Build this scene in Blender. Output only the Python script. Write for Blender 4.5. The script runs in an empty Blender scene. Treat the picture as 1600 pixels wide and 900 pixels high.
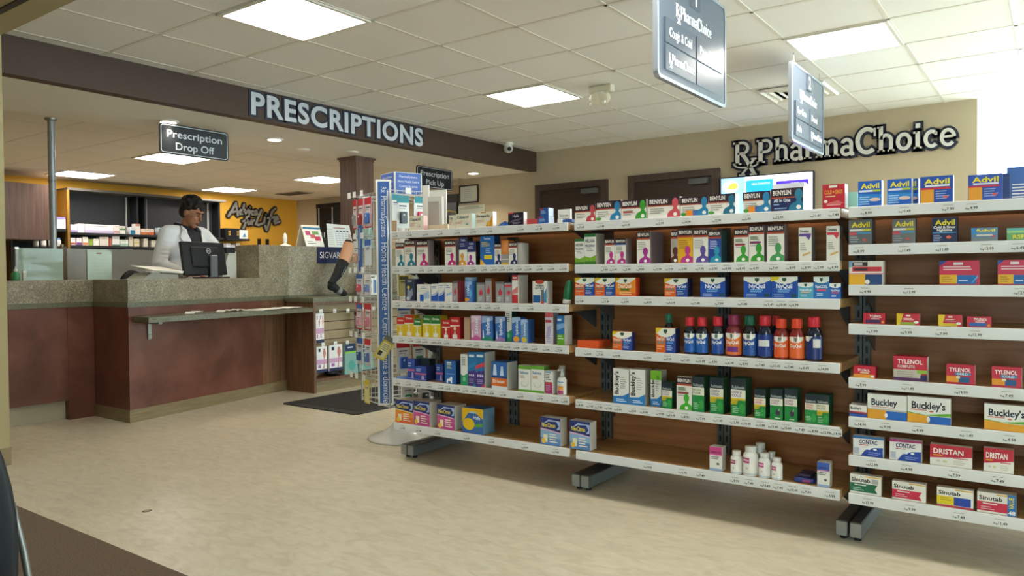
import bpy, math, random
from mathutils import Vector, Matrix, Euler
random.seed(7)
R = math.radians
S = bpy.context.scene
COL = S.collection

# ------------------------------------------------------------------ camera
cam_d = bpy.data.cameras.new('camera'); cam = bpy.data.objects.new('camera', cam_d); COL.objects.link(cam)
cam_d.sensor_width = 36.0; cam_d.lens = 36.0 * 1176.6 / 1600.0; cam_d.clip_start = 0.02; cam_d.clip_end = 200
def cam_axes(yaw, pitch, roll):
    f = Vector((-math.sin(yaw) * math.cos(pitch), math.cos(yaw) * math.cos(pitch), math.sin(pitch)))
    r = Vector((math.cos(yaw), math.sin(yaw), 0)); u = r.cross(f)
    return f, r * math.cos(roll) + u * math.sin(roll), -r * math.sin(roll) + u * math.cos(roll)
_f, _r, _u = cam_axes(R(35.902), R(-1.148), R(-0.491))
cam.matrix_world = Matrix(((_r.x, _u.x, -_f.x, 0.0), (_r.y, _u.y, -_f.y, 0.0), (_r.z, _u.z, -_f.z, 1.07), (0, 0, 0, 1)))
S.camera = cam
# ------------------------------------------------------------------ exposure, world, big lights
S.view_settings.view_transform = 'Standard'; S.view_settings.look = 'None'
S.view_settings.gamma = 1.0; S.view_settings.use_curve_mapping = False
S.view_settings.exposure = 0.47
PANEL = 13.0            # ceiling troffers of the shop floor
PANEL_REAR = 17.0       # troffers of the dispensary
SKY = 13.0
world = bpy.data.worlds.new('daylight'); S.world = world; world.use_nodes = True
wn = world.node_tree; wn.nodes.clear()
wo = wn.nodes.new('ShaderNodeOutputWorld'); wb = wn.nodes.new('ShaderNodeBackground')
wb.inputs['Color'].default_value = (0.80, 0.88, 1.0, 1); wb.inputs['Strength'].default_value = SKY
wn.links.new(wb.outputs[0], wo.inputs[0])

# ------------------------------------------------------------------ materials
def lin(h):
    if isinstance(h, tuple): return h
    v = [int(h[i:i + 2], 16) / 255 for i in (0, 2, 4)]
    return tuple(c / 12.92 if c <= 0.04045 else ((c + 0.055) / 1.055) ** 2.4 for c in v)
_mats = {}
def M(h, rough=0.5, metal=0.0, vary=0.04, scale=30.0, name=None, spec=0.4, emit=0.0, alpha=1.0, trans=0.0, bump=0.0):
    key = (h, rough, metal, vary, scale, spec, emit, alpha, trans, bump)
    if key in _mats: return _mats[key]
    m = bpy.data.materials.new(name or 'paint'); m.use_nodes = True
    nt = m.node_tree; b = nt.nodes['Principled BSDF']; c = lin(h)
    b.inputs['Roughness'].default_value = rough; b.inputs['Metallic'].default_value = metal
    b.inputs['Specular IOR Level'].default_value = spec
    b.inputs['Base Color'].default_value = (*c, 1)
    if vary > 0:
        tc = nt.nodes.new('ShaderNodeTexCoord'); no = nt.nodes.new('ShaderNodeTexNoise')
        no.inputs['Scale'].default_value = scale; no.inputs['Detail'].default_value = 3
        mr = nt.nodes.new('ShaderNodeMapRange'); mr.inputs['To Min'].default_value = 1 - vary; mr.inputs['To Max'].default_value = 1 + vary
        mx = nt.nodes.new('ShaderNodeVectorMath'); mx.operation = 'SCALE'; mx.inputs[0].default_value = c
        nt.links.new(tc.outputs['Object'], no.inputs['Vector']); nt.links.new(no.outputs[0], mr.inputs['Value'])
        nt.links.new(mr.outputs[0], mx.inputs['Scale']); nt.links.new(mx.outputs[0], b.inputs['Base Color'])
        if bump:
            bp = nt.nodes.new('ShaderNodeBump'); bp.inputs['Strength'].default_value = bump; bp.inputs['Distance'].default_value = 0.004
            nt.links.new(no.outputs[0], bp.inputs['Height']); nt.links.new(bp.outputs[0], b.inputs['Normal'])
    if emit:
        b.inputs['Emission Color'].default_value = (*c, 1); b.inputs['Emission Strength'].default_value = emit
    if alpha < 1: b.inputs['Alpha'].default_value = alpha
    if trans: b.inputs['Transmission Weight'].default_value = trans
    _mats[key] = m
    return m
def ramp_mat(name, stops, scale=(1, 1, 1), rough=0.4, detail=6, nscale=4.0, distort=0.0, bump=0.0, spec=0.4, kind='noise', second=None):
    """noise (or wave grain) through a colour ramp"""
    m = bpy.data.materials.new(name); m.use_nodes = True; nt = m.node_tree; b = nt.nodes['Principled BSDF']
    b.inputs['Roughness'].default_value = rough; b.inputs['Specular IOR Level'].default_value = spec
    tc = nt.nodes.new('ShaderNodeTexCoord'); mp = nt.nodes.new('ShaderNodeMapping'); mp.inputs['Scale'].default_value = scale
    nt.links.new(tc.outputs['Object'], mp.inputs['Vector'])
    if kind == 'voronoi':
        tx = nt.nodes.new('ShaderNodeTexVoronoi'); tx.inputs['Scale'].default_value = nscale; out = tx.outputs['Color']
        bw = nt.nodes.new('ShaderNodeRGBToBW'); nt.links.new(out, bw.inputs[0]); out = bw.outputs[0]
    else:
        tx = nt.nodes.new('ShaderNodeTexNoise'); tx.inputs['Scale'].default_value = nscale
        tx.inputs['Detail'].default_value = detail; tx.inputs['Distortion'].default_value = distort; out = tx.outputs[0]
    nt.links.new(mp.outputs[0], tx.inputs['Vector'])
    rp = nt.nodes.new('ShaderNodeValToRGB'); els = rp.color_ramp.elements
    while len(els) < len(stops): els.new(0.5)
    for e, (p, h) in zip(els, stops): e.position = p; e.color = (*lin(h), 1)
    nt.links.new(out, rp.inputs[0]); col = rp.outputs[0]
    if second:
        n2 = nt.nodes.new('ShaderNodeTexNoise'); n2.inputs['Scale'].default_value = second[0]; n2.inputs['Detail'].default_value = 4
        nt.links.new(tc.outputs['Object'], n2.inputs['Vector'])
        mr = nt.nodes.new('ShaderNodeMapRange'); mr.inputs['From Min'].default_value = 0.3; mr.inputs['From Max'].default_value = 0.7
        mr.inputs['To Min'].default_value = second[1]; mr.inputs['To Max'].default_value = second[2]
        nt.links.new(n2.outputs[0], mr.inputs['Value'])
        mx = nt.nodes.new('ShaderNodeVectorMath'); mx.operation = 'SCALE'
        nt.links.new(col, mx.inputs[0]); nt.links.new(mr.outputs[0], mx.inputs['Scale']); col = mx.outputs[0]
    nt.links.new(col, b.inputs['Base Color'])
    if bump:
        bp = nt.nodes.new('ShaderNodeBump'); bp.inputs['Strength'].default_value = bump; bp.inputs['Distance'].default_value = 0.003
        nt.links.new(out, bp.inputs['Height']); nt.links.new(bp.outputs[0], b.inputs['Normal'])
    return m
def glass_mat(name, tint='e8f2ee', gloss=0.08, haze=0.0):
    m = bpy.data.materials.new(name); m.use_nodes = True; nt = m.node_tree; nt.nodes.clear()
    o = nt.nodes.new('ShaderNodeOutputMaterial'); t = nt.nodes.new('ShaderNodeBsdfTransparent'); g = nt.nodes.new('ShaderNodeBsdfGlossy')
    t.inputs[0].default_value = (*lin(tint), 1); g.inputs['Roughness'].default_value = 0.03
    mx = nt.nodes.new('ShaderNodeMixShader'); mx.inputs[0].default_value = gloss
    nt.links.new(t.outputs[0], mx.inputs[1]); nt.links.new(g.outputs[0], mx.inputs[2]); last = mx
    if haze:
        d = nt.nodes.new('ShaderNodeBsdfDiffuse'); d.inputs[0].default_value = (*lin(tint), 1)
        m2 = nt.nodes.new('ShaderNodeMixShader'); m2.inputs[0].default_value = haze
        nt.links.new(mx.outputs[0], m2.inputs[1]); nt.links.new(d.outputs[0], m2.inputs[2]); last = m2
    nt.links.new(last.outputs[0], o.inputs[0])
    return m
FLOOR = ramp_mat('vinyl_floor', [(0.3, 'cdc1a8'), (0.5, 'd8cdb4'), (0.7, 'e0d6bf')], scale=(1.0, 2.4, 1), nscale=9, detail=10, distort=1.2, rough=0.34, second=(1.3, 0.93, 1.06), spec=0.35)
CARPET = ramp_mat('carpet_pile', [(0.3, '5f5043'), (0.6, '7d6c5c'), (0.8, '8b7a69')], nscale=220, detail=3, rough=0.95, bump=0.6, spec=0.1)
WALLP = M('b9ab91', 0.75, vary=0.03, scale=4, name='taupe_wall_paint')
LEFTP = M('a99b74', 0.75, vary=0.03, scale=4, name='tan_wall_paint')
GOLD = M('dca638', 0.7, vary=0.04, scale=3, name='gold_wall_paint')
BROWNP = M('4a372e', 0.6, vary=0.05, scale=5, name='brown_bulkhead_paint')
TILE = M('e9e7e4', 0.9, vary=0.05, scale=160, name='ceiling_tile', spec=0.1, bump=0.08)
DRYW = M('e4e0d6', 0.85, vary=0.02, scale=5, name='soffit_drywall', spec=0.2)
TBAR = M('dcd8ce', 0.5, vary=0.02, name='ceiling_grid_enamel')
GRANITE = ramp_mat('granite_laminate', [(0.2, '7a705c'), (0.5, '8e836c'), (0.75, '9c917b'), (0.95, 'bcb4a2')], nscale=150, kind='voronoi', rough=0.38, second=(9, 0.8, 1.15))
GRANEDGE = ramp_mat('granite_edge', [(0.3, '585745'), (0.6, '706f5a'), (0.8, '858470')], nscale=90, rough=0.35)
CHERRY = ramp_mat('cherry_laminate', [(0.3, '5c3529'), (0.5, '714436'), (0.7, '805143')], nscale=3.2, detail=7, distort=0.6, rough=0.3, second=(2.0, 0.85, 1.1))
OAKD = ramp_mat('brown_wood_grain', [(0.3, '5d3f2b'), (0.5, '75523a'), (0.7, '845f45')], scale=(22, 22, 1.2), nscale=2.2, detail=8, rough=0.35)
COLW = ramp_mat('column_wood_grain', [(0.3, '5e463c'), (0.5, '70564b'), (0.7, '7c6257')], scale=(26, 26, 1.0), nscale=2.0, detail=6, rough=0.4)
KICK = ramp_mat('toe_kick_vinyl', [(0.3, '79684a'), (0.6, '8a7858'), (0.8, '978463')], scale=(3, 3, 40), nscale=2, rough=0.4)
PANELW = ramp_mat('gondola_back_wood', [(0.3, '925a33'), (0.5, 'a1683d'), (0.7, 'ae7549')], scale=(1.2, 8, 20), nscale=2.0, detail=6, rough=0.45)
BOARD = ramp_mat('shelf_board_wood', [(0.3, 'a77d4b'), (0.5, 'b98f5c'), (0.7, 'c69d69')], scale=(1.5, 20, 20), nscale=2.0, detail=6, rough=0.4)
DOORW = ramp_mat('door_brown', [(0.3, '42342d'), (0.6, '4c3d35'), (0.8, '55453d')], scale=(14, 14, 1), nscale=2, rough=0.45)
RAIL = M('dfdfdf', 0.4, vary=0.02, name='price_rail_plastic')
STEELD = M('5e6261', 0.42, metal=0.25, vary=0.05, name='dark_steel')
STEELG = M('8b8b87', 0.4, metal=0.6, vary=0.05, name='grey_steel')
BLACK = M('14161a', 0.45, vary=0.03, name='black_satin')
CHROME = M('c4c6c8', 0.2, metal=1.0, vary=0.0, name='chrome')
WHITE = M('e9e7e1', 0.45, vary=0.02, name='white_plastic')
PAPER = M('eeeeea', 0.7, vary=0.02, name='paper_white')
INK = M('2a2a2e', 0.6, vary=0.0, name='ink')
NAVY = M('1e2438', 0.5, vary=0.03, name='navy_sign_face')
SILVER = M('c9ced8', 0.4, vary=0.02, name='silver_letter')

# ------------------------------------------------------------------ mesh building
_txt = {}
def text_geo(s, bold=0.0, res=3, space=1.0):
    """outline font geometry of a string: (verts2d, polys, width, height), cap height scaled to 1"""
    k = (s, bold, res, space)
    if k in _txt: return _txt[k]
    cu = bpy.data.curves.new('lettering', 'FONT'); cu.body = s; cu.resolution_u = res; cu.offset = bold; cu.space_character = space
    o = bpy.data.objects.new('lettering', cu); COL.objects.link(o)
    dg = bpy.context.evaluated_depsgraph_get(); me = o.evaluated_get(dg).to_mesh()
    vs = [(v.co.x, v.co.y) for v in me.vertices]; ps = [tuple(p.vertices) for p in me.polygons]
    o.evaluated_get(dg).to_mesh_clear()
    COL.objects.unlink(o); bpy.data.objects.remove(o); bpy.data.curves.remove(cu)
    x0 = min((v[0] for v in vs), default=0); x1 = max((v[0] for v in vs), default=1)
    CAP = 0.69
    vs = [((x - x0) / CAP, y / CAP) for x, y in vs]
    _txt[k] = (vs, ps, (x1 - x0) / CAP)
    return _txt[k]
def flat(o, ux, uy, n):
    """surface map: (a, b, lift) in metres on a plane"""
    o, ux, uy, n = Vector(o), Vector(ux), Vector(uy), Vector(n)
    return lambda a, b, l: o + ux * a + uy * b + n * l
class MB:
    def __init__(s): s.v = []; s.f = []; s.m = []; s.mats = []; s.sm = []
    def mi(s, m):
        if m not in s.mats: s.mats.append(m)
        return s.mats.index(m)
    def add(s, vs, fs, m, smooth=False):
        b = len(s.v); s.v += [tuple(v) for v in vs]; k = s.mi(m)
        for f in fs: s.f.append(tuple(i + b for i in f)); s.m.append(k); s.sm.append(smooth)
    def box(s, a, b, m, bev=0.0, mats=None):
        x0, y0, z0 = a; x1, y1, z1 = b
        if bev > 0:
            e = bev; vs = []; 
            for (X, sx) in ((x0, 1), (x1, -1)):
                for (Y, sy) in ((y0, 1), (y1, -1)):
                    for (Z, sz) in ((z0, 1), (z1, -1)):
                        vs += [(X, Y + sy * e, Z + sz * e), (X + sx * e, Y, Z + sz * e), (X + sx * e, Y + sy * e, Z)]
            i = lambda a, b, c, k: (a * 4 + b * 2 + c) * 3 + k
            fs = [(i(0,0,0,0), i(0,0,1,0), i(0,1,1,0), i(0,1,0,0)), (i(1,0,0,0), i(1,1,0,0), i(1,1,1,0), i(1,0,1,0)),
                  (i(0,0,0,1), i(1,0,0,1), i(1,0,1,1), i(0,0,1,1)), (i(0,1,0,1), i(0,1,1,1), i(1,1,1,1), i(1,1,0,1)),
                  (i(0,0,0,2), i(0,1,0,2), i(1,1,0,2), i(1,0,0,2)), (i(0,0,1,2), i(1,0,1,2), i(1,1,1,2), i(0,1,1,2))]
            for b_ in (0, 1):
                for c in (0, 1):
                    fs.append((i(0,b_,c,1), i(1,b_,c,1), i(1,b_,c,2), i(0,b_,c,2)))
                    fs.append((i(b_,0,c,0), i(b_,1,c,0), i(b_,1,c,2), i(b_,0,c,2)))
                    fs.append((i(b_,c,0,0), i(b_,c,1,0), i(b_,c,1,1), i(b_,c,0,1)))
                    for a_ in (0, 1): pass
            for a_ in (0, 1):
                for b_ in (0, 1):
                    for c in (0, 1): fs.append((i(a_,b_,c,0), i(a_,b_,c,1), i(a_,b_,c,2)))
            s.add(vs, fs, m); return s
        vs = [(x0,y0,z0),(x1,y0,z0),(x1,y1,z0),(x0,y1,z0),(x0,y0,z1),(x1,y0,z1),(x1,y1,z1),(x0,y1,z1)]
        fs = [(0,3,2,1),(4,5,6,7),(0,1,5,4),(2,3,7,6),(1,2,6,5),(3,0,4,7)]   # bottom top front back right left
        if mats:
            b0 = len(s.v); s.v += vs
            for f, mm in zip(fs, mats): s.f.append(tuple(j + b0 for j in f)); s.m.append(s.mi(mm)); s.sm.append(False)
        else: s.add(vs, fs, m)
        return s
    def prism(s, pts, z0, z1, m, mp=None):
        """polygon pts (2d) swept between z0 and z1; mp maps (a,b,l)->3d"""
        n = len(pts); mp = mp or (lambda a, b, l: (a, b, l))
        ar = sum(pts[i][0] * pts[(i + 1) % n][1] - pts[(i + 1) % n][0] * pts[i][1] for i in range(n))
        if ar < 0: pts = pts[::-1]
        vs = [mp(a, b, z0) for a, b in pts] + [mp(a, b, z1) for a, b in pts]
        fs = [tuple(range(n))[::-1], tuple(range(n, 2 * n))] + [(i, (i + 1) % n, (i + 1) % n + n, i + n) for i in range(n)]
        s.add(vs, fs, m); return s
    def lathe(s, prof, m, c=(0, 0, 0), n=24, sx=1.0, sy=1.0, smooth=True, axis=None):
        vs = []; fs = []
        for r, z in prof:
            for k in range(n):
                a = 2 * math.pi * k / n; vs.append((c[0] + r * sx * math.cos(a), c[1] + r * sy * math.sin(a), c[2] + z))
        for j in range(len(prof) - 1):
            for k in range(n): fs.append((j * n + k, j * n + (k + 1) % n, (j + 1) * n + (k + 1) % n, (j + 1) * n + k))
        s.add(vs, fs, m, smooth)
        if prof[0][0] > 1e-5: s.add(vs[:n], [tuple(range(n))[::-1]], m)
        if prof[-1][0] > 1e-5: s.add(vs[-n:], [tuple(range(n))], m)
        return s
    def tube(s, pts, r, m, n=8, r1=None):
        pts = [Vector(p) for p in pts]; vs = []; fs = []; L = len(pts)
        up = Vector((0, 0, 1))
        for i, p in enumerate(pts):
            d = ((pts[min(i + 1, L - 1)] - pts[max(i - 1, 0)])).normalized()
            a = d.cross(up if abs(d.z) < 0.95 else Vector((1, 0, 0))).normalized(); b = d.cross(a)
            rr = r if r1 is None else r + (r1 - r) * i / max(1, L - 1)
            for k in range(n):
                t = 2 * math.pi * k / n; vs.append(p + a * rr * math.cos(t) + b * rr * math.sin(t))
        for i in range(L - 1):
            for k in range(n): fs.append((i * n + k, (i + 1) * n + k, (i + 1) * n + (k + 1) % n, i * n + (k + 1) % n))
        s.add(vs, fs, m, True); s.add(vs[:n], [tuple(range(n))], m); s.add(vs[-n:], [tuple(range(n))[::-1]], m)
        return s
    def ball(s, c, r, m, n=16, k=10, rot=None):
        rx, ry, rz = r if isinstance(r, tuple) else (r, r, r); vs = []; fs = []
        for j in range(k + 1):
            t = math.pi * j / k
            for i in range(n):
                a = 2 * math.pi * i / n; q = Vector((rx * math.sin(t) * math.cos(a), ry * math.sin(t) * math.sin(a), rz * math.cos(t)))
                if rot: q = rot @ q
                vs.append(Vector(c) + q)
        for j in range(k):
            for i in range(n): fs.append((j * n + i, (j + 1) * n + i, (j + 1) * n + (i + 1) % n, j * n + (i + 1) % n))
        s.add(vs, fs, m, True); return s
    def capsule(s, a, b, ra, rb, m, n=14):
        """tapered limb with round ends"""
        a, b = Vector(a), Vector(b); d = (b - a); L = d.length; d = d.normalized()
        x = d.cross(Vector((0, 0, 1)) if abs(d.z) < 0.95 else Vector((1, 0, 0))).normalized(); y = d.cross(x)
        prof = [(ra * math.sin(t * math.pi / 8), -ra * math.cos(t * math.pi / 8)) for t in range(0, 5)] + \
               [(rb * math.cos(t * math.pi / 8), L + rb * math.sin(t * math.pi / 8)) for t in range(0, 5)]
        vs = []; fs = []
        for r, h in prof:
            for k in range(n):
                t = 2 * math.pi * k / n; vs.append(a + d * h + (x * math.cos(t) + y * math.sin(t)) * max(r, 1e-4))
        for j in range(len(prof) - 1):
            for k in range(n): fs.append((j * n + k, j * n + (k + 1) % n, (j + 1) * n + (k + 1) % n, (j + 1) * n + k))
        s.add(vs, fs, m, True); return s
    # --- printing on a surface: ops are in metres on the map (a to the right, b up)
    def text(s, st, mp, a, b, h, m, w=None, align='l', bold=0.02, lift=0.0006, rot=0, thick=0.0, maxw=None, space=1.0):
        vs, ps, W = text_geo(st, bold, 2 if h < 0.03 else 4, space)
        sx = h if w is None else w / max(W, 1e-6)
        if maxw and W * sx > maxw: sx = maxw / W
        off = {'l': 0, 'c': -W * sx / 2, 'r': -W * sx}[align]
        q = []
        for x, y in vs:
            X, Y = x * sx + off, y * h
            if rot == 90: X, Y = -Y, X
            elif rot == -90: X, Y = Y, -X
            q.append((a + X, b + Y))
        s.add([mp(x, y, lift + thick) for x, y in q], ps, m)
        if thick:
            ed = {}
            for p in ps:
                for i in range(len(p)):
                    e = (p[i], p[(i + 1) % len(p)]); ed[e] = ed.get(e, 0) + 1
            for (i, j) in list(ed):
                if (j, i) not in ed:
                    s.add([mp(*q[i], lift), mp(*q[j], lift), mp(*q[j], lift + thick), mp(*q[i], lift + thick)], [(0, 1, 2, 3)], m)
        return s
    def rect(s, mp, a0, b0, a1, b1, m, lift=0.0003, n=1):
        vs = []; 
        for i in range(n + 1):
            a = a0 + (a1 - a0) * i / n; vs += [mp(a, b0, lift), mp(a, b1, lift)]
        s.add(vs, [(2 * i, 2 * i + 2, 2 * i + 3, 2 * i + 1) for i in range(n)], m); return s
    def poly(s, mp, pts, m, lift=0.0004):
        n = len(pts); ar = sum(pts[i][0] * pts[(i + 1) % n][1] - pts[(i + 1) % n][0] * pts[i][1] for i in range(n))
        if ar < 0: pts = pts[::-1]
        s.add([mp(a, b, lift) for a, b in pts], [tuple(range(n))], m); return s
    def ell(s, mp, a, b, ra, rb, m, lift=0.0004, n=18):
        return s.poly(mp, [(a + ra * math.cos(2 * math.pi * k / n), b + rb * math.sin(2 * math.pi * k / n)) for k in range(n)], m, lift)
    def ops(s, ops, mp, w, h, curved=False):
        L = 0.0003
        for o in ops:
            k = o[0]; L += 0.00012
            if curved and k in 'ep':
                pts = o[1] if k == 'p' else [(o[1] + o[3] * math.cos(t * math.pi / 10), o[2] + o[4] * math.sin(t * math.pi / 10)) for t in range(20)]
                xs = [p[0] for p in pts]; n_ = max(2, int((max(xs) - min(xs)) * 16)); vs = []
                for q in range(n_ + 1):
                    X = min(xs) + (max(xs) - min(xs)) * min(max(q / n_, 1e-4), 1 - 1e-4); ys = []
                    for (ax, ay), (bx, by) in zip(pts, pts[1:] + pts[:1]):
                        if (ax - X) * (bx - X) <= 0 and ax != bx: ys.append(ay + (by - ay) * (X - ax) / (bx - ax))
                    vs += [mp(X * w, min(ys) * h, L), mp(X * w, max(ys) * h, L)]
                s.add(vs, [(2 * i, 2 * i + 2, 2 * i + 3, 2 * i + 1) for i in range(n_)], M(o[-1]))
            elif k == 'r': s.rect(mp, o[1] * w, o[2] * h, o[3] * w, o[4] * h, M(o[5]), L, 16 if curved else 1)
            elif k == 'e': s.ell(mp, o[1] * w, o[2] * h, o[3] * w, o[4] * h, M(o[5]), L)
            elif k == 'p': s.poly(mp, [(x * w, y * h) for x, y in o[1]], M(o[2]), L)
            elif k == 't':   # text, u, v, height frac, colour, width frac (or None), align, rot
                st, u, v, hh, c = o[1:6]; ww = o[6] if len(o) > 6 else None; al = o[7] if len(o) > 7 else 'l'; rt = o[8] if len(o) > 8 else 0
                if rt: s.text(st, mp, u * w, v * h, hh * w, M(c), None if ww is None else ww * h, al, 0.025, L, rt)
                else: s.text(st, mp, u * w, v * h, hh * h, M(c), None if ww is None else ww * w, al, 0.025, L)
            elif k == 'l':   # lines of small print: u0, v_top, u1, count, pitch, colour
                u0, v, u1, cnt, pt, c = o[1:7]; rr = random.Random(int(u0 * 97 + v * 31 + cnt))
                for i in range(cnt):
                    y = v - i * pt; s.rect(mp, u0 * w, (y - pt * 0.22) * h, (u0 + (u1 - u0) * rr.uniform(0.6, 1)) * w, (y + pt * 0.22) * h, M(c), L)
            elif k == 'f':   # bust silhouette: centre u, base v, height frac (of h), colour
                u, v, hh, c = o[1:5]; H = hh * h; cx = u * w; by = v * h; W = H * 0.9
                pts = [(-.5, 0), (-.46, .18), (-.36, .3), (-.16, .38), (-.1, .46), (-.12, .52), (.12, .52), (.1, .46), (.16, .38), (.36, .3), (.46, .18), (.5, 0)]
                lim = lambda x: min(max(cx + x * W, 0.0), w)
                s.poly(mp, [(lim(x), by + y * H) for x, y in pts], M(c), L)
                s.poly(mp, [(lim(0.19 * math.cos(t * math.pi / 9)), by + H * (0.72 + 0.26 * math.sin(t * math.pi / 9))) for t in range(18)], M(c), L + 0.00005)
                s.ell(mp, lim(0), by + H * .14, W * .12, H * .1, M('f3f0ea'), L + 0.0001, 10)
        return s
    def build(s, name, parent=None, loc=None, rot=None, **pr):
        me = bpy.data.meshes.new(name); me.from_pydata([tuple(v) for v in s.v], [], s.f)
        for m in s.mats: me.materials.append(m)
        me.polygons.foreach_set('material_index', s.m); me.polygons.foreach_set('use_smooth', s.sm); me.update()
        o = bpy.data.objects.new(name, me); COL.objects.link(o)
        if parent: o.parent = parent
        if loc: o.location = loc
        if rot: o.rotation_euler = rot
        for k, v in pr.items(): o[k] = v
        return o
def thing(name, label, category, loc, rz=0, group=None):
    o = bpy.data.objects.new(name, None); COL.objects.link(o); o.location = loc; o.rotation_euler = (0, 0, rz)
    o.empty_display_size = 0.05; tag(o, label, category, group); return o
def tag(o, label, category, group=None):
    o['label'] = label; o['category'] = category
    if group: o['group'] = group
    return o
def struct(name, mb, **kw): return mb.build(name, kind='structure', **kw)
def copy_tree(o, parent=None):
    c = o.copy(); COL.objects.link(c)
    if parent: c.parent = parent
    for ch in o.children: copy_tree(ch, c)
    return c

# ------------------------------------------------------------------ the room
ZC = 2.554; XB = -5.20; YB = 7.72
fl = MB(); fl.box((-12, 1.47, -0.1), (7, 10.5, 0.0), FLOOR); struct('floor', fl)
cp = MB(); cp.box((-12, -3.0, -0.1), (7, 1.47, 0.004), CARPET); struct('floor_carpet', cp)
w = MB(); w.box((-6.45, YB, 0), (-0.57, YB + 0.12, ZC), WALLP); w.box((-0.69, YB + 0.12, 0), (-0.57, 9.0, ZC), M('d9dde0', 0.6, vary=0.02, scale=4))
struct('wall_back', w)
w = MB(); w.box((-6.45, YB + 0.12, 0), (-6.33, 8.55, 2.32), WALLP); w.box((-11.0, 8.55, 0), (-6.33, 8.67, 2.6), WALLP); struct('wall_rear', w)
w = MB(); w.box((-11.0, 1.48, 0), (-10.85, 8.55, 2.6), GOLD); struct('wall_gold', w)
w = MB(); w.box((-11.0, 1.48, 0), (-4.83, 1.78, ZC), LEFTP); struct('wall_left', w)
w = MB(); w.box((-4.83, 1.48, 2.435), (7, 1.78, ZC), LEFTP); w.box((-4.83, 1.60, 2.429), (7, 1.635, 2.4349), BLACK); struct('trim_1', w)
w = MB(); w.box((-12, -3.1, 0), (-0.1, -3.0, 2.7), LEFTP); w.box((1.3, -3.1, 0), (7, -3.0, 2.7), LEFTP); w.box((-0.1, -3.1, 2.1), (1.3, -3.0, 2.7), LEFTP); struct('wall_front', w)
w = MB(); w.box((-12.1, -3.0, 0), (-12.0, 1.48, 2.7), LEFTP); struct('wall_side', w)
w = MB(); w.box((6.9, -3.0, 0), (7.0, 9.0, 0.5), WALLP); w.box((6.9, -3.0, 2.3), (7.0, 9.0, ZC), WALLP); w.box((6.9, -3.0, 0.5), (7.0, 1.2, 2.3), WALLP)
struct('wall_right', w)
w = MB(); w.box((-4.87, 1.47, 0.0), (-4.826, 1.785, 0.1), M('8b7a5a', 0.5)); struct('baseboard_left', w)
c = MB(); c.box((XB - 0.1, 1.48, ZC), (7, 9.02, ZC + 0.1), TILE); c.box((-12, -3, ZC), (7, 1.48, ZC + 0.1), TILE); struct('ceiling', c)
c = MB(); GX, GY, GP = -3.258, 4.948, 0.6096
for i in range(-3, 17):
    x = GX + i * GP
    if XB < x < 6.9: c.box((x - 0.012, 1.78, ZC - 0.003), (x + 0.012, 9.0, ZC), TBAR)
for j in range(-5, 7):
    y = GY + j * GP
    if y > 1.8: c.box((XB, y - 0.012, ZC - 0.003), (6.9, y + 0.012, ZC), TBAR)
struct('trim_2', c)
b = MB(); b.box((XB - 0.1, 1.78, 2.315), (XB, YB, ZC), BROWNP); struct('trim_3', b)
ZR = 2.315; ZRC = 2.375
c = MB(); c.box((-6.33, 1.78, ZR), (XB - 0.1, YB, ZR + 0.06), DRYW); struct('ceiling_soffit', c)
c = MB(); c.box((-10.85, 1.78, ZRC), (-6.33, 8.55, ZRC + 0.07), M('dfdacf', 0.9, vary=0.05, scale=120, spec=0.1)); struct('ceiling_rear', c)
c = MB()
RB = M('d6d0c4', 0.7, vary=0.02)
for i in range(1, 8): c.box((-6.42 - i * GP, 1.78, ZRC - 0.002), (-6.40 - i * GP, 8.55, ZRC - 0.0005), RB)
for j in range(0, 11): c.box((-10.85, 2.45 + j * GP - 0.010, ZRC - 0.002), (-6.34, 2.45 + j * GP + 0.010, ZRC - 0.0005), RB)
c.box((-6.345, 1.78, ZR + 0.001), (-6.33, YB, ZRC), TBAR)
struct('trim_4', c)
# window wall at the back right and to the right of the shop: frame, mullions and panes
def window(name, x0, x1, y, z0, z1, n):
    f = MB(); fm = M('dfe5ea', 0.4, vary=0.01)
    f.box((x0, y - 0.05, z0), (x1, y + 0.05, z0 + 0.06), fm); f.box((x0, y - 0.05, z1 - 0.06), (x1, y + 0.05, z1), fm)
    for i in range(n + 1):
        x = x0 + (x1 - x0) * i / n; f.box((x - 0.03, y - 0.05, z0 + 0.06), (x + 0.03, y + 0.05, z1 - 0.06), fm)
    o = struct(name, f)
    g = MB(); g.box((x0 + 0.03, y - 0.004, z0 + 0.06), (x1 - 0.03, y + 0.004, z1 - 0.06), PANE); g.build('pane', o)
PANE = glass_mat('window_pane')
window('window_1', -0.57, 7.0, 9.05, 0.0, 2.50, 6)
w = MB(); w.box((6.92, 1.2, 0.5), (6.98, 1.26, 2.3), M('dfe5ea', 0.4, vary=0.01)); w.box((6.92, 5.0, 0.5), (6.98, 5.06, 2.3), M('dfe5ea', 0.4, vary=0.01)); wo_ = struct('window_2', w)
g = MB(); g.box((6.945, 1.26, 0.5), (6.955, 9.0, 2.3), PANE); g.build('pane', wo_)
window('window_added', -0.1, 1.3, -3.05, 0.0, 2.1, 1)  # unseen front window added behind the camera as frontal fill light
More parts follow.
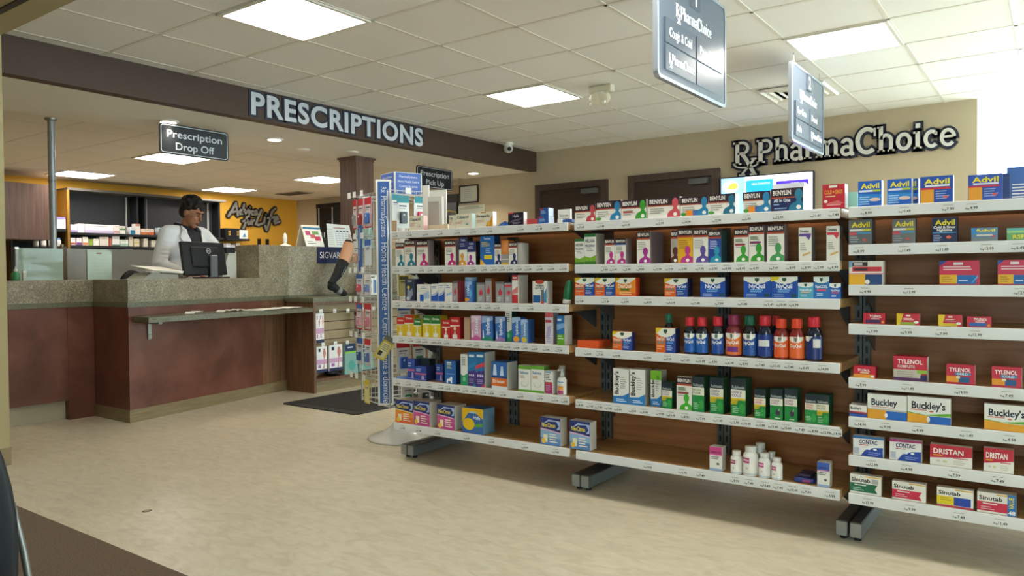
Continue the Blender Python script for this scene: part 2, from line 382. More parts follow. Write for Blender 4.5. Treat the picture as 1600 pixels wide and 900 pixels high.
def door(name, x0, x1, zt):
    y = YB; f = MB(); t = 0.075
    f.box((x0, y - 0.05, 0), (x0 + t, y - 0.001, zt), DOORW); f.box((x1 - t, y - 0.05, 0), (x1, y - 0.001, zt), DOORW); f.box((x0 + t, y - 0.05, zt - t), (x1 - t, y - 0.001, zt), DOORW)
    o = struct(name, f)
    d = MB(); d.box((x0 + t, y - 0.025, 0.01), (x1 - t, y - 0.002, zt - t), M('3d302a', 0.35, vary=0.04, scale=6))
    d.box((x0 + t + 0.01, y - 0.03, zt - t - 0.05), (x1 - t - 0.01, y - 0.024, zt - t - 0.01), M('382b26', 0.4)); d.build('door_leaf', o)
    h = MB(); h.tube([(x0 + t + 0.09, y - 0.03, 1.0), (x0 + t + 0.09, y - 0.075, 1.0), (x0 + t + 0.20, y - 0.075, 1.0)], 0.01, CHROME); h.build('door_handle', o)
    c = MB(); c.box((x1 - 0.32, y - 0.09, zt - t - 0.075), (x1 - 0.12, y - 0.026, zt - t - 0.02), STEELD); c.build('door_closer', o)
door('door_1', -5.195, -4.20, 2.14); door('door_2', -3.93, -2.87, 2.15)
# ceiling troffers
def troffer(x, y, z, s, label, half=0.282):
    t = thing('ceiling_light', label, 'ceiling light', (x, y, z))
    f = MB(); fm = M('d9d6cc', 0.4, vary=0.01); o_ = half + 0.022
    for a, b_ in (((-o_, -o_, -0.012), (o_, -half, 0)), ((-o_, half, -0.012), (o_, o_, 0)), ((-o_, -half, -0.012), (-half, half, 0)), ((half, -half, -0.012), (o_, half, 0))): f.box(a, b_, fm)
    f.build('frame', t)
    d = MB(); d.box((-half, -half, -0.008), (half, half, -0.002), M('fff7ec' if s == PANEL else 'fff7ee', 0.5, vary=0, emit=s, name='lit_diffuser')); d.build('diffuser', t)
    return t
G3 = 'square ceiling panels over the shop floor'
for x, y, lb in ((-3.563, 2.815, 'lit square ceiling panel nearest the lettered brown bulkhead, at the top edge'),
                 (-3.563, 5.253, 'lit square ceiling panel beside the twin-head emergency light'),
                 (-1.125, 5.253, 'lit square ceiling panel above the smaller hanging aisle sign'),
                 (-1.125, 2.815, 'added lit square ceiling panel, unseen, above the shelves'), (1.313, 5.253, 'added lit square ceiling panel, unseen, at the right'),  # this panel and those below are added out of view for light
                 (1.313, 2.815, 'added lit square ceiling panel, unseen, above the right bay'), (3.75, 4.03, 'added lit square ceiling panel, unseen, far right'),
                 (-3.563, -1.2, 'added lit square ceiling panel, unseen, over the carpet at left')):
    troffer(x, y, ZC - 0.001, PANEL, lb, group := 0.282).__setitem__('group', G3)
for x, y, lb in ((-7.94, 4.58, 'lit panel in the dispensary ceiling right behind the drop-off sign'), (-10.09, 4.59, 'lit dispensary ceiling panel beside the thin grey pole'),
                 (-10.2, 6.78, 'lit dispensary ceiling panel just above and right of the person'), (-8.15, 6.88, 'lit dispensary ceiling panel left of the wooden column')):
    troffer(x, y, ZRC - 0.0005, PANEL_REAR, lb).__setitem__('group', 'square ceiling panels of the dispensary')
for x, y, lb in ((-5.79, 3.31, 'round lit downlight on the soffit touching the top of the drop-off sign'), (-5.80, 4.33, 'round lit downlight on the soffit below the big white lettering'), (-5.86, 7.30, 'round lit downlight on the soffit right of the pick-up sign')):
    t = thing('downlight', lb, 'downlight', (x, y, ZR), group='soffit downlights')
    r = MB(); r.lathe([(0.075, 0), (0.082, -0.004), (0.078, -0.012), (0.062, -0.014)], WHITE, n=28); r.build('trim_ring', t)
    r = MB(); r.lathe([(0.0001, -0.020), (0.04, -0.019), (0.06, -0.0145)], M('fff0d4', 0.5, vary=0, emit=9.0, name='lit_lamp'), n=24); r.build('lamp', t)
    la = bpy.data.lights.new('downlight_beam', 'SPOT'); la.energy = 30; la.spot_size = R(110); la.spot_blend = 0.8; la.color = (1, 0.86, 0.62); la.shadow_soft_size = 0.06
    lo = bpy.data.objects.new('downlight_beam', la); COL.objects.link(lo); lo.parent = t; lo.location = (0, 0, -0.03)
for x, y, lb in ((-6.05, 4.86, 'small round smoke detector on the soffit, left of the wooden column'), (-5.79, 5.27, 'small round smoke detector on the soffit, above the wooden column')):
    d = MB(); d.lathe([(0.06, 0), (0.06, -0.006), (0.045, -0.014), (0.02, -0.016), (0.0001, -0.016)], WHITE, n=24)
    tag(d.build('smoke_detector', loc=(x, y, ZR)), lb, 'smoke detector', 'soffit smoke detectors')

# ------------------------------------------------------------------ service counter
A0, A1, AM = (-5.46, 2.79), (-5.81, 4.47), (-5.738, 4.124)
ct = thing('service_counter', 'long dispensary counter with granite-look top and cherry red front panels', 'counter', (-5.8, 3.6, 0))
ct.location = (0, 0, 0)
def plan(name, parent, pts, z0, z1, m, **k):
    b = MB(); b.prism(pts, z0, z1, m); return b.build(name, parent, **k)
bt = MB(); bt.prism([A0, A1, (-5.81, 6.6), (-6.15, 6.6), (-6.15, 2.79)], 0.88, 1.045, GRANITE); bt.prism([(-5.98, 1.785), (-5.98, 2.79), (-6.45, 2.79), (-6.45, 1.785)], 0.88, 1.045, GRANITE)
bt.build('counter_top', ct)
bt = MB(); e = 0.012
bt.prism([(A0[0] + e, A0[1] - e), (A1[0] + e, A1[1]), (-5.80, 6.6), (-6.1, 6.6), (-6.1, 2.79), (-5.98, 2.778)], 0.842, 0.88, GRANEDGE); bt.prism([(-5.968, 1.785), (-5.968, 2.779), (-6.4, 2.779), (-6.4, 1.785)], 0.842, 0.88, GRANEDGE)
bt.build('edge_band', ct)
plan('front_panel', ct, [A0, AM, (-6.0, 4.124), (-6.0, 2.79)], 0.092, 0.842, CHERRY)
plan('wood_panel', ct, [AM, A1, (-6.0, 4.47), (-6.0, 4.124)], 0.092, 0.842, OAKD)
plan('rear_panel', ct, [(-5.81, 4.47), (-5.81, 6.6), (-6.0, 6.6), (-6.0, 4.47)], 0.0, 0.842, OAKD)
plan('toe_kick', ct, [(A0[0] + .006, A0[1] - .006), (A1[0] + .006, A1[1]), (-6.0, 4.47), (-6.0, 2.784)], 0.0, 0.092, KICK)
plan('side_panel', ct, [(-5.98, 1.785), (-5.98, 2.60), (-6.35, 2.60), (-6.35, 1.785)], 0.145, 0.842, CHERRY)
plan('pilaster', ct, [(-5.976, 2.60), (-5.976, 2.789), (-6.35, 2.789), (-6.35, 2.60)], 0.0, 0.842, CHERRY)
plan('plinth', ct, [(-6.04, 1.785), (-6.04, 2.60), (-6.3, 2.60), (-6.3, 1.785)], 0.0, 0.145, M('a89f86', 0.6))
ws = MB(); ws.prism([(-5.49, 2.83), (-5.20, 2.80), (-5.372, 4.395), (-5.77, 4.395)], 0.738, 0.776, GRANEDGE); wsh = ws.build('writing_shelf', ct)
ws = MB(); ws.box((-5.50, 2.945, 0.60), (-5.478, 2.972, 0.738), STEELG); ws.box((-5.50, 2.945, 0.715), (-5.33, 2.972, 0.738), STEELG); ws.ball((-5.477, 2.958, 0.63), 0.008, CHROME, 8, 6); ws.build('bracket', wsh)
rb = MB(); rb.prism([(-5.732, 4.095), (-5.81, 4.47), (-5.81, 6.6), (-6.08, 6.6), (-6.08, 4.095)], 1.045, 1.341, GRANITE); rb.build('raised_screen', ct)
# papers on the writing shelf
for i, (px, py, pz, rz, lb, sz) in enumerate(((-5.43, 4.02, 0.7765, 0.3, 'long white form lying on the narrow writing ledge, nearest the slat wall', (0.2, 0.55)), (-5.42, 3.60, 0.7765, 0.1, 'crumpled white slip lying on the narrow writing ledge, left of the long form', (0.10, 0.22)), (-5.42, 3.28, 0.7765, 0.5, 'scrap of paper lying on the left part of the narrow writing ledge', (0.08, 0.13)))):
    b = MB(); a_, b_ = sz; n = 8
    vs = [(-a_ / 2 + a_ * (k % 2), -b_ / 2 + b_ * (k // 2) / n, 0.002 + (0.016 if i else 0.008) * abs(math.sin((k // 2) * 1.3))) for k in range(2 * n + 2)]
    b.add(vs, [(2 * k, 2 * k + 1, 2 * k + 3, 2 * k + 2) for k in range(n)], PAPER)
    b.add([(x, y, z - 0.0015) for x, y, z in vs], [(2 * k, 2 * k + 2, 2 * k + 3, 2 * k + 1) for k in range(n)], PAPER)
    tag(b.build('paper_sheet', loc=(px, py, pz), rot=(0, 0, rz)), lb, 'paper')
# ------------------------------------------------------------------ slat wall unit
sl = thing('slatwall_display', 'wood-sided slat wall unit with hanging hosiery packs, at the counter end', 'display unit', (0, 0, 0))
b = MB(); b.box((-5.785, 4.42, 0), (-5.40, 4.445, 0.82), OAKD); b.build('side_panel', sl)
b = MB(); b.box((-5.785, 5.85, 0), (-5.40, 5.875, 0.82), OAKD); b.build('side_panel', sl)
b = MB(); b.box((-5.783, 4.405, 0.822), (-5.385, 5.89, 0.862), GRANEDGE); b.box((-5.785, 4.446, 0.80), (-5.405, 5.849, 0.8215), OAKD); b.build('ledge', sl)
SLAT = M('a08b6b', 0.5, vary=0.06, scale=8, name='slat_board')
b = MB(); b.box((-5.60, 4.446, 0.126), (-5.575, 5.849, 0.80), M('3b2c20', 0.7))
z = 0.13
while z < 0.79: b.box((-5.575, 4.446, z), (-5.560, 5.849, min(z + 0.076, 0.799)), SLAT); z += 0.0835
b.build('slat_panel', sl)
b = MB(); b.box((-5.785, 4.446, 0.10), (-5.402, 5.849, 0.126), OAKD); b.build('deck', sl)
b = MB(); b.box((-5.785, 4.446, 0.0), (-5.43, 5.849, 0.0995), KICK); b.build('toe_kick', sl)
def hook(parent, y, z, x0=-5.56, L=0.16, tagw=0.035, nm='hook'):
    h = MB(); h.tube([(x0, y, z), (x0 + L, y, z), (x0 + L + 0.004, y, z + 0.012)], 0.0028, CHROME, 6); k = h.build(nm, parent)
    f = MB(); f.box((x0 + L + 0.005, y - tagw / 2, z - 0.012), (x0 + L + 0.008, y + tagw / 2, z + 0.022), PAPER); f.rect(flat((x0 + L + 0.0085, y, z), (0, 1, 0), (0, 0, 1), (1, 0, 0)), -.012, -.004, .012, .0, INK); f.build('price_flag', k)
for y, z in ((4.50, 0.735), (4.66, 0.730), (4.82, 0.725), (4.52, 0.43), (4.665, 0.43), (4.81, 0.425), (4.95, 0.425), (5.09, 0.42), (5.0, 0.73), (5.15, 0.73)): hook(sl, y, z)
PK = M('f1eeee', 0.35, vary=0.02)
def hose_pack(y, ztop, w, h, lb, x=-5.44, fig=True, t=0.016):
    b = MB(); b.box((-t / 2, -w / 2, -h), (t / 2, w / 2, 0), PK); mp = flat((t / 2, -w / 2, -h), (0, 1, 0), (0, 0, 1), (1, 0, 0))
    b.rect(mp, 0, 0, w, h * .12, M('2a2f55'), .0004); b.rect(mp, 0, h * .32, w, h * .5, M('cf9fc4'), .0004); b.rect(mp, w * .18, h * .8, w * .38, h * .93, M('1d2140'), .0006)
    b.poly(mp, [(w * .62, h * .14), (w * .72, h * .14), (w * .74, h * .5), (w * .9, h * .72), (w * .78, h * .92), (w * .66, h * .92), (w * .6, h * .72), (w * .7, h * .5)], M('c98270'), .0007)
    b.rect(mp, w * .15, h * .17, w * .4, h * .3, M('a06aa5'), .0008)
    b.tube([(0, 0, -0.004), (0, 0, 0.014)], 0.003, CHROME, 6)
    return tag(b.build('hosiery_pack', loc=(x, y, ztop)), lb, 'package', 'hosiery packs on the slat wall')
hose_pack(4.498, 0.715, 0.05, 0.27, 'slim hosiery pack on the top hooks, nearest the wooden side panel')
hose_pack(4.556, 0.715, 0.05, 0.27, 'slim hosiery pack on the top hooks, second from the wooden side panel', x=-5.46)
hose_pack(4.535, 0.412, 0.12, 0.235, 'white and pink hosiery pack on lower hooks, nearest the wooden side panel')
hose_pack(4.70, 0.415, 0.155, 0.24, 'wide white and pink hosiery pack on lower hooks, left of the green bag')
# foot-care bags
def foot_bag(y, ztop, w, h, lb, x=-5.44, standing=False):
    b = MB(); t = 0.05
    pr = [(-w / 2, 0, 0.5), (w / 2, 0, 0.5), (w * .42, h * .6, .9), (w * .38, h, 0.12), (-w * .38, h, .12), (-w * .42, h * .6, .9)]
    b.prism([(p[0], p[1]) for p in pr], -t / 2, t / 2, M('86aaa2', 0.25, vary=0.12, scale=20), lambda a, c, l: (l * (1 - .7 * c / h), a, c))
    mp = lambda a, c, l: (t / 2 * (1 - .7 * c / h) + l, a, c)
    b.poly(mp, [(-w * .38, h), (w * .38, h), (w * .4, h * .72), (-w * .4, h * .72)], M('1f2f55'), .001); b.poly(mp, [(-w * .4, h * .75), (w * .4, h * .75), (w * .405, h * .69), (-w * .405, h * .69)], M('7fbf2f'), .0012)
    b.ell(mp, w * .05, h * .28, w * .26, h * .16, M('4a9a92'), .0014); b.rect(mp, -w * .2, h * .86, w * .2, h * .9, M('d9e6ef'), .0014)
    return tag(b.build('foot_care_bag', loc=(x, y, ztop - h)), lb, 'package')
foot_bag(4.875, 0.412, 0.17, 0.285, 'tall clear green bag with a navy header standing on the slat wall deck')
foot_bag(5.09, 0.375, 0.20, 0.245, 'short wide green bag with navy header, right of the tall green bag', x=-5.46)
b = MB(); b.ball((0, 0, 0.03), (0.06, 0.07, 0.03), BLACK); b.ball((0.05, 0.02, 0.018), (0.05, 0.035, 0.018), BLACK)
tag(b.build('rolled_stocking', loc=(-5.475, 4.68, 0.127)), 'dark rolled stocking lying on the deck under the wide pink pack', 'stocking')
b = MB(); b.box((-0.02, -0.09, 0), (0.06, 0.09, 0.014), BLACK, bev=.004); tag(b.build('insole', loc=(-5.48, 5.12, 0.1275)), 'flat black insole lying on the deck below the short green bag', 'insole')
for y, lb in ((4.97, 'narrow grey knee brace hanging at the slat wall, left of two'), (5.03, 'narrow grey knee brace hanging at the slat wall, right of two')):
    b = MB(); b.box((-0.012, -0.012, -0.24), (0.012, 0.012, 0), M('6d6d68', 0.6)); b.box((-0.013, -0.013, -0.03), (0.013, 0.013, -0.012), BLACK); b.box((-0.013, -0.013, -0.225), (0.013, 0.013, -0.205), BLACK); b.tube([(0, 0, -.003), (0, 0, 0.02)], .003, CHROME, 6)
    tag(b.build('knee_brace', loc=(-5.45, y, 0.715)), lb, 'brace')
# ------------------------------------------------------------------ things on and behind the counter
def sweep(b, pts, rad, m, n=16, flatten=1.0):
    pts = [Vector(p) for p in pts]; vs = []; fs = []; L = len(pts)
    for i, p in enumerate(pts):
        d = (pts[min(i + 1, L - 1)] - pts[max(i - 1, 0)]).normalized(); a = d.cross(Vector((1, 0, 0.01))).normalized(); c = d.cross(a)
        for k in range(n): t = 2 * math.pi * k / n; vs.append(p + a * rad[i] * math.cos(t) + c * rad[i] * flatten * math.sin(t))
    for i in range(L - 1):
        for k in range(n): fs.append((i * n + k, (i + 1) * n + k, (i + 1) * n + (k + 1) % n, i * n + (k + 1) % n))
    b.add(vs, fs, m, True); b.add(vs[:n], [tuple(range(n))], m); b.add(vs[-n:], [tuple(range(n))[::-1]], m)
lg = thing('sock_mannequin', 'display leg in a black compression sock standing on the slat wall ledge', 'mannequin leg', (-5.58, 4.92, 0.862))
K = [(0, .10, .51), (0, .085, .46), (0, .045, .38), (0, .02, .33), (0, -.01, .285), (0, -.05, .22), (0, -.105, .16), (0, -.14, .115), (0, -.13, .07), (0, -.09, .06)]
b = MB(); sweep(b, K[:4], [.058, .062, .057, .054], M('c79372', .5, vary=.02)); b.build('skin_form', lg)
b = MB(); sweep(b, [(0, .107, .512), (0, .10, .506)], [.05, .056], M('5a5552')); b.build('top_cap', lg)
b = MB(); SOCK = M('1b1c20', .8, vary=.1, scale=90); sweep(b, K[3:8], [.055, .055, .048, .036, .036], SOCK); b.ball((0, -.135, .095), (.036, .04, .042), SOCK); sweep(b, [(0, -.14, .12), (0, -.10, .085), (0, -.07, .065)], [.034, .038, .038], SOCK); sk = b.build('sock', lg)
b = MB()
for q in range(3):
    b.tube([(.05, .0 - q * .022, .285 - q * .03), (.054, -.012 - q * .02, .255 - q * .03), (.05, .01 - q * .02, .235 - q * .03)], .0035, M('a5a59e'), 5)
    b.tube([(.045, .03 - q * .016, .275 - q * .02), (.052, .022 - q * .02, .25 - q * .02), (.046, .042 - q * .02, .23 - q * .02)], .0035, M('a5a59e'), 5)
b.build('stripe', sk)
b = MB(); sweep(b, [(0, -.075, .07), (0, -.03, .045)], [.037, .036], M('8b8c8a', .8)); b.build('foot_band', lg)
b = MB(); sweep(b, [(0, -.03, .045), (0, .0, .032), (0, .035, .022), (0, .05, .018)], [.036, .033, .024, .01], SOCK); b.build('toe_cap', lg)
b = MB(); b.box((-5.809, 4.806, 1.180), (-5.795, 5.16, 1.340), M('1c2550', .35, vary=.25, scale=6)); mp = flat((-5.795, 4.806, 1.18), (0, 1, 0), (0, 0, 1), (1, 0, 0))
b.text('SIGVARIS', mp, .025, .05, .06, PAPER, w=.31, bold=.0); tag(b.build('brand_sign'), 'dark blue sign with white capital letters on the granite screen behind the display leg', 'sign')
b = MB(); b.box((-5.66, 5.27, 0.863), (-5.645, 5.37, 1.09), M('8a8f92', .4)); b.build
b = MB(); b.box((0, -0.075, 0), (0.006, 0.075, 0.20), PAPER); mp = flat((.0065, -.075, 0), (0, 1, 0), (0, 0, 1), (1, 0, 0)); b.ell(mp, .05, .13, .03, .045, M('51342c'), .0002); b.ell(mp, .052, .12, .02, .028, M('c9987c'), .0004); b.rect(mp, .1, .02, .135, .15, M('5374b3'), .0003); b.rect(mp, .02, .03, .08, .07, M('c3a7c9'), .0003); b.rect(mp, .02, .17, .12, .185, M('5d6b44'), .0003)
b.box((-.05, -.075, 0), (0, .075, .004), PAPER); tag(b.build('leaflet_card', loc=(-5.62, 5.33, 0.862), rot=(0, 0, -.15)), 'white leaflet card with a portrait standing on the ledge right of the display leg', 'card')
# objects standing on the raised screen (top 1.341)
ZT = 1.341
t = thing('soap_dispenser', 'white pump dispenser standing on the granite screen', 'dispenser', (-5.95, 4.545, ZT))
b = MB(); b.lathe([(.001, 0), (.06, 0), (.058, .008), (.02, .022), (.016, .03)], WHITE, n=20); b.build('base', t)
b = MB(); b.lathe([(.012, .03), (.02, .045), (.021, .09), (.012, .118), (.001, .13)], WHITE, n=16); b.build('bottle', t)
t = thing('tent_card', 'white tent card with pink pictures standing on the granite screen', 'card', (-5.95, 4.84, ZT))
b = MB(); b.prism([(-.085, 0), (-.079, 0), (0, .205), (.079, 0), (.085, 0), (.006, .215), (-.006, .215)], -.11, .11, M('e8e4d6', .6), lambda a, c, l: (a, l, c)); b.build('folded_card', t)
b = MB(); d_ = Vector((-.079, 0, .215)).normalized(); mp = flat((.086, -.105, .0), (0, 1, 0), d_, (d_.z, 0, -d_.x)); b.rect(mp, .0, .0, .21, .2, PAPER, .0006); b.rect(mp, .0, .185, .21, .205, M('2d75a8'), .0008)
b.rect(mp, .02, .12, .08, .165, M('c4527e'), .001); b.rect(mp, .1, .13, .18, .165, M('76a35f'), .001); b.rect(mp, .07, .09, .13, .13, M('d56a72'), .0012); b.rect(mp, .12, .065, .19, .11, M('d2506c'), .0012); b.rect(mp, .02, .03, .12, .038, M('777777'), .001); b.rect(mp, .02, .05, .09, .056, M('777777'), .001); b.build('printed_face', t)
t = thing('pen_cup', 'dark glass cup of pens between the tent card and the price sheet', 'cup', (-5.96, 5.01, ZT))
b = MB(); b.lathe([(.001, 0), (.032, 0), (.036, .08), (.037, .1), (.034, .1), (.03, .01)], M('2a2c31', .25), n=18); b.build('cup', t)
for k in range(4): b = MB(); b.tube([(.01 * math.cos(k * 1.7), .01 * math.sin(k * 1.7), .012), (.024 * math.cos(k * 1.7), .024 * math.sin(k * 1.7), .15)], .004, M(['d8d8d6', '8f9396', 'cfd2d0', '6d7176'][k], .4), 6); b.build('pen', t)
t = thing('price_sheet', 'white table of prices in a stand on the granite screen, right of the pen cup', 'notice', (-5.95, 5.22, ZT))
b = MB(); mp = flat((.02, -.165, .002), (0, 1, 0), Vector((-.25, 0, 1)).normalized(), Vector((1, 0, .25)).normalized()); b.prism([(0, 0), (.33, .0), (.33, .245), (.03, .25)], -.004, 0, PAPER, mp)
b.rect(mp, .11, .205, .26, .213, M('b04a52'), .0005)
for r_ in range(7): b.rect(mp, .12, .03 + r_ * .023, .31, .0335 + r_ * .023, M('5a6a9c'), .0005)
for q in range(4): b.rect(mp, .14 + q * .045, .17, .165 + q * .045, .182, M('27345f'), .0007)
for q in range(5): b.rect(mp, .12 + q * .046, .02, .123 + q * .046, .17, M('8a96b8'), .0006)
for r_ in range(9): b.rect(mp, .02, .03 + r_ * .02, .09, .034 + r_ * .02, M('a5a5a5'), .0006)
b.build('printed_sheet', t)
b = MB(); b.prism([(-.045, 0), (.02, 0), (.02, .006), (-.045, .006)], -.15, .15, glass_mat('clear_acrylic', gloss=.12), lambda a, c, l: (a, l, c)); b.build('stand', t)
t = thing('brochure_holder', 'clear brochure holder of white leaflets on the granite screen, left of the display rack', 'holder', (-5.95, 5.57, ZT))
b = MB(); mp = flat((.03, -.12, .002), (0, 1, 0), Vector((-.2, 0, 1)).normalized(), Vector((1, 0, .2)).normalized()); b.prism([(0, 0), (.24, 0), (.24, .25), (0, .25)], -.02, -.004, PAPER, mp); b.rect(mp, .02, .2, .1, .225, M('9fa8ad'), -.0035); b.rect(mp, .02, .06, .2, .066, M('b5babd'), -.0035); b.rect(mp, .02, .1, .18, .106, M('b5babd'), -.0035); b.build('leaflet_stack', t)
b = MB(); b.prism([(-.01, 0), (.25, 0), (.25, .26), (.24, .27), (-.01, .27)], 0, .003, glass_mat('clear_acrylic', gloss=.12), mp); b.prism([(-.01, .262), (.25, .262), (.25, .27), (-.01, .27)], -.022, .004, M('3b3d40'), mp); b.build('acrylic_pocket', t)
# monitor
t = thing('computer_monitor', 'black flat monitor seen from behind on the counter in front of the person', 'monitor', (-5.90, 3.70, 1.0465), rz=R(12))
tl = Matrix.Rotation(R(-9), 3, 'Y')
def mtilt(b): b.v = [tuple(tl @ Vector(v) + Vector((-.0, 0, .03))) for v in b.v]; return b
b = MB(); b.box((-.035, -.235, 0), (0, .235, .285), BLACK, bev=.006); b.box((-.001, -.15, .06), (.016, .15, .24), BLACK, bev=.008); mtilt(b).build('screen_back', t)
b = MB(); mp = flat((.0165, .03, .205), (0, 1, 0), (0, 0, 1), (1, 0, 0))
n = 20
for r0, r1 in ((.019, .023),):
    vs = [mp(r0 * math.cos(2 * math.pi * k / n), r0 * math.sin(2 * math.pi * k / n), .001) for k in range(n)] + [mp(r1 * math.cos(2 * math.pi * k / n), r1 * math.sin(2 * math.pi * k / n), .001) for k in range(n)]
    b.add(vs, [(k, (k + 1) % n, n + (k + 1) % n, n + k) for k in range(n)], SILVER)
b.text('DELL', mp, 0, -.006, .012, SILVER, w=.03, align='c', lift=.001); mtilt(b).build('maker_badge', t)
b = MB(); b.box((.0, .02, 0), (.03, .095, .2), M('6d7077', .35, metal=.4), bev=.008); b.box((-.1, -.07, 0), (.09, .17, .012), BLACK, bev=.004); b.build('stand', t)
b = MB(); b.prism([(3.905, 1.046), (4.05, 1.046), (4.05, 1.285), (3.98, 1.295)], -6.06, -6.0, M('cfd3cf', .4), lambda a, c, l: (l, a, c)); b.prism([(3.955, 1.27), (4.035, 1.27), (4.035, 1.32), (3.95, 1.32)], -6.065, -5.995, BLACK, lambda a, c, l: (l, a, c))
o = b.build('receipt_printer'); tag(o, 'pale wedge-shaped printer with a black lid right beside the monitor', 'printer')
t = thing('paper_tray', 'grey desk tray heaped with white paper left of the monitor', 'tray', (-5.95, 3.26, 1.0455))
b = MB(); b.prism([(-.16, 0), (.14, 0), (.13, .035), (-.09, .05)], -.14, .12, M('9b9a8e', .5), lambda a, c, l: (l, a, c)); b.build('tray', t)
for k in range(3): b = MB(); b.box((-.15, -.12, .072 + k * .006), (.14, .16, .075 + k * .006), PAPER); b.build('sheet', t, rot=(R(-2), R(8), R(4 * k)))
# frosted glass partitions with a wooden post, sheet holder, chair, hand sanitiser
FROST = glass_mat('frosted_glass', 'b9c8b8', gloss=.06, haze=.7); FROSTG = glass_mat('frosted_glass_grey', 'd2d4d1', gloss=.05, haze=.8)
t = thing('glass_partition', 'pale green frosted glass screen on the left counter by the thin grey pole', 'glass screen', (-6.36, 2.44, 1.045))
b = MB(); b.box((-.006, -.02, 0), (.006, .30, .245), FROST); b.build('glass_pane', t)
b = MB(); b.box((-.012, -.036, 0), (.012, -.021, .24), STEELG); b.box((-.012, -.04, .24), (.012, -.015, .252), CHROME); b.build('clip_post', t)
b = MB(); b.box((-7.0, 2.965, 0.0), (-6.91, 3.015, 1.33), M('7a6249', .45), bev=.004); b.lathe([(.014, 0), (.014, .02), (.001, .024)], CHROME, (-6.95, 2.99, 1.33), 10)
o = b.build('screen_post'); tag(o, 'short brown wooden post between the two frosted glass screens', 'post')
b = MB(); b.box((-6.956, 3.02, .75), (-6.944, 3.86, 1.315), FROSTG); b.box((-6.96, 3.02, 0), (-6.94, 3.86, .75), M('8d8a80', .6)); o = b.build('glass_screen'); tag(o, 'grey frosted glass screen stretching from the wooden post to the person', 'glass screen')
b = MB(); pts = [(0, 0), (.19, 0), (.19, .2), (.182, .225), (.165, .238), (.14, .242), (0, .235)]; b.prism(pts, 0, .02, M('b9cabb', .4, vary=.06, scale=12), lambda a, c, l: (l, a, c)); mp = flat((.0205, 0, 0), (0, 1, 0), (0, 0, 1), (1, 0, 0)); b.rect(mp, .07, .205, .11, .215, M('8f6b55'), .0004)
for k in range(5): b.rect(mp, .03, .05 + k * .028, .15, .052 + k * .028, M('a4b6a7'), .0004)
o = b.build('sheet_protector', loc=(-6.24, 2.862, 1.045)); tag(o, 'pale green plastic sheet with rounded corner on the counter, right of wooden post', 'sheet holder')
t = thing('office_chair', 'black rounded office chair back peeping over the counter left of the person', 'chair', (-6.40, 3.31, 0))
b = MB(); b.ball((0, 0, .92), (.045, .135, .205), BLACK, 20, 14); b.build('backrest', t)
b = MB(); b.box((-.26, -.19, .44), (.04, .19, .52), BLACK, bev=.03); b.build('seat', t)
b = MB(); b.tube([(-.02, 0, .48), (.03, 0, .6), (.0, 0, .8)], .022, BLACK); b.tube([(-.12, 0, .1), (-.12, 0, .45)], .028, STEELD); b.build('post', t)
for k in range(5):
    a = k * 2 * math.pi / 5; b = MB(); b.tube([(-.12, 0, .11), (-.12 + .2 * math.cos(a), .2 * math.sin(a), .07)], .02, BLACK); b.ball((-.12 + .2 * math.cos(a), .2 * math.sin(a), .033), .032, BLACK, 10, 8); b.build('leg', t)
t = thing('hand_sanitizer', 'small green bottle at the far left end of the counter', 'bottle', (-6.16, 2.33, 1.046))
b = MB(); b.lathe([(.001, 0), (.026, 0), (.028, .01), (.028, .05), (.012, .066)], M('3f8a5c', .3), n=16); b.build('bottle', t)
b = MB(); b.lathe([(.012, .0665), (.012, .082), (.004, .084), (.004, .1), (.001, .1)], WHITE, n=10); b.build('pump', t)
b = MB(); b.box((-.008, -.012, 0), (.008, .012, .07), M('c9c6b8', .5)); b.box((-.009, -.013, .056), (.009, .013, .071), WHITE); tag(b.build('pen_holder', loc=(-6.18, 2.395, 1.046)), 'thin pale stick holder beside the small green bottle', 'holder')
t = thing('support_pole', 'thin grey metal pole rising from the counter to the dispensary ceiling', 'pole', (-6.42, 2.70, 0))
b = MB(); b.tube([(0, 0, 1.0455), (0, 0, ZR + .002)], .026, M('97999b', .35, metal=.3), 16); b.build('tube', t)
b = MB(); b.lathe([(.028, 1.82), (.03, 1.825), (.028, 1.83)], STEELG, n=16); b.lathe([(.028, ZR - .02), (.045, ZR - .012), (.045, ZR + .003)], STEELG, n=16); b.build('collar', t)
t = thing('wood_column', 'brown wood-clad square column carrying the soffit', 'column', (-5.97, 5.46, 0)); t.location = (-6.1, 5.60, 0)
b = MB(); b.box((-.125, -.125, 0), (.125, .125, ZR - .001), COLW); b.build('shaft', t)
b = MB(); b.prism([(-.13, -.13), (.13, -.13), (.13, .13), (-.13, .13)], ZR - .045, ZR - .002, COLW); b.prism([(-.145, -.145), (.145, -.145), (.145, .145), (-.145, .145)], ZR - .022, ZR - .002, COLW); b.build('crown_trim', t)
# ------------------------------------------------------------------ dispensary back wall
t = thing('shelving_unit', 'long black wall shelving with white strips behind the person', 'shelving', (0, 0, 0))
X0, X1 = -10.84, -10.50; DK = M('1d1f23', .5, vary=.05)
b = MB(); b.box((X0, 4.62, .6), (X0 + .02, 6.90, 2.232), M('2a2c31', .4, vary=.05)); b.build('back_panel', t)
b = MB(); b.box((X0, 4.60, 2.21), (X1, 6.92, 2.24), M('4c4a44', .5)); b.build('top', t)
b = MB(); b.box((X0, 4.592, .6), (X1, 4.62, 2.209), M('8a6420', .5)); b.build('side_panel', t)
for y in (5.58, 5.70, 6.88): b = MB(); b.box((X0 + .02, y, .6), (X1 - .145, y + .03, 2.209), DK); b.build('upright', t)
for y in (4.68, 5.52, 5.66, 5.81, 6.42, 6.80): b = MB(); b.box((X0 + .021, y - .009, 1.66), (X0 + .04, y + .009, 2.2), M('c9c9c6', .4)); b.build('shelf_standard', t)
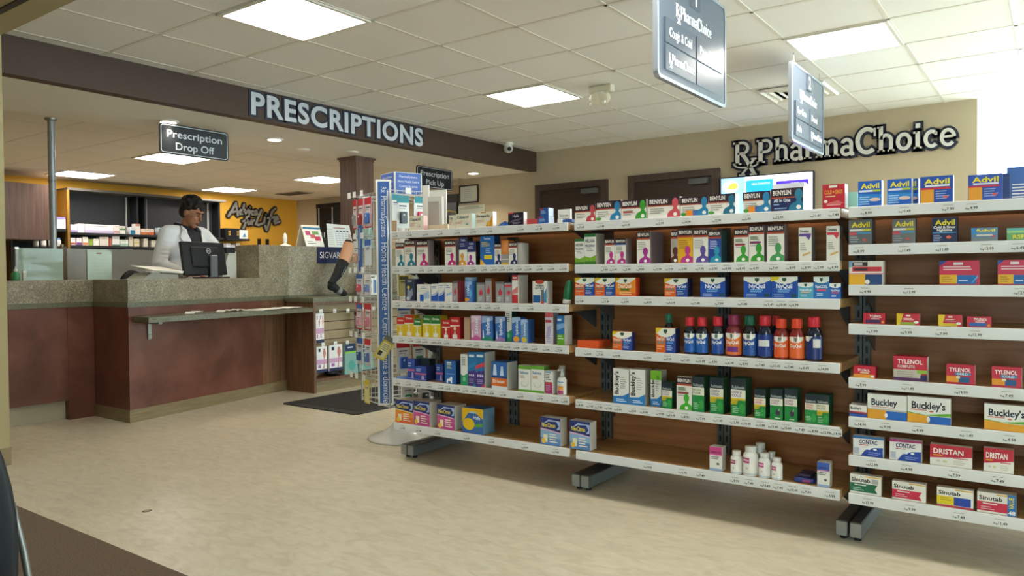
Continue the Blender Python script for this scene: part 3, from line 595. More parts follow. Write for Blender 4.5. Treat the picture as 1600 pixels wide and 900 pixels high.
for z in (1.655, 1.485, 1.395, .9): b = MB(); b.box((X0 + .02, 4.621, z - .03), (X1 - .01, 6.879, z), DK); b.build('shelf', t)
t = thing('side_shelving', 'low black shelving left of the thin grey pole holding white boxes', 'shelving', (0, 0, 0))
b = MB(); b.box((X0, 3.95, .6), (X0 + .02, 4.585, 1.70), DK); b.build('back_panel', t)
for z in (1.695, 1.455, 1.2): b = MB(); b.box((X0 + .02, 3.95, z - .035), (X1 - .01, 4.585, z), DK); b.build('shelf', t)
b = MB(); b.box((X0, 3.93, .6), (X1, 3.948, 1.70), DK); b.build('side_panel', t)
t = thing('wall_cabinet', 'brown wood wall cabinet at the far left against the gold wall', 'cabinet', (-10.2, 4.05, 1.53))
b = MB(); b.box((-.64, -.55, 0), (-.02, .21, .69), COLW); b.build('carcass', t); b = MB(); b.box((-.019, -.546, .004), (0, .206, .686), COLW); b.build('door', t)
med = [0]
def small_box(x, y, z, w, h, d, col, band=None, group=None, lb=None, kind='box'):
    b = MB()
    if kind == 'box':
        b.box((-d, -w / 2, 0), (0, w / 2, h), M(col, .5, vary=.02)); mp = flat((0, -w / 2, 0), (0, 1, 0), (0, 0, 1), (1, 0, 0))
        if band: b.rect(mp, 0, band[1] * h, w, band[2] * h, M(band[0]), .0008)
        b.rect(mp, w * .15, h * .78, w * .8, h * .84, M('9a9a98'), .0008)
    else:
        b.lathe([(.001, 0), (w / 2, 0), (w / 2, h * .72), (w * .32, h * .8), (w * .32, h * .84)], M(col, .4, vary=.02), n=14); b.lathe([(w * .38, h * .8), (w * .38, h), (.001, h)], M(band[0] if band else 'f0f0ee', .4), n=14); b.lathe([(w / 2 + .0008, h * .15), (w / 2 + .0008, h * .6)], M('dcdcd8', .5), n=14)
    return tag(b.build('medicine_box' if kind == 'box' else 'medicine_jar', loc=(x, y, z)), lb, 'medicine', group)
XS = -10.53
GU, GL, GS = 'packs on the upper black shelf behind the person', 'packs on the lower black shelf behind the person', 'packs on the low shelving at far left'
for y0, y1, h, col, band, lb in ((4.64, 4.73, .10, 'e9e4ee', ('9a88b8', 0, .3), 'white box with purple foot, at the left end of the upper dispensary shelf'), (4.735, 4.82, .115, 'ecebea', None, 'plain white box on the upper dispensary shelf beside the purple-footed box'),
    (4.825, 5.20, .115, 'f0eeee', ('c3b8d6', 0, .35), 'long white box with lilac lower edge on the upper dispensary shelf'), (5.205, 5.28, .12, 'eee4e2', ('c98a86', .1, .3), 'white box with small red mark on the upper dispensary shelf'), (5.285, 5.36, .11, 'e8ebe2', ('5b7d4a', .5, .7), 'white pack with a green mark on the upper dispensary shelf'),
    (5.43, 5.50, .10, 'e6ebef', ('2b7aa3', 0, .6), 'white and teal-blue box on the upper dispensary shelf'), (5.50, 5.575, .15, 'f1ebe6', ('d99a86', .8, 1), 'tallest white box with orange top edge on the upper dispensary shelf'),
    (5.585, 5.645, .085, 'f0e4da', ('d97a3d', 0, .45), 'low white and orange box, first of three on the upper dispensary shelf'), (5.65, 5.71, .085, 'f0e4da', ('d97a3d', 0, .45), 'low white and orange box, second of three on the upper dispensary shelf'), (5.715, 5.775, .085, 'f0e0da', ('d9663d', 0, .5), 'low white and orange box, third of three on the upper dispensary shelf'),
    (5.84, 5.93, .11, 'dfeaf0', ('3d9fb8', 0, .9), 'white and turquoise pack near the person on the upper dispensary shelf'), (5.935, 6.0, .08, 'e8e4dc', None, 'low cream box beside the turquoise pack on the upper dispensary shelf'), (6.005, 6.06, .08, 'e8e6e0', ('b9a48a', 0, .2), 'low white box right of the cream box on the upper dispensary shelf'),
    (6.12, 6.2, .085, 'e8e0cc', None, 'cream box just left of the shoulder of the person, upper shelf'), (6.2, 6.29, .085, 'e6dfd0', ('bfae90', 0, .25), 'cream box partly hidden by the shoulder of the person, upper shelf')):
    small_box(XS, (y0 + y1) / 2, 1.658, y1 - y0 - .004, h, .1, col, band, GU, lb)
low = [(4.64, 4.70, .12, 'ece4e4', ('b05a3a', .1, .35)), (4.71, 4.78, .12, 'eadfe6', ('7a4a86', 0, .4)), (4.79, 4.86, .14, 'eee6de', ('d98a5a', .05, .35)), (4.87, 4.92, .11, 'e6eadc', ('8fae3d', 0, 1)), (4.93, 5.0, .115, 'eae8e0', None), (5.01, 5.13, .155, 'd9d4c8', None), (5.14, 5.17, .14, 'c9695a', None), (5.18, 5.28, .17, 'e4e8e6', ('3d6b6b', 0, .15)), (5.29, 5.40, .115, 'dfe8e2', ('a8c8b8', 0, .4)), (5.41, 5.47, .17, 'dcd6c6', None), (5.48, 5.56, .14, 'e0d9b8', ('c9b94a', .45, .55)),
       (5.62, 5.68, .15, 'e6e0d4', None), (5.735, 5.80, .12, 'dcd8cc', None), (5.81, 5.89, .12, 'd9d4c6', ('b9b09a', 0, .2)), (5.90, 6.01, .095, 'dfdcd2', None), (6.04, 6.13, .11, 'd6dcea', ('3d62b8', 0, .4))]
cols = ['rust band', 'purple foot', 'orange foot', 'lime stripe', 'cream face', 'wide tan face', 'narrow red face', 'tall white face', 'mint lower half', 'tall beige face', 'yellow stripe', 'tall cream face', 'grey-beige face', 'beige foot', 'low wide face', 'blue foot']
ords = ['first', 'second', 'third', 'fourth', 'fifth', 'sixth', 'seventh', 'eighth', 'ninth', 'tenth', 'eleventh', 'twelfth', 'thirteenth', 'fourteenth', 'fifteenth', 'sixteenth', 'seventeenth']
for k, (y0, y1, h, col, band) in enumerate(low):
    small_box(XS, (y0 + y1) / 2, 1.488, y1 - y0 - .004, h * .78, .1, col, band, GL, 'small pack with %s, %s from left on the lower dispensary shelf' % (cols[k], ords[k]))
small_box(XS, 4.34, 1.698, .13, .13, .2, 'f0eeee', ('d9662d', .75, 1), GS, 'white box with orange top left of the grey pole')
t = small_box(XS, 4.495, 1.698, .17, .15, .2, 'f2f0f4', ('8a7ac0', .8, 1), GS, 'white box with purple top right of the grey pole')
for k, y in enumerate((4.24, 4.33, 4.42, 4.51)): small_box(XS - .05, y, 1.458, .062, .12, .1, 'e4e6e4', (['c9cfc2', '4a6aa0', '4a78b8', '5a8ac0'][k], 0, 1), GS, 'white jar with %s cap, %s from left on the low shelving' % (['pale', 'blue', 'bright blue', 'sky blue'][k], ords[k]), 'jar')
small_box(XS, 5.41, 1.397, .1, .052, .1, 'dfe6ee', ('3d78c0', .0, .9), None, 'blue and white box low behind the grey frosted glass')
# right part of the gold wall: mail slots on a bracket shelf, small picture, outlets, script lettering
b = MB(); b.box((X0, 6.93, 1.62), (X1, 7.34, 1.65), DK); b.box((X0, 6.93, 1.45), (X1, 7.34, 1.47), DK); tag(b.build('wall_shelf'), 'black bracket shelf on the gold wall right of the person', 'shelf')
t = thing('key_box', 'black box with small gold marks on the shelf right of the person', 'box', (-10.55, 6.94, 1.65))
b = MB(); b.box((-.2, 0, 0), (0, .37, .16), BLACK); b.build('case', t); b = MB(); mp = flat((.0008, 0, 0), (0, 1, 0), (0, 0, 1), (1, 0, 0))
for k in range(4): b.rect(mp, .05 + (k % 2) * .02, .05 + (k // 2) * .04, .062 + (k % 2) * .02, .08 + (k // 2) * .04, M('c79a3d'), .0005); b.rect(mp, .2 + (k % 2) * .02, .05 + (k // 2) * .04, .212 + (k % 2) * .02, .08 + (k // 2) * .04, M('a8843d'), .0005)
b.rect(mp, .3, .08, .315, .1, M('c7a04d'), .0005); b.build('gold_mark', t)
b = MB(); b.box((0, 0, 0), (.02, .14, .14), WHITE); mp = flat((.0205, 0, 0), (0, 1, 0), (0, 0, 1), (1, 0, 0)); b.rect(mp, .02, .02, .12, .12, M('d7e3ea'), .0003); b.poly(mp, [(.04, .03), (.11, .03), (.08, .09)], M('4a86a8'), .0005); tag(b.build('small_picture', loc=(-10.53, 7.17, 1.65)), 'small white picture block on the shelf end beside the black box', 'picture')
for k, (y, h, c_) in enumerate(((6.98, .1, 'dfe2ea'), (7.06, .08, 'cfd6e6'), (7.15, .11, 'eae4dc'), (7.24, .07, 'c9d23d'))): small_box(-10.54, y, 1.4705, .07, h, .08, c_, ('c09070', 0, .3) if k == 2 else None, None, '%s small pack on the lower black bracket shelf right of the person' % ['whitish', 'pale blue', 'cream', 'yellow-green'][k])
for y, lb in ((7.76, 'black wall outlet on the gold wall, left of two'), (7.92, 'black wall outlet on the gold wall, right of two')):
    b = MB(); b.box((0, -.035, -.06), (.008, .035, .06), M('2a241c', .4), bev=.002); b.box((.008, -.017, .01), (.011, .017, .04), BLACK); b.box((.008, -.017, -.04), (.011, .017, -.01), BLACK); tag(b.build('wall_outlet', loc=(-10.85, y, 1.62)), lb, 'outlet', 'outlets on the gold wall')
# strokes: 2-d polyline with width swept into a raised letter part
def stroke(b, pts, w, mp, l0, l1, m, cap=0.0, rnd=False):
    if rnd:
        for i, p in enumerate(pts):
            b.prism([(p[0] + w / 2 * math.cos(k * math.pi / 6), p[1] + w / 2 * math.sin(k * math.pi / 6)) for k in range(12)], l0, l1, m, mp)
            if i: stroke(b, [pts[i - 1], p], w, mp, l0, l1 - .0001, m)
        return
    P = [Vector((p[0], p[1])) for p in pts]
    if cap:
        P[0] = P[0] + (P[0] - P[1]).normalized() * cap; P[-1] = P[-1] + (P[-1] - P[-2]).normalized() * cap
    n = len(P); Ls = []; Rs = []
    for i in range(n):
        d0 = (P[i] - P[i - 1]).normalized() if i else (P[1] - P[0]).normalized(); d1 = (P[i + 1] - P[i]).normalized() if i < n - 1 else d0
        t = d0 + d1; t = t.normalized() if t.length > 1e-6 else d0
        nn = Vector((-t.y, t.x)); k = 1 / max(.5, abs(nn.dot(Vector((-d0.y, d0.x))))); ww = (w[i] if isinstance(w, (list, tuple)) else w) / 2
        Ls.append(P[i] + nn * ww * k); Rs.append(P[i] - nn * ww * k)
    q = [(p.x, p.y) for p in Ls + Rs[::-1]]
    N = len(q); vs = [mp(a, c, l0) for a, c in q] + [mp(a, c, l1) for a, c in q]; fs = []
    for i in range(n - 1): j = 2 * n - 1 - i; fs += [(N + i, N + j, N + j - 1, N + i + 1)]
    fs += [(i, (i + 1) % N, (i + 1) % N + N, i + N) for i in range(N)]
    b.add(vs, fs, m)
    if rnd:
        for p, ww in ((P[0], w[0] if isinstance(w, (list, tuple)) else w), (P[-1], w[-1] if isinstance(w, (list, tuple)) else w)):
            b.prism([(p.x + ww / 2 * math.cos(k * math.pi / 6), p.y + ww / 2 * math.sin(k * math.pi / 6)) for k in range(12)], l0, l1, m, mp)
def arc(cx, cy, rx, ry, a0, a1, n=12): return [(cx + rx * math.cos(R(a0 + (a1 - a0) * k / n)), cy + ry * math.sin(R(a0 + (a1 - a0) * k / n))) for k in range(n + 1)]
SCR = [[(278, 282), (300, 250), (335, 195), (340, 240), (345, 280)], [(290, 258), (345, 250)], [(394, 205), (385, 245), (378, 272)], [(382, 244), (368, 242), (358, 258), (364, 272), (376, 268), (386, 250)], [(398, 243), (404, 270), (425, 243)], [(434, 248), (430, 276)], [(439, 226), (440, 228)],
       [(464, 254), (452, 252), (445, 264), (452, 278), (466, 276)], [(470, 270), (488, 260), (482, 250), (470, 262), (474, 280), (496, 276)], [(428, 288), (410, 296), (400, 340), (385, 374)], [(384, 322), (422, 318)], [(430, 318), (418, 330), (424, 346), (438, 340), (440, 324), (430, 318)], [(448, 320), (447, 346)], [(448, 332), (464, 320)],
       [(524, 248), (498, 300), (480, 348), (502, 354), (538, 342)], [(550, 302), (542, 344)], [(558, 280), (559, 282)], [(634, 240), (606, 262), (586, 330), (562, 394), (552, 362)], [(572, 308), (628, 302)], [(622, 332), (656, 316), (646, 300), (624, 320), (630, 348), (668, 336)]]
t = thing('script_sign', 'grey script lettering with dark outline on the gold wall', 'sign', (-10.85, 7.14, 1.80))
def mapa(p): zx, zy = p; yy = zy - .095 * (zx - 265); return ((zx - 265) * 1.04 / 410, (405 - 40 - yy) / 430 + .03)
mp = flat((0, 0, 0), (0, 1, 0), (0, 0, 1), (1, 0, 0)); b = MB(); f = MB()
for q in SCR:
    q = [mapa(p) for p in q]; stroke(b, q, .085, mp, .001, .025, M('2a2620', .6), rnd=True); stroke(f, q, .035, mp, .025, .035, M('8d8a84', .5), rnd=True)
b.build('outline_backing', t); f.build('lettering', t)
b = MB(); b.box((-10.27, 8.50, 1.45), (-9.50, 8.549, 2.26), M('121419', .4, vary=.05)); f = MB(); f.box((-10.27, 8.49, 2.2), (-9.50, 8.5, 2.27), BLACK)
for x in (-10.2, -9.86, -9.52): f.box((x - .008, 8.488, 1.45), (x + .008, 8.499, 2.2), M('b9b9b6', .4))
t = thing('wall_blind', 'dark blind with pale strips on the beige wall left of the column', 'blind', (0, 0, 0)); b.build('blind', t); f.build('frame', t)
b = MB(); b.box((8.27, 0, 0), (8.3, .1, .1), STEELG)
v = thing('ceiling_vent', 'dark slotted vent in the dispensary ceiling above the script lettering', 'vent', (-9.9, 7.75, ZRC - .0025)); b = MB(); b.box((-.3, -.15, -.008), (.3, .15, -.0002), M('8d8a80', .6)); b.build('frame', v); b = MB()
for k in range(6): b.box((-.27, -.12 + k * .042, -.0125), (.27, -.10 + k * .042, -.0082), M('55524c', .6))
b.build('slat', v)
# right end: framed certificate, paper calendar, dark screen
t = thing('framed_certificate', 'black framed certificate on the wall right of the pick-up sign', 'picture', (-6.27, YB, 1.995)); b = MB(); w_, h_ = .32, .235
for q in (((-w_ / 2, -.02, 0), (w_ / 2, -.001, .016)), ((-w_ / 2, -.02, h_ - .016), (w_ / 2, -.001, h_)), ((-w_ / 2, -.02, .016), (-w_ / 2 + .016, -.001, h_ - .016)), ((w_ / 2 - .016, -.02, .016), (w_ / 2, -.001, h_ - .016))): b.box(*q, BLACK)
b.build('frame', t); b = MB(); b.box((-w_ / 2 + .017, -.012, .017), (w_ / 2 - .017, -.002, h_ - .017), M('c7ccc4', .15)); mp = flat((-w_ / 2, -.0121, 0), (1, 0, 0), (0, 0, 1), (0, -1, 0))
for k in range(6): b.rect(mp, .07 + .01 * (k % 2), .05 + k * .024, .25 - .02 * (k % 3), .054 + k * .024, M('8a918c'), .0003)
b.build('certificate', t)
b = MB(); b.box((-.22, -.006, 0), (.22, -.001, .215), M('d5dccc', .7)); mp = flat((-.22, -.0062, 0), (1, 0, 0), (0, 0, 1), (0, -1, 0)); b.rect(mp, .02, .17, .42, .175, M('6d7568'), .0003); b.text('ACTIVE ROSTER', mp, .1, .185, .014, M('6d7568'), w=.25)
for k in range(6): b.rect(mp, .04 + k * .066, .02, .045 + k * .066, .11, M('8a9284'), .0003); b.rect(mp, .04 + k * .066, .06, .065 + k * .066, .065, M('8a9284'), .0003)
tag(b.build('wall_calendar', loc=(-6.235, YB, 1.75)), 'pale paper chart on the wall below the framed certificate', 'chart')
t = thing('wall_monitor', 'dark screen in a black cabinet below the pick-up sign', 'monitor', (-6.85, 8.0, 0)); b = MB(); b.box((-.17, 0, 0), (.15, .3, 2.17), M('1b1a1a', .5)); b.box((-.20, -.03, 1.8), (-.171, .3, 2.18), BLACK); b.build('cabinet', t); b = MB(); b.box((-.10, -.02, 1.87), (.14, -.001, 2.05), M('4f5560', .25, vary=.35, scale=9)); mp = flat((-.1, -.0205, 1.87), (1, 0, 0), (0, 0, 1), (0, -1, 0)); b.poly(mp, [(0, .01), (.1, .06), (.24, .03), (.24, .05), (.1, .09), (0, .05)], M('a99a4a'), .0004); b.build('screen', t)
# ------------------------------------------------------------------ signs on and under the bulkhead
def hang_sign(y0, y1, z0, z1, x, lines, lb):
    w_, h_ = y1 - y0, z1 - z0; t = thing('hanging_sign', lb, 'sign', (x, (y0 + y1) / 2, z0), group='black signs hanging from the soffit')
    def rr(i, r): return [(a, c) for (cx, cy, a0) in ((w_ / 2 - i - r, h_ - i - r, 0), (-w_ / 2 + i + r, h_ - i - r, 90), (-w_ / 2 + i + r, i + r, 180), (w_ / 2 - i - r, i + r, 270)) for a, c in arc(cx, cy, r, r, a0, a0 + 90, 5)]
    mp = flat((0, 0, 0), (0, 1, 0), (0, 0, 1), (1, 0, 0)); b = MB(); b.prism(rr(0, .03), -.012, .0, M('20242b', .45, vary=.02), mp); b.build('panel', t)
    b = MB(); o_, i_ = rr(.010, .024), rr(.0155, .019); n = len(o_); b.add([mp(*p, .0008) for p in o_] + [mp(*p, .0008) for p in i_], [(k, (k + 1) % n, n + (k + 1) % n, n + k) for k in range(n)], SILVER); b.build('border_line', t)
    b = MB()
    for k, (s_, ww) in enumerate(lines): b.text(s_, mp, 0, h_ * (.56 - .39 * k), h_ * .235, SILVER, w=ww * w_, align='c', bold=.012, lift=.0008)
    b.build('lettering', t); b = MB(); b.tube([(-.006, -w_ * .3, h_ - .002), (-.006, -w_ * .3, ZR - z0)], .002, CHROME, 6); b.tube([(-.006, w_ * .3, h_ - .002), (-.006, w_ * .3, ZR - z0)], .002, CHROME, 6); b.build('hanger', t)
hang_sign(3.228, 3.842, 2.050, 2.294, -5.78, (('Prescription', .80), ('Drop Off', .56)), 'black hanging sign lettered Prescription Drop Off over the counter')
hang_sign(6.195, 6.805, 2.040, 2.282, -5.78, (('Prescription', .80), ('Pick Up', .50)), 'black hanging sign lettered Prescription Pick Up behind the display rack')
t = thing('bulkhead_sign', 'large silver capitals spelling PRESCRIPTIONS on the brown bulkhead', 'sign', (-5.20, 3.655, 2.356))
mp = flat((0, 0, 0), (0, 1, 0), (0, 0, 1), (1, 0, 0)); H_ = .166; W_ = 1.985
SX = W_ / text_geo('PRESCRIPTIONS', 0.0, 4, 1.1)[2]; grow = lambda q: dict(a=-q / .69 * SX, w=W_ + 2 * q / .69 * SX, bold=q)
def capitals(b, m, q, lift, thick): g = grow(q); b.text('PRESCRIPTIONS', mp, g['a'] + .012, 0, H_, m, w=g['w'] - .0, bold=q, lift=lift, thick=thick, space=1.1)
b = MB(); capitals(b, NAVY, .10, .001, .006); b.build('outline_backing', t)
b = MB(); capitals(b, SILVER, .03, .0075, .004); b.build('lettering', t)
# ------------------------------------------------------------------ big logo sign on the back wall
GL_ = {}
def G(k, adv, *st): GL_[k] = (adv, st)
G('P', .80, ([(.17, .0), (.17, 1)], .17), ([(.1, .95), (.38, .95)] + arc(.40, .71, .25, .24, 90, -90) + [(.17, .47)], .11), ([(.0, .04), (.36, .04)], .08), ([(.0, .96), (.2, .96)], .08))
G('h', .70, ([(.14, 0), (.14, 1)], .14), ([(0, .96), (.14, .96)], .07), (arc(.33, .44, .19, .2, 170, 0) + [(.52, .0)], .13), ([(0, .035), (.28, .035)], .07), ([(.40, .035), (.66, .035)], .07))
G('a', .62, (arc(.24, .19, .17, .16, 40, 320) , .12), (arc(.26, .46, .18, .17, 165, 0) + [(.44, .12), (.47, .04), (.56, .05)], .13))
G('r', .50, ([(.14, 0), (.14, .66)], .14), ([(0, .625), (.14, .625)], .07), (arc(.34, .42, .17, .2, 170, 60) + [(.46, .55)], .12), ([(0, .035), (.30, .035)], .07))
G('m', 1.02, ([(.14, 0), (.14, .66)], .14), ([(0, .625), (.14, .625)], .07), (arc(.31, .44, .17, .2, 170, 0) + [(.48, 0)], .13), (arc(.66, .44, .17, .2, 170, 0) + [(.83, 0)], .13), ([(0, .035), (.26, .035)], .07), ([(.37, .035), (.60, .035)], .07), ([(.72, .035), (.98, .035)], .07))
G('C', .86, (arc(.45, .5, .37, .46, 48, 312, 20), .16), ([(.76, .97), (.76, .66)], .07))
G('o', .66, (arc(.31, .33, .23, .28, 0, 360, 18), .13))
G('i', .36, ([(.16, 0), (.16, .66)], .14), ([(0, .625), (.16, .625)], .07), ([(.02, .035), (.31, .035)], .07), ([(.09, .88), (.25, .88)], .16))
G('c', .58, (arc(.31, .33, .22, .28, 45, 315, 16), .13), ([(.46, .58), (.46, .46)], .09))
G('e', .62, (arc(.31, .33, .22, .28, 5, 320, 18), .12), ([(.14, .36), (.5, .36)], .08))
RX = (([(.2, .0), (.2, 1)], .16), ([(.1, .95), (.42, .95)] + arc(.45, .72, .24, .23, 90, -90) + [(.2, .49)], .11), ([(0, .04), (.38, .04)], .08), ([(0, .96), (.22, .96)], .08), ([(.42, .47), (.62, .22), (.98, -.42)], .15), ([(.98, .20), (.74, -.08), (.40, -.44)], .09), ([(.84, .22), (1.10, .22)], .07), ([(.28, -.45), (.56, -.45)], .07), ([(.80, -.45), (1.10, -.45)], .07), (arc(.62, .02, .55, .16, 170, 370, 14), .06))
t = thing('logo_sign', 'large silver letters with navy outline spelling RxPharmaChoice on the taupe back wall', 'sign', (-2.72, YB, 2.10))
def logo(bk, fr, mp, x, y, s, mb_, mf, l=(.001, .03, .03, .045), out=.095, sx=1.0, word='PharmaChoice', wl=None):
    T = lambda p, ox: ((ox + p[0] * sx) * s + x, p[1] * s + y)
    ox = 0.0
    for pts, w_ in RX:
        q = [T(p, 0) for p in pts]
        if bk: stroke(bk, q, (w_ + out * 2) * s, mp, l[0], l[1], mb_, cap=out * s)
        stroke(fr, q, w_ * s, mp, l[2], l[3], mf)
    ox = 1.12 * sx
    for ch in word:
        adv, st = GL_[ch]
        for pts, w_ in st:
            q = [T(p, ox) for p in pts]
            if bk: stroke(bk, q, (w_ + out * 2) * s, mp, l[0], l[1], mb_, cap=out * s)
            stroke(fr, q, w_ * s, mp, l[2], l[3], mf)
        ox += adv * sx
    return ox * s
mp = flat((0, -.001, 0), (1, 0, 0), (0, 0, 1), (0, -1, 0)); b = MB(); f = MB(); wtot = 1.12 + sum(GL_[c][0] for c in 'PharmaChoice'); s_ = .235; sxx = 2.0 / (wtot * s_)
logo(b, f, mp, .0, .06, s_, NAVY, M('d3d2cc', .4, vary=.02), sx=sxx); b.build('outline_backing', t); f.build('lettering', t)
# television
t = thing('television', 'wall television showing blue and purple panels below the logo letters', 'television', (-2.36, YB, 0)); x0, x1, z0, z1 = -.475, .455, 1.50, 2.035
b = MB(); b.box((x0, -.11, z0), (x1, -.06, z1), BLACK, bev=.006); b.build('casing', t); b = MB(); b.box((-.1, -.06, 1.6), (.1, -.001, 1.95), STEELD); b.build('wall_mount', t)
b = MB(); e_ = lambda h, s=1.15: M(h, .3, vary=0, emit=s); b.box((x0 + .012, -.1125, z0 + .015), (x1 - .012, -.1103, z1 - .012), e_('eef2ff', 1.3)); mp = flat((x0 + .012, -.1128, z0 + .015), (1, 0, 0), (0, 0, 1), (0, -1, 0)); W_, H_ = x1 - x0 - .024, z1 - z0 - .027
b.rect(mp, 0, 0, .25, H_, e_('8fc0f0'), .0003); b.ell(mp, .1, .42, .085, .065, e_('eef3e4'), .0005); b.poly(mp, [(.06, .40), (.1, .45), (.15, .46), (.18, .42), (.15, .39)], e_('c8cf4a'), .0007)
b.rect(mp, .26, .02, .53, .47, e_('1f9fe0'), .0004); b.text('HEALTHWATCH', mp, .32, .42, .02, e_('bfe2f5'), w=.18, lift=.0007); b.rect(mp, .56, .02, .87, .44, e_('4a2fc0'), .0004); b.text('WELCOME', mp, .70, .40, .016, e_('e8e4ff'), w=.08, lift=.0007); b.rect(mp, .6, .35, .84, .37, e_('e8e4ff'), .0006); b.build('screen', t)
# ceiling devices
t = thing('emergency_light', 'white twin-head emergency light on the ceiling in front of a lit panel', 'emergency light', (-2.94, 5.30, ZC - .001)); b = MB(); b.box((-.1, -.035, -.06), (.1, .035, 0), M('d8d2bc', .5), bev=.008); b.build('housing', t)
for sx_ in (-1, 1):
    h = MB(); h.tube([(sx_ * .05, 0, -.06), (sx_ * .055, 0, -.09)], .012, WHITE); h.lathe([(.02, .03), (.05, .02), (.055, -.02), (.045, -.03), (.0001, -.034)], M('d8d2bc', .4), n=20); hd = h.build('lamp_head', t)
    hd.location = (sx_ * .03, -.02, -.10); hd.rotation_euler = (R(-60), R(20 * sx_), 0)
t = thing('dome_camera', 'white round security camera at the bulkhead corner of the ceiling', 'security camera', (-5.07, 6.95, ZC - .001)); b = MB(); b.lathe([(.06, 0), (.062, -.02), (.05, -.035), (.0001, -.036)], WHITE, n=24); b.build('base', t); b = MB(); b.ball((.012, -.01, -.07), .052, M('cfcfcb', .3), 20, 14); b.build('ball_housing', t); b = MB(); d_ = Vector((.75, -.62, -.2)).normalized(); b.ball(Vector((.012, -.01, -.07)) + d_ * .035, .026, BLACK, 14, 10); b.build('lens', t)
t = thing('air_diffuser', 'square white air diffuser in the ceiling behind the smaller aisle sign', 'air vent', (-1.74, 6.47, ZC - .0075)); b = MB()
for k in range(4): r0 = .26 - k * .06; b.lathe([(r0 * 1.414, -.001), (r0 * 1.414 - .02, -.018 + k * .002), (r0 * 1.414 - .045, -.004)], WHITE, n=4, smooth=False)
o = b.build('louvre', t); o.rotation_euler = (0, 0, R(45))
# aisle signs
def aisle_sign(y0, z0, num, plates, lb):
    W_, H_ = .845, .53; t = thing('aisle_sign', lb, 'sign', (-1.445, y0, z0), group='hanging aisle signs')
    mp = flat((0, 0, 0), (0, 1, 0), (0, 0, 1), (1, 0, 0)); mb = flat((-.018, W_, 0), (0, -1, 0), (0, 0, 1), (-1, 0, 0))
    FACE = M('55606f', .22, vary=.03, scale=3, spec=.6); PL = M('4a5565', .25, vary=.03, scale=3, spec=.6); LT = M('e2e6ea', .35, vary=.01)
    def rr(i, r): return [(a, c) for (cx, cy, a0) in ((W_ - i - r, H_ - i - r, 0), (i + r, H_ - i - r, 90), (i + r, i + r, 180), (W_ - i - r, i + r, 270)) for a, c in arc(cx, cy, r, r, a0, a0 + 90, 5)]
    b = MB(); b.prism(rr(0, .03), -.018, 0, FACE, mp); b.build('panel', t); b = MB(); o_, i_ = rr(-.004, .034), rr(.012, .02); n = len(o_)
    b.add([mp(*p, .003) for p in o_] + [mp(*p, .003) for p in i_] + [mp(*p, -.021) for p in o_] + [mp(*p, -.021) for p in i_], [(k, (k + 1) % n, n + (k + 1) % n, n + k) for k in range(n)] + [(2 * n + k, 3 * n + k, 3 * n + (k + 1) % n, 2 * n + (k + 1) % n) for k in range(n)] + [(k, 2 * n + k, 2 * n + (k + 1) % n, (k + 1) % n) for k in range(n)], M('a9b3c0', .25, metal=.4)); b.build('edge_frame', t)
    for m_ in (mp, mb):
        p_ = MB(); p_.prism([(W_ / 2 - .055, .405), (W_ / 2 + .055, .405), (W_ / 2 + .055, .53 - .012), (W_ / 2 - .055, .53 - .012)], .0005, .01, PL, m_); p_.text(num, m_, W_ / 2, .42, .08, LT, align='c', bold=.03, lift=.0105); p_.build('number_plate', t)
        f = MB(); logo(None, f, m_, .20, .315, .062, None, LT, l=(0, 0, .0005, .003), sx=.78); f.build('logo_lettering', t)
        for k, s_ in enumerate(plates):
            c_, r_ = k // 2, k % 2; a = .07 + c_ * .362; z = .165 - r_ * .122; q = MB(); q.prism([(a, z), (a + .345, z), (a + .345, z + .113), (a, z + .113)], .0005, .009, PL, m_)
            if s_ == '*': logo(None, q, m_, a + .03, z + .035, .045, None, LT, l=(0, 0, .0092, .0105), sx=.72)
            elif s_: q.text(s_, m_, a + .04, z + .035, .042, LT, lift=.0095, bold=.02, maxw=.26)
            q.build('category_plate', t)
    b = MB()
    for y in (.08, W_ - .08): b.tube([(-.009, y, H_), (-.009, y, ZC - z0 - .008)], .003, CHROME, 6)
    b.build('hanger', t)
aisle_sign(3.115, 1.945, '1', ('Cough & Cold', '*', 'Pain Relief', ''), 'larger blue-grey aisle sign numbered 1 hanging from the ceiling')
aisle_sign(5.205, 1.945, '2', ('Eye Care', 'Skin', 'Dental', '*'), 'smaller blue-grey aisle sign numbered 2 hanging farther back')
# floor mat
b = MB(); pts = [(a, c) for (cx, cy, a0) in ((-4.34, 5.9, 0), (-5.16, 5.9, 90), (-5.16, 3.95, 180), (-4.34, 3.95, 270)) for a, c in arc(cx, cy, .04, .04, a0, a0 + 90, 4)]; b.prism(pts, .0, .008, M('3c3a39', .9, vary=.1, scale=60)); 
for k in range(22): x = -5.12 + k * .036; b.box((x, 4.0, .008), (x + .018, 5.86, .0105), M('35332f', .95, vary=.15, scale=80))
tag(b.build('door_mat'), 'dark grey ribbed mat on the floor in front of the slat wall', 'mat')

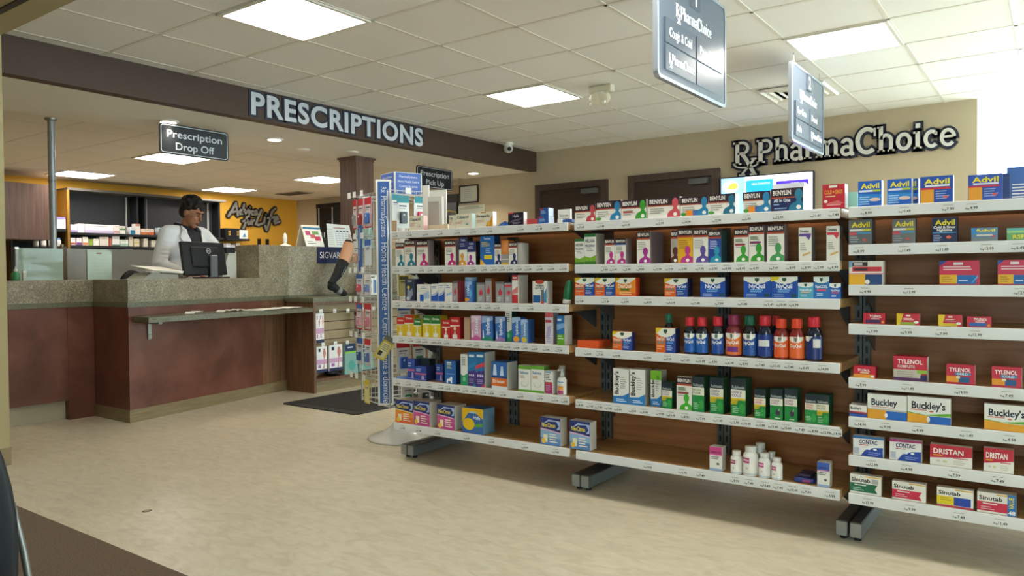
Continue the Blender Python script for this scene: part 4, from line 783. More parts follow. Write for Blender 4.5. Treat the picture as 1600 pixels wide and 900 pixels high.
# ------------------------------------------------------------------ gondola shelving
YF, YP = 3.091, 3.445      # shelf front face, front of the back panels
PRICES = ['4.99', '5.99', '6.49', '6.99', '7.49', '7.99', '8.99', '9.99', '10.49', '11.49', '12.99', '14.99']
def tag_mesh(p):
    b = MB(); mp = flat((0, 0, 0), (1, 0, 0), (0, 0, 1), (0, -1, 0)); b.box((-.022, -.0006, .003), (.022, 0, .031), M('dededb', .5, vary=0)); mp = flat((0, -.0007, 0), (1, 0, 0), (0, 0, 1), (0, -1, 0))
    b.rect(mp, -.017, .0245, .014, .0262, M('8d8d8f', .6, vary=0), .0001); b.text('Reg', mp, -.02, .007, .0055, INK, lift=.0002, bold=.02); b.text(p, mp, -.006, .007, .0095, INK, lift=.0002, bold=.02, maxw=.026)
    o = b.build('price_tag'); me = o.data; bpy.data.objects.remove(o); return me
TAGS = [tag_mesh(p) for p in PRICES]
rt = random.Random(3)
def bay(x0, x1, zs, label, tags, feet):
    g = thing('shelving_bay', label, 'shelving', (0, 0, 0), group='gondola shelving bays')
    b = MB(); b.box((x0 - .012, YP, .10), (x1 + .012, YP + .02, zs[0] - .02), PANELW); b.build('back_panel', g)
    for z in zs:
        i = zs.index(z); dp = YP - .0235
        b = MB(); b.box((x0, YF + .012, z - .034), (x1, dp, z), BOARD); sh = b.build('shelf', g)
        r = MB(); r.box((x0, YF, z - .040), (x1 - .004, YF + .0115, z + .0005), RAIL, bev=.0015); r.build('price_rail', sh)
        for x in (x0 + .03, x1 - .04):
            k = MB(); k.prism([(YF + .09, z - .0345), (YP - .0235, z - .0345), (YP - .0235, z - .13), (YP - .05, z - .12), (YF + .16, z - .055)], x, x + .006, STEELD, lambda a, c, l: (l, a, c)); k.build('bracket', sh)
        for tx in tags[i]:
            o = bpy.data.objects.new('price_tag', TAGS[rt.randrange(len(TAGS))]); COL.objects.link(o); o.parent = sh; o.location = (tx, YF - .0003, z - .037)
    return g
def upright(x, g, zt, foot=True):
    b = MB()
    for s in (-1, 1):
        cx = x + s * .016; b.box((cx - .014, YP - .022, .02 if foot else .10), (cx + .014, YP - .0005, zt), STEELD)
        z = .12
        while z < zt - .04: b.box((cx - .0045, YP - .0228, z), (cx + .0045, YP - .0221, z + .03), BLACK); z += .05
    b.build('upright', g)
    if foot:
        f = MB()
        for s in (-1, 1): cx = x + s * .026; f.box((cx - .022, 3.165, .018), (cx + .022, 3.76, .078), STEELD, bev=.004); f.box((cx - .021, 3.158, .02), (cx + .021, 3.1645, .076), M('8f8e88', .5), bev=.002); f.lathe([(.014, .0), (.016, .012), (.012, .019)], BLACK, (cx, 3.2, 0), 10)
        f.build('foot', g)
bay_a = bay(-3.087, -1.903, [1.311, 1.112, 0.915, 0.716, 0.47, 0.217], 'left bay of white-railed wooden shelves, beside the display rack', [[-3.053,-2.948,-2.822,-2.715,-2.595,-2.487,-2.377,-2.182,-2.071,-1.969],[-3.048,-2.968,-2.856,-2.792,-2.715,-2.649,-2.57,-2.489,-2.415,-2.353,-2.301,-2.25,-2.194,-2.139,-2.068,-2.001,-1.932],[-3.043,-2.953,-2.885,-2.822,-2.771,-2.71,-2.662,-2.606,-2.457,-2.393,-2.334,-2.214,-2.124,-1.973],[-3.018,-2.948,-2.885,-2.837,-2.773,-2.733,-2.678,-2.598,-2.52,-2.468,-2.393,-2.315,-2.27,-2.211,-2.162,-2.1,-2.032,-1.96],[-3.048,-2.966,-2.892,-2.808,-2.724,-2.673,-2.61,-2.548,-2.493,-2.431,-2.377,-2.301,-2.19,-2.069,-1.985,-1.929],[-3.014,-2.892,-2.752,-2.544,-2.377,-2.167,-1.981]], None)
bay_b = bay(-1.868, -0.675, [1.309, 1.106, 0.958, 0.709, 0.461, 0.215], 'middle bay of white-railed wooden shelves full of cold remedies', [[-1.832,-1.725,-1.593,-1.425,-1.302,-1.167,-1.039,-0.911,-0.768,-0.699],[-1.705,-1.658,-1.589,-1.521,-1.439,-1.38,-1.318,-1.241,-1.181,-1.123,-1.063,-1.007,-0.927,-0.861,-0.802,-0.754,-0.702],[-1.839,-1.701,-1.599,-1.485,-1.376,-1.262,-1.156,-1.057,-0.947,-0.899,-0.849],[-1.797,-1.733,-1.644,-1.488,-1.391,-1.31,-1.241,-1.184,-1.112,-1.052,-0.983,-0.924,-0.868,-0.809,-0.739],[-1.843,-1.787,-1.739,-1.688,-1.638,-1.564,-1.507,-1.428,-1.378,-1.31,-1.241,-1.164,-1.093,-1.044,-0.982,-0.932,-0.881,-0.826,-0.775,-0.732,-0.692],[-1.49,-1.322,-1.241,-1.09,-1.031,-0.965,-0.911,-0.856,-0.802,-0.713]], None)
bay_c = bay(-0.647, 0.546, [1.31, 1.166, 1.013, 0.864, 0.658, 0.507, 0.359, 0.212], 'right bay of white-railed wooden shelves, cut by the picture edge', [[-0.583,-0.455,-0.314,-0.243],[-0.609,-0.455,-0.334,-0.198,-0.107],[-0.586,-0.439,-0.1],[-0.562,-0.447,-0.334,-0.232],[-0.601,-0.443,-0.274,-0.137],[-0.605,-0.517,-0.409,-0.257,-0.129],[-0.564,-0.445,-0.293,-0.162],[-0.578,-0.434,-0.278,-0.155]], None)
upright(-3.050, bay_a, 1.27, True)
upright(-2.478, bay_a, 1.27, False)
upright(-1.886, bay_b, 1.27, True)
upright(-1.262, bay_b, 1.27, False)
upright(-0.661, bay_c, 1.27, True)
upright(-0.050, bay_c, 1.27, False)
upright(0.530, bay_c, 1.27, True)
# unseen run of empty shelving one aisle back, added to block window light
for src, lb in ((bay_b, 'unseen empty shelving bay added to block light, one aisle behind the middle bay'), (bay_c, 'unseen empty shelving bay added to block light, one aisle behind the right bay')):
    k = copy_tree(src); k.location = (0, 2.15, 0); k['label'] = lb
for src, x0_, x1_, lb in ((bay_a, -3.087, -1.903, 'unseen empty rear bay added to block light, back to back with the left bay'), (bay_b, -1.868, -.675, 'unseen empty rear bay added to block light, back to back with the middle bay'), (bay_c, -.647, .546, 'unseen empty rear bay added to block light, back to back with the right bay')):
    k = copy_tree(src); k.rotation_euler = (0, 0, math.pi); k.location = (x0_ + x1_, 2 * 3.4765, 0); k['label'] = lb  # unseen rear side, added to keep light off the floor below
    for o in [o for o in k.children if o.name.startswith(('upright', 'foot'))]: bpy.data.objects.remove(o)
SH = {'a': 'left bay', 'b': 'middle bay', 'c': 'right bay'}
LV = {'a': ['top shelf', 'second shelf', 'third shelf', 'fourth shelf', 'fifth shelf', 'bottom shelf'], 'b': ['top shelf', 'second shelf', 'third shelf', 'fourth shelf', 'fifth shelf', 'bottom shelf'],
      'c': ['top shelf', 'second shelf', 'third shelf', 'fourth shelf', 'fifth shelf', 'sixth shelf', 'seventh shelf', 'bottom shelf']}
Wt, Cr, Bk, Nv = 'eceae4', 'ece2cc', '16161a', '1f2a5c'
def d_plain(c): return c, c, []
def d_cepa(tx, fl, sd): return Cr, sd, [('t', tx, .08, .68, .2, '2a5058', .72 if len(tx) > 4 else .5), ('l', .08, .5, .5, 3, .09, 'd9a79a')] + [('p', [(.72, .2), (.72 + .22 * math.cos(R(a)), .2 + .3 * math.sin(R(a))), (.76, .24)], fl) for a in (20, 65, 110, 160, 215)]
def d_strep(): return Cr, 'efeeea', [('p', [(.6, .02), (.99, .02), (.99, .85), (.85, .4), (.65, .25)], 'e59a22'), ('t', 'Strepsils', .07, .66, .16, '3a3a34', .74), ('r', .3, .93, .62, .99, 'd58a2a'), ('l', .08, .45, .5, 2, .1, 'd9a79a'), ('e', .74, .2, .1, .14, 'f0b84a')]
def d_dkred(): return '1d1a28', 'efefec', [('r', 0, .88, .35, 1, 'c0303c'), ('t', 'Halls', .3, .62, .2, 'c8c4d4', .4), ('p', [(.1, .2), (.8, .4), (.9, .55), (.2, .36)], '6a607c'), ('l', .3, .2, .9, 2, .1, '8a86a0')]
def d_blueb(): return '2258a4', 'c6d8ee', [('r', 0, .8, .4, .97, 'c23a44'), ('l', .1, .65, .9, 3, .16, 'a9c4ea')]
def d_placard(): return 'e9e7de', 'e9e7de', [('t', 'The low-dose', .12, .5, .14, '6d6d6a', .7), ('t', 'aspirin brand', .12, .28, .14, '6d6d6a', .75)]
def d_beny(fc, st=''):
    base = {'navy': '23305e', 'yel': 'eab02a', 'blue': '2a4aa0', 'grey': 'b5aaa0'}.get(st, 'eee9e0'); tall = ASP > 1.2
    hd = .80 if tall else .62; o = [('r', 0, hd, 1, 1, '33202a'), ('r', 0, hd - .055, 1, hd, 'b04a30' if st != 'bs' else '3a5aa0')]
    if tall: o += [('t', 'BENYLIN', .5, hd + .05, .095, 'f4f0ea', .84, 'c')]
    else: o += [('t', 'BENYLIN', .06, hd + .09, .2, 'f4f0ea', .56)]
    lc = 'b7c4e4' if st in ('navy', 'blue') else ('a8762a' if st == 'yel' else '9a9a92')
    if tall:
        o += [('l', .1, hd - .14, .75, 5, .055, lc), ('f', .66, .01, .5, fc)]
        if st in ('r', 'p'): o += [('r', .08, hd - .3, .8, hd - .25, 'a8363c' if st == 'r' else '8a2f6a'), ('l', .1, hd - .12, .8, 2, .05, '6a8a5a')]
    else:
        if st == 'navy': o += [('t', 'All In One', .08, .4, .15, 'dfe6f4', .52), ('r', .08, .26, .26, .32, '8aa2d0'), ('l', .1, .12, .7, 1, .1, '8aa2d0')]
        else: o += [('l', .08, hd - .18, .55, 3, .1, lc)]
        if st == 'ob': o += [('r', .2, .02, .44, .3, 'ea8a2a'), ('r', .45, .02, .7, .3, '4a68a8'), ('e', .12, .1, .1, .09, '4a9a3a')]
        if st == 'g': o += [('e', .11, .1, .12, .08, '4a9a3a')]
        if st == 'r': o += [('r', .08, .34, .46, .42, 'b04a3a')]
        o += [('f', .86, .01, .96, fc)]
    return base, {'navy': 'f1f0f4', 'yel': 'c89a3a', 'blue': '3c6a70'}.get(st, 'cfc0bd' if not tall else '9a8a90'), o
def d_navytop(fc): return Wt, '33332f', [('r', 0, .55, 1, 1, '28306c'), ('t', 'TYLENOL', .5, .86, .07, 'dfe3f0', .6, 'c'), ('l', .1, .76, .8, 2, .07, 'b5bee0'), ('f', .4, .0, .45, fc)]
def d_bluey(): return '2a6ab8', '1c3a6a', [('t', 'Tantum', .5, .88, .07, 'e6eefa', .5, 'c'), ('l', .1, .78, .7, 3, .06, 'e8d23a'), ('r', .3, .2, .85, .34, 'e8d22e'), ('p', [(0, 0), (.4, 0), (.1, .18), (0, .2)], 'e8b02e'), ('l', .4, .55, .8, 3, .06, 'a9c8ee')]
def d_orgrey(): return 'd9823c', 'b06a30', [('r', 0, .08, 1, .42, '9a9a9a'), ('r', 0, .2, 1, .24, 'd8d8d4'), ('r', 0, 0, 1, .07, 'e5b52e'), ('p', [(.2, .55), (.7, .5), (.9, .8), (.5, .95)], 'e0935a')]
def d_salw(): return Wt, 'd9dad8', [('r', .22, 0, .5, .4, '2258b8'), ('l', .3, .85, .8, 2, .08, '8aa0c8'), ('p', [(.5, .1), (.95, .2), (.9, .6), (.6, .5)], 'a9c4e4')]
def d_swoosh(): return Wt, 'd4d6d8', [('p', [(0, .02), (1, .02), (1, .55), (.6, .36), (0, .3)], '2458b4'), ('l', .1, .86, .85, 2, .09, '8fa4c6'), ('p', [(0, .34), (.6, .4), (1, .6), (1, .64), (.5, .45), (0, .38)], '7fa4dc')]
def d_swoosh2(): return Wt, 'd4d6d8', [('l', .15, .86, .8, 2, .1, '6a86b8'), ('p', [(.1, .3), (.9, .38), (.9, .55), (.3, .42)], 'a8c8e8')]
def d_drop(c, sd): return 'a0a0a4', sd, [('r', 0, .9, 1, 1, '6d6d72'), ('e', .55, .48, .22, .13, c), ('p', [(.4, .52), (.55, .75), (.72, .52)], c), ('l', .2, .25, .8, 3, .07, 'd9d9dc'), ('r', 0, 0, .08, 1, sd)]
def d_dropred(): return 'a5a2a8', '8a8494', [('r', 0, .78, 1, .9, 'd04a54'), ('e', .6, .5, .22, .12, 'd0404a'), ('r', .05, .42, .95, .47, 'd87a80'), ('l', .2, .28, .8, 3, .07, 'e0dfe2')]
def d_redw(c): return Wt, 'dcd8d0', [('r', 0, .82, 1, 1, c), ('r', 0, 0, 1, .3, c), ('r', .1, .87, .8, .93, 'f0e6e0'), ('p', [(0, .3), (1, .38), (1, .6), (0, .45)], 'e58a8a')]
def d_rocket(): return Wt, 'd2cfc8', [('e', .5, .97, .3, .1, 'c04a38'), ('t', 'WEBBER', .5, .75, .09, '3a3a3a', .6, 'c'), ('t', 'NATURALS', .5, .64, .08, '3a3a3a', .65, 'c'), ('r', .04, .05, .55, .38, '1f5a9c'), ('p', [(.6, .05), (.97, .05), (.97, .7), (.75, .4)], '3f8ac4'), ('r', .58, .02, .8, .62, '6a7078'), ('r', .58, 0, .8, .12, 'd0553a')]
def d_spray(t, b): return b, 'c9a81e' if b[0] == 'e' else 'a82a2c', [('p', [(0, .62), (1, .62), (1, 1), (0, 1)], t), ('p', [(0, .55), (1, .6), (1, .64), (0, .63)], 'f0e8d0'), ('t', 'Otrivin', .5, .8, .1, 'f2efe4', .72, 'c'), ('r', .25, .02, .75, .2, 'efece2'), ('p', [(.42, .2), (.58, .2), (.53, .42), (.47, .42)], 'efece2'), ('e', .5, .48, .14, .08, 'f0d9b0')]
def d_hydra(c, w, tx): return c, '2a4a8c' if c[0] != 'd' else 'c05a94', [('p', [(0, 0), (1, 0), (1, .1), (.5, .2), (0, .1)], w), ('p', [(0, .7), (1, .85), (1, 1), (0, 1)], '9fb8e4' if c[0] != 'd' else 'e6c8de'), ('t', tx, .7, .25, .32, 'eef4fa', .68, 'l', 90), ('p', [(.1, .1), (.22, .1), (.18, .42), (.14, .42)], 'f0f2f6')]
def d_hydrab(c, w): return c, '3a66b0', [('e', .5, .13, .36, .12, w), ('t', 'hydraSense', .7, .3, .3, 'eef4fa', .62, 'l', 90), ('p', [(0, .75), (1, .9), (1, 1), (0, 1)], 'a8c4ea')]
def d_whgreen(): return Wt, '2f4a40', [('p', [(0, 0), (1, 0), (1, .4), (.4, .3), (0, .36)], '2f9a6a'), ('l', .15, .9, .85, 5, .06, '8a9a92'), ('e', .5, .2, .2, .08, '7fd0a8')]
def d_pinkred(): return 'dcd4e0', '8a8890', [('r', 0, .84, 1, 1, 'd8606a'), ('r', .05, .68, .8, .76, 'c83a44'), ('p', [(.1, .2), (.6, .25), (.8, .6), (.3, .55)], 'b4a4cc'), ('l', .15, .2, .8, 3, .06, '9a90a8')]
def d_blgreen(): return '2f72b8', 'd6d4cc', [('r', 0, 0, 1, .36, '6aa82e'), ('p', [(0, .5), (1, .6), (1, .75), (0, .7)], '7fb0e0'), ('l', .15, .3, .85, 2, .08, 'dfeccc'), ('r', .1, .82, .6, .9, 'e2eef8')]
def d_bpink(): return '2f4fa8', '23305e', [('r', 0, .42, 1, .52, 'd06a94'), ('l', .12, .8, .6, 2, .12, 'c8d2ee'), ('p', [(.55, .08), (.85, .08), (.75, .38), (.62, .38)], 'c2a8d8'), ('r', 0, .06, 1, .09, '7f94d4')]
def d_dog(): return '2f6ab4', '1f3a68', [('l', .2, .85, .7, 3, .08, 'd8e0a8'), ('r', .15, .42, .85, .44, '9fc0e8'), ('p', [(.15, .02), (.2, .2), (.45, .24), (.6, .32), (.68, .28), (.66, .02), (.56, .02), (.5, .12), (.32, .12), (.28, .02)], 'eef2f6'), ('r', .2, .9, .6, .95, 'e6eef8')]
def d_dots(c): return '2a78b4', 'cfccc4', [('p', [(0, .0), (1, .0), (1, .48), (0, .42)], '4a3a86'), ('p', [(0, .5), (1, .6), (1, .72), (0, .6)], c), ('r', .15, .86, .85, .93, 'dfeef8'), ('e', .25, .32, .1, .035, 'e6d8f0'), ('e', .5, .32, .1, .035, 'e6d8f0'), ('e', .75, .32, .1, .035, 'e6d8f0'), ('l', .15, .2, .8, 3, .05, 'a89ad0'), ('p', [(.6, 0), (1, 0), (1, .12)], c)]
def d_borange(): return '2f6ab4', 'd8d6d0', [('r', 0, .1, 1, .4, 'e2702e'), ('r', 0, 0, 1, .1, 'dfe6ee'), ('t', 'Dristan', .08, .22, .12, 'f5ece0', .75), ('p', [(.1, .5), (.35, .5), (.3, .9), (.15, .9)], 'cfe0f2'), ('p', [(.55, .5), (.8, .5), (.74, .85), (.62, .85)], 'cfe0f2'), ('r', .0, .42, 1, .46, '1c3a70')]
def d_wgrn(): return Wt, '6a9a4a', [('r', 0, .86, 1, 1, '6fae3c'), ('r', 0, 0, 1, .08, '6fae3c'), ('t', 'Salinex', .12, .68, .1, '4a78b0', .7), ('l', .12, .6, .7, 2, .06, 'c08a5a'), ('e', .5, .32, .3, .14, 'd0d4d2'), ('e', .5, .35, .26, .12, Wt)]
def d_wmag(): return Wt, 'c9c7c2', [('r', .05, .02, .95, .5, 'b03a72'), ('r', .05, .42, .95, .52, 'c04a44'), ('r', .1, .9, .8, .98, '8fb0d4'), ('l', .12, .84, .8, 4, .07, '5a5a5a'), ('l', .15, .36, .8, 4, .07, 'd890b4')]
def d_neo(a, b): return a, 'd9d4ca', [('r', 0, 0, 1, .26, b), ('p', [(0, .56), (1, .50), (1, 1), (0, 1)], '26367a'), ('p', [(.06, .7), (.4, .93), (.99, .9), (.97, .6), (.8, .58), (.93, .72), (.8, .88), (.4, .86)], 'b4c8ec'), ('t', 'NeoCitran', .08, .65, .15, 'f0d83a', .68), ('r', .16, .1, .36, .38, 'f2e6c4'), ('e', .16, .14, .1, .1, 'efc03a'), ('l', .45, .4, .9, 4, .09, 'f4ead8'), ('p', [(0, .55), (.5, .52), (1, .46), (1, .5), (.5, .56), (0, .6)], 'f2e08a' if a[0] == 'e' else 'e8b8d8')]
def d_lemon(): return '3a66a8', '6a94b4', [('p', [(0, .4), (0, 1), (1, 1), (1, .6), (.6, .85), (.3, .8)], 'e8b81e'), ('e', .32, .36, .28, .24, 'edc21e'), ('e', .2, .28, .12, .1, 'edc21e'), ('p', [(.62, .38), (.98, .44), (.98, .3), (.62, .26)], '5aa83a'), ('t', 'Halls', .55, .58, .12, 'dfeaf4', .32), ('r', .36, .8, .7, .86, '9fc4e0')]
def d_coldred(): return 'c22836', 'e2a8a8', [('t', 'COLD + SINUS', .5, .6, .16, 'f0a83a', .8, 'c'), ('r', .3, .86, .66, .96, 'f0e4dc'), ('l', .15, .5, .85, 1, .1, 'f0c89a'), ('p', [(.1, .2), (.7, .32), (.95, .2), (.4, .1)], 'd86a6a'), ('e', .15, .3, .08, .06, 'f2e8e4'), ('l', .2, .14, .9, 1, .1, 'e8a0a0')]
def d_helix(): return Wt, 'b8b5a8', [('p', [(0, 0), (1, 0), (1, .3), (.5, .22), (0, .28)], '7cae2e'), ('r', 0, 0, 1, .1, '3f7a34'), ('r', 0, .9, 1, 1, '2f7a3c'), ('t', 'HELIXIA', .5, .72, .1, '3a4a3a', .8, 'c'), ('t', 'PROSPAN', .5, .57, .075, '2a3a5c', .8, 'c'), ('l', .2, .5, .8, 2, .05, '9a9a92')]
def d_dime(c): return 'e9e5da', '8a8a8c', [('r', .05, .74, .95, .82, c), ('p', [(.55, .74), (.95, .74), (.8, .62)], c), ('t', 'Dimetapp', .1, .86, .07, '3a3a44', .7), ('l', .12, .52, .7, 4, .06, 'a8a49a'), ('p', [(.3, .14), (.9, .22), (.9, .28), (.3, .2)], 'd8b070')]
def d_daynight(): return 'ea6a26', '24336e', [('r', .5, 0, 1, .78, '24489c'), ('p', [(0, .78), (0, 1), (1, 1), (1, .8), (.75, .66), (.5, .62), (.25, .66)], 'f0ede2'), ('p', [(0, .74), (0, 1), (.34, 1)], 'e8c428'), ('p', [(.4, .95), (.6, .95), (.6, .84), (.5, .76), (.4, .84)], '2c5a44'), ('t', 'DayQuil', .06, .5, .13, 'f6efe0', .38), ('t', 'NyQuil', .56, .5, .13, 'f0f2fa', .38), ('r', .06, .36, .44, .44, '8a8a7a'), ('r', .58, .38, .9, .43, '5aa8d8'), ('l', .06, .25, .44, 2, .1, 'f4b890'), ('l', .56, .28, .95, 3, .08, 'a0b4e0')]
def d_dayq(): return 'f0902a', 'e2502a', [('p', [(0, .8), (0, 1), (1, 1), (1, .95), (.7, .7), (.4, .66), (.2, .7)], 'f0ede2'), ('p', [(0, .76), (0, 1), (.26, 1)], 'e8c428'), ('p', [(.42, .93), (.58, .93), (.58, .82), (.5, .72), (.42, .82)], '2c5a44'), ('t', 'DayQuil', .14, .46, .19, 'f8f2e6', .66), ('r', .25, .3, .7, .42, '6a7a2a'), ('p', [(0, 0), (1, 0), (1, .2), (0, .1)], 'e8602a'), ('l', .2, .2, .9, 2, .09, 'f8d0a0')]
def d_nyq(y): return '1f52b0', '1a2c5e', [('p', [(0, .84), (0, 1), (1, 1), (1, .84), (.7, .68), (.5, .65), (.3, .68)], 'f0efe8')] + ([('p', [(0, .76), (0, 1), (.32, 1), (.3, .86)], 'e8d22a')] if y else []) + [('p', [(.42, .94), (.58, .94), (.58, .83), (.5, .74), (.42, .83)], '2c5a44'), ('t', 'NyQuil', .2, .46, .2, 'f4f5fa', .6), ('l', .25, .38, .8, 2, .09, '7ab8ea'), ('l', .1, .16, .6, 2, .08, '9ab4e4'), ('r', .76, .04, .96, .2, '1c4a5a')]
def d_vapo(c, tx): return c, '25457c', [('p', [(0, .8), (0, 1), (1, 1), (1, .8), (.7, .7), (.3, .7)], 'eef2f0'), ('p', [(.4, .94), (.6, .94), (.58, .82), (.5, .74), (.42, .82)], '2c5a44'), ('t', tx or 'VapoRub', .1, .48, .14, 'eaf4fa', .8), ('r', .2, .34, .8, .43, 'd85a7a' if tx else 'e0b8a0'), ('l', .2, .22, .8, 2, .08, 'c8e0ee')]
def d_buckv(s): return Wt, 'a8a298', [('p', [(0, 0), (1, 0), (1, .32), (.6, .22), (0, .2)], '2f7fc4'), ('t', "Buckley's", .34, .26, .26, '18181c', .66, 'l', 90), ('l', .45, .75, .85, 6, .06, 'b4b4b0'), ('l', .2, .12, .85, 2, .05, 'dcebf8')] + ([('r', 0, .74, 1, 1, '7ab82e'), ('e', .7, .8, .15, .06, '5a9a24')] if s == 'g' else [])
def d_robi(w, y):
    wc = {'p': '6a4a9c', 'r': 'd04a54', 'n': '7a8a5a', 'm': '8a4a8a'}[w]; tx = {'p': ('COUGH &', 'COLD'), 'r': ('COUGH', 'CONTROL'), 'n': ('MUCUS &', 'PHLEGM'), 'm': ('COUGH &', 'COLD')}[w]
    o = [('r', 0, .7, 1, 1, '1e2a34'), ('r', .0, .47, 1, .7, 'e6e2d2'), ('t', 'Robitussin', .5, .73, .08, 'a9b4b4', .84, 'c'), ('t', tx[0], .06, .6, .065, wc, .66), ('t', tx[1], .06, .51, .065, wc, .62)]
    if y == 'y': o += [('r', 0, .42, 1, .47, 'd8b82a'), ('p', [(0, .42), (.5, .42), (.4, .3), (0, .3)], 'b8a82a')]
    if y == 'f': o += [('e', .62, .24, .17, .1, '4a3050'), ('p', [(.62, .3), (.8, .42), (.72, .3)], 'b8b0a8'), ('r', .4, .05, .8, .08, 'd0d8c8')]
    else: o += [('l', .1, .24, .6, 4, .05, 'a0d0a8'), ('e', .75, .2, .2, .14, '3aa04a')]
    return '1f8a44', '1d5038', o
def d_vit(c): return Wt, 'dcd9d2', [('r', 0, .68, 1, 1, c), ('t', 'JAMIESON', .5, .74, .08, '5a2a4a' if c[0] == 'd' else '1f2f6a', .8, 'c'), ('l', .1, .58, .9, 2, .07, '6a6a6a'), ('e', .68, .3, .12, .05, '6a6a6a'), ('r', 0, 0, 1, .1, '9fb4d4'), ('r', 0, .64, 1, .68, 'e89ac0')]
def d_advil(c, s):
    o = [('t', 'Advil', .12, .7, .2, 'f0dc2a', .78)]
    if s == 's': o += [('r', .05, .56, .62, .64, 'dfe6f2'), ('r', .62, .56, .95, .64, 'b4c23a'), ('p', [(0, .02), (1, .3), (1, .44), (0, .5)], '2f86d8'), ('e', .72, .25, .24, .07, 'e6c8c0'), ('l', .06, .36, .5, 4, .09, 'a8cdf2')]
    if s == 'o': o += [('r', .02, 0, .42, .5, 'eaa02a'), ('r', 0, .5, .92, .57, 'd03048'), ('r', .15, .6, .9, .67, 'dfe4f2'), ('l', .48, .42, .9, 4, .09, '8fa8e0'), ('e', .78, .2, .08, .05, 'd85a5a')]
    if s == 'g': o += [('r', .05, .54, .7, .62, 'd8d8d4'), ('r', .6, .54, .95, .62, 'c8c23a'), ('r', .03, .38, .34, .5, 'c8505a'), ('r', .34, .42, .95, .49, '4a90c0'), ('e', .68, .18, .1, .06, 'c05a4a'), ('l', .06, .3, .5, 3, .09, '9aa0a2')]
    if s == 'n': o += [('t', 'Cold & Sinus', .06, .56, .1, 'f0f0ea', .86), ('t', 'Nighttime', .2, .44, .1, 'f0f0ea', .6), ('r', .03, .37, .95, .4, '4aa0d8'), ('e', .66, .2, .1, .06, 'd86a4a'), ('l', .06, .28, .45, 4, .07, '8a96c0')]
    if s == 'l': o += [('r', 0, .55, .2, 1, '3f8ac8'), ('r', .2, .38, .8, .5, 'd8cfc4'), ('e', .85, .3, .08, .12, 'd04a5a'), ('r', 0, 0, 1, .3, '7d8890')]
    return c, {'s': 'dfe6f2', 'o': '24408c', 'g': '4a4d52', 'n': '141c3c', 'l': '4a6a88'}[s], o
def d_esp(): return '6aa86a', '4a7a4a', [('t', 'RSP', .3, .15, .3, 'e8d83a', .6), ('r', 0, .6, 1, .8, '9fd08a'), ('r', 0, .8, 1, 1, '6ab8b0')]
def d_gen(s):
    if s == 'w': return 'e9e2da', 'd8cfc6', [('r', .1, .78, .55, .97, '3a2a30'), ('r', .1, .56, .95, .76, 'c8303e'), ('r', .15, .6, .55, .7, '3a2a2e'), ('r', 0, 0, .48, .44, 'e8b02a'), ('r', .48, 0, .97, .44, '2a4a7c'), ('e', .54, .12, .07, .1, 'eeeae0'), ('r', 0, .45, 1, .48, 'd86a70'), ('r', .15, .82, .4, .93, 'c9bfc0'), ('r', 0, .75, .1, 1, '7fa8cc')]
    return 'cc2a4c', 'd8a0ac', [('r', .01, .05, .45, .42, 'e8b42e'), ('r', .45, .03, .93, .4, '1f6ab0'), ('p', [(0, 1), (.2, 1), (0, .78)], '2f4a9c'), ('r', .36, .82, .6, .93, 'e6d8dc'), ('l', .1, .74, .95, 2, .1, 'f0c8d0'), ('l', .06, .32, .38, 3, .09, 'b88a2a'), ('l', .5, .18, .85, 1, .09, 'dfeaf4'), ('p', [(.85, .1), (.97, .3), (.97, .4), (.8, .06)], '5aa8e0')]
def d_gens(c): return 'cc2c42', 'c89a9a', [('p', [(0, 0), (0, 1), (.3, 1), (.16, 0)], 'e8c22a'), ('r', .42, .76, .6, .9, 'f0dcd8'), ('l', .3, .6, .9, 2, .13, 'f0c8c8'), ('r', .16, .03, .8, .26, c), ('e', .86, .26, .1, .12, 'f0ece4')]
def d_tyl(s, b):
    o = []
    if s == 'f': o = [('t', 'TYLENOL', .28, .62, .24, 'f6eeee', .56), ('r', .35, .45, .75, .55, 'e0b8c0'), ('r', .1, .1, .8, .4, '1f6ab0' if b == 'b' else '4a2a5c'), ('e', .9, .2, .06, .12, 'e8a02a')]
    if s == 's': o = [('t', 'TYLENOL', .18, .55, .2, 'f6eeee', .56), ('r', .3, .38, .7, .48, 'e8d8a8'), ('r', 0, 0, .95, .3, 'e89a2a'), ('e', .85, .15, .08, .1, 'f0e8e0')]
    if s == 'c': o = [('t', 'TYLENOL', .12, .7, .17, 'f6eeee', .74), ('t', 'COMPLETE', .12, .53, .11, 'e6d4d4', .52), ('r', 0, .12, .82, .46, 'c9beb0'), ('r', 0, 0, 1, .13, '5a2a5c'), ('r', .7, .32, 1, .46, '8ab83a'), ('r', .8, .05, 1, .25, '2a2c5c'), ('l', .1, .36, .6, 3, .09, 'a89c90')]
    if s == 'k': o = [('t', 'TYLENOL', .1, .64, .19, 'f6eeee', .76), ('r', .3, .46, .85, .6, '3a86b0'), ('t', 'COLD', .36, .48, .1, 'e8f0f4', .4), ('r', 0, .1, .44, .4, 'ec9a2a'), ('r', .44, .1, .82, .38, '2a5a8c'), ('r', .35, .3, .48, .42, 'f0e0c0')]
    return 'c8243e', 'd8cdc8' if s in 'ck' else 'a82438', o
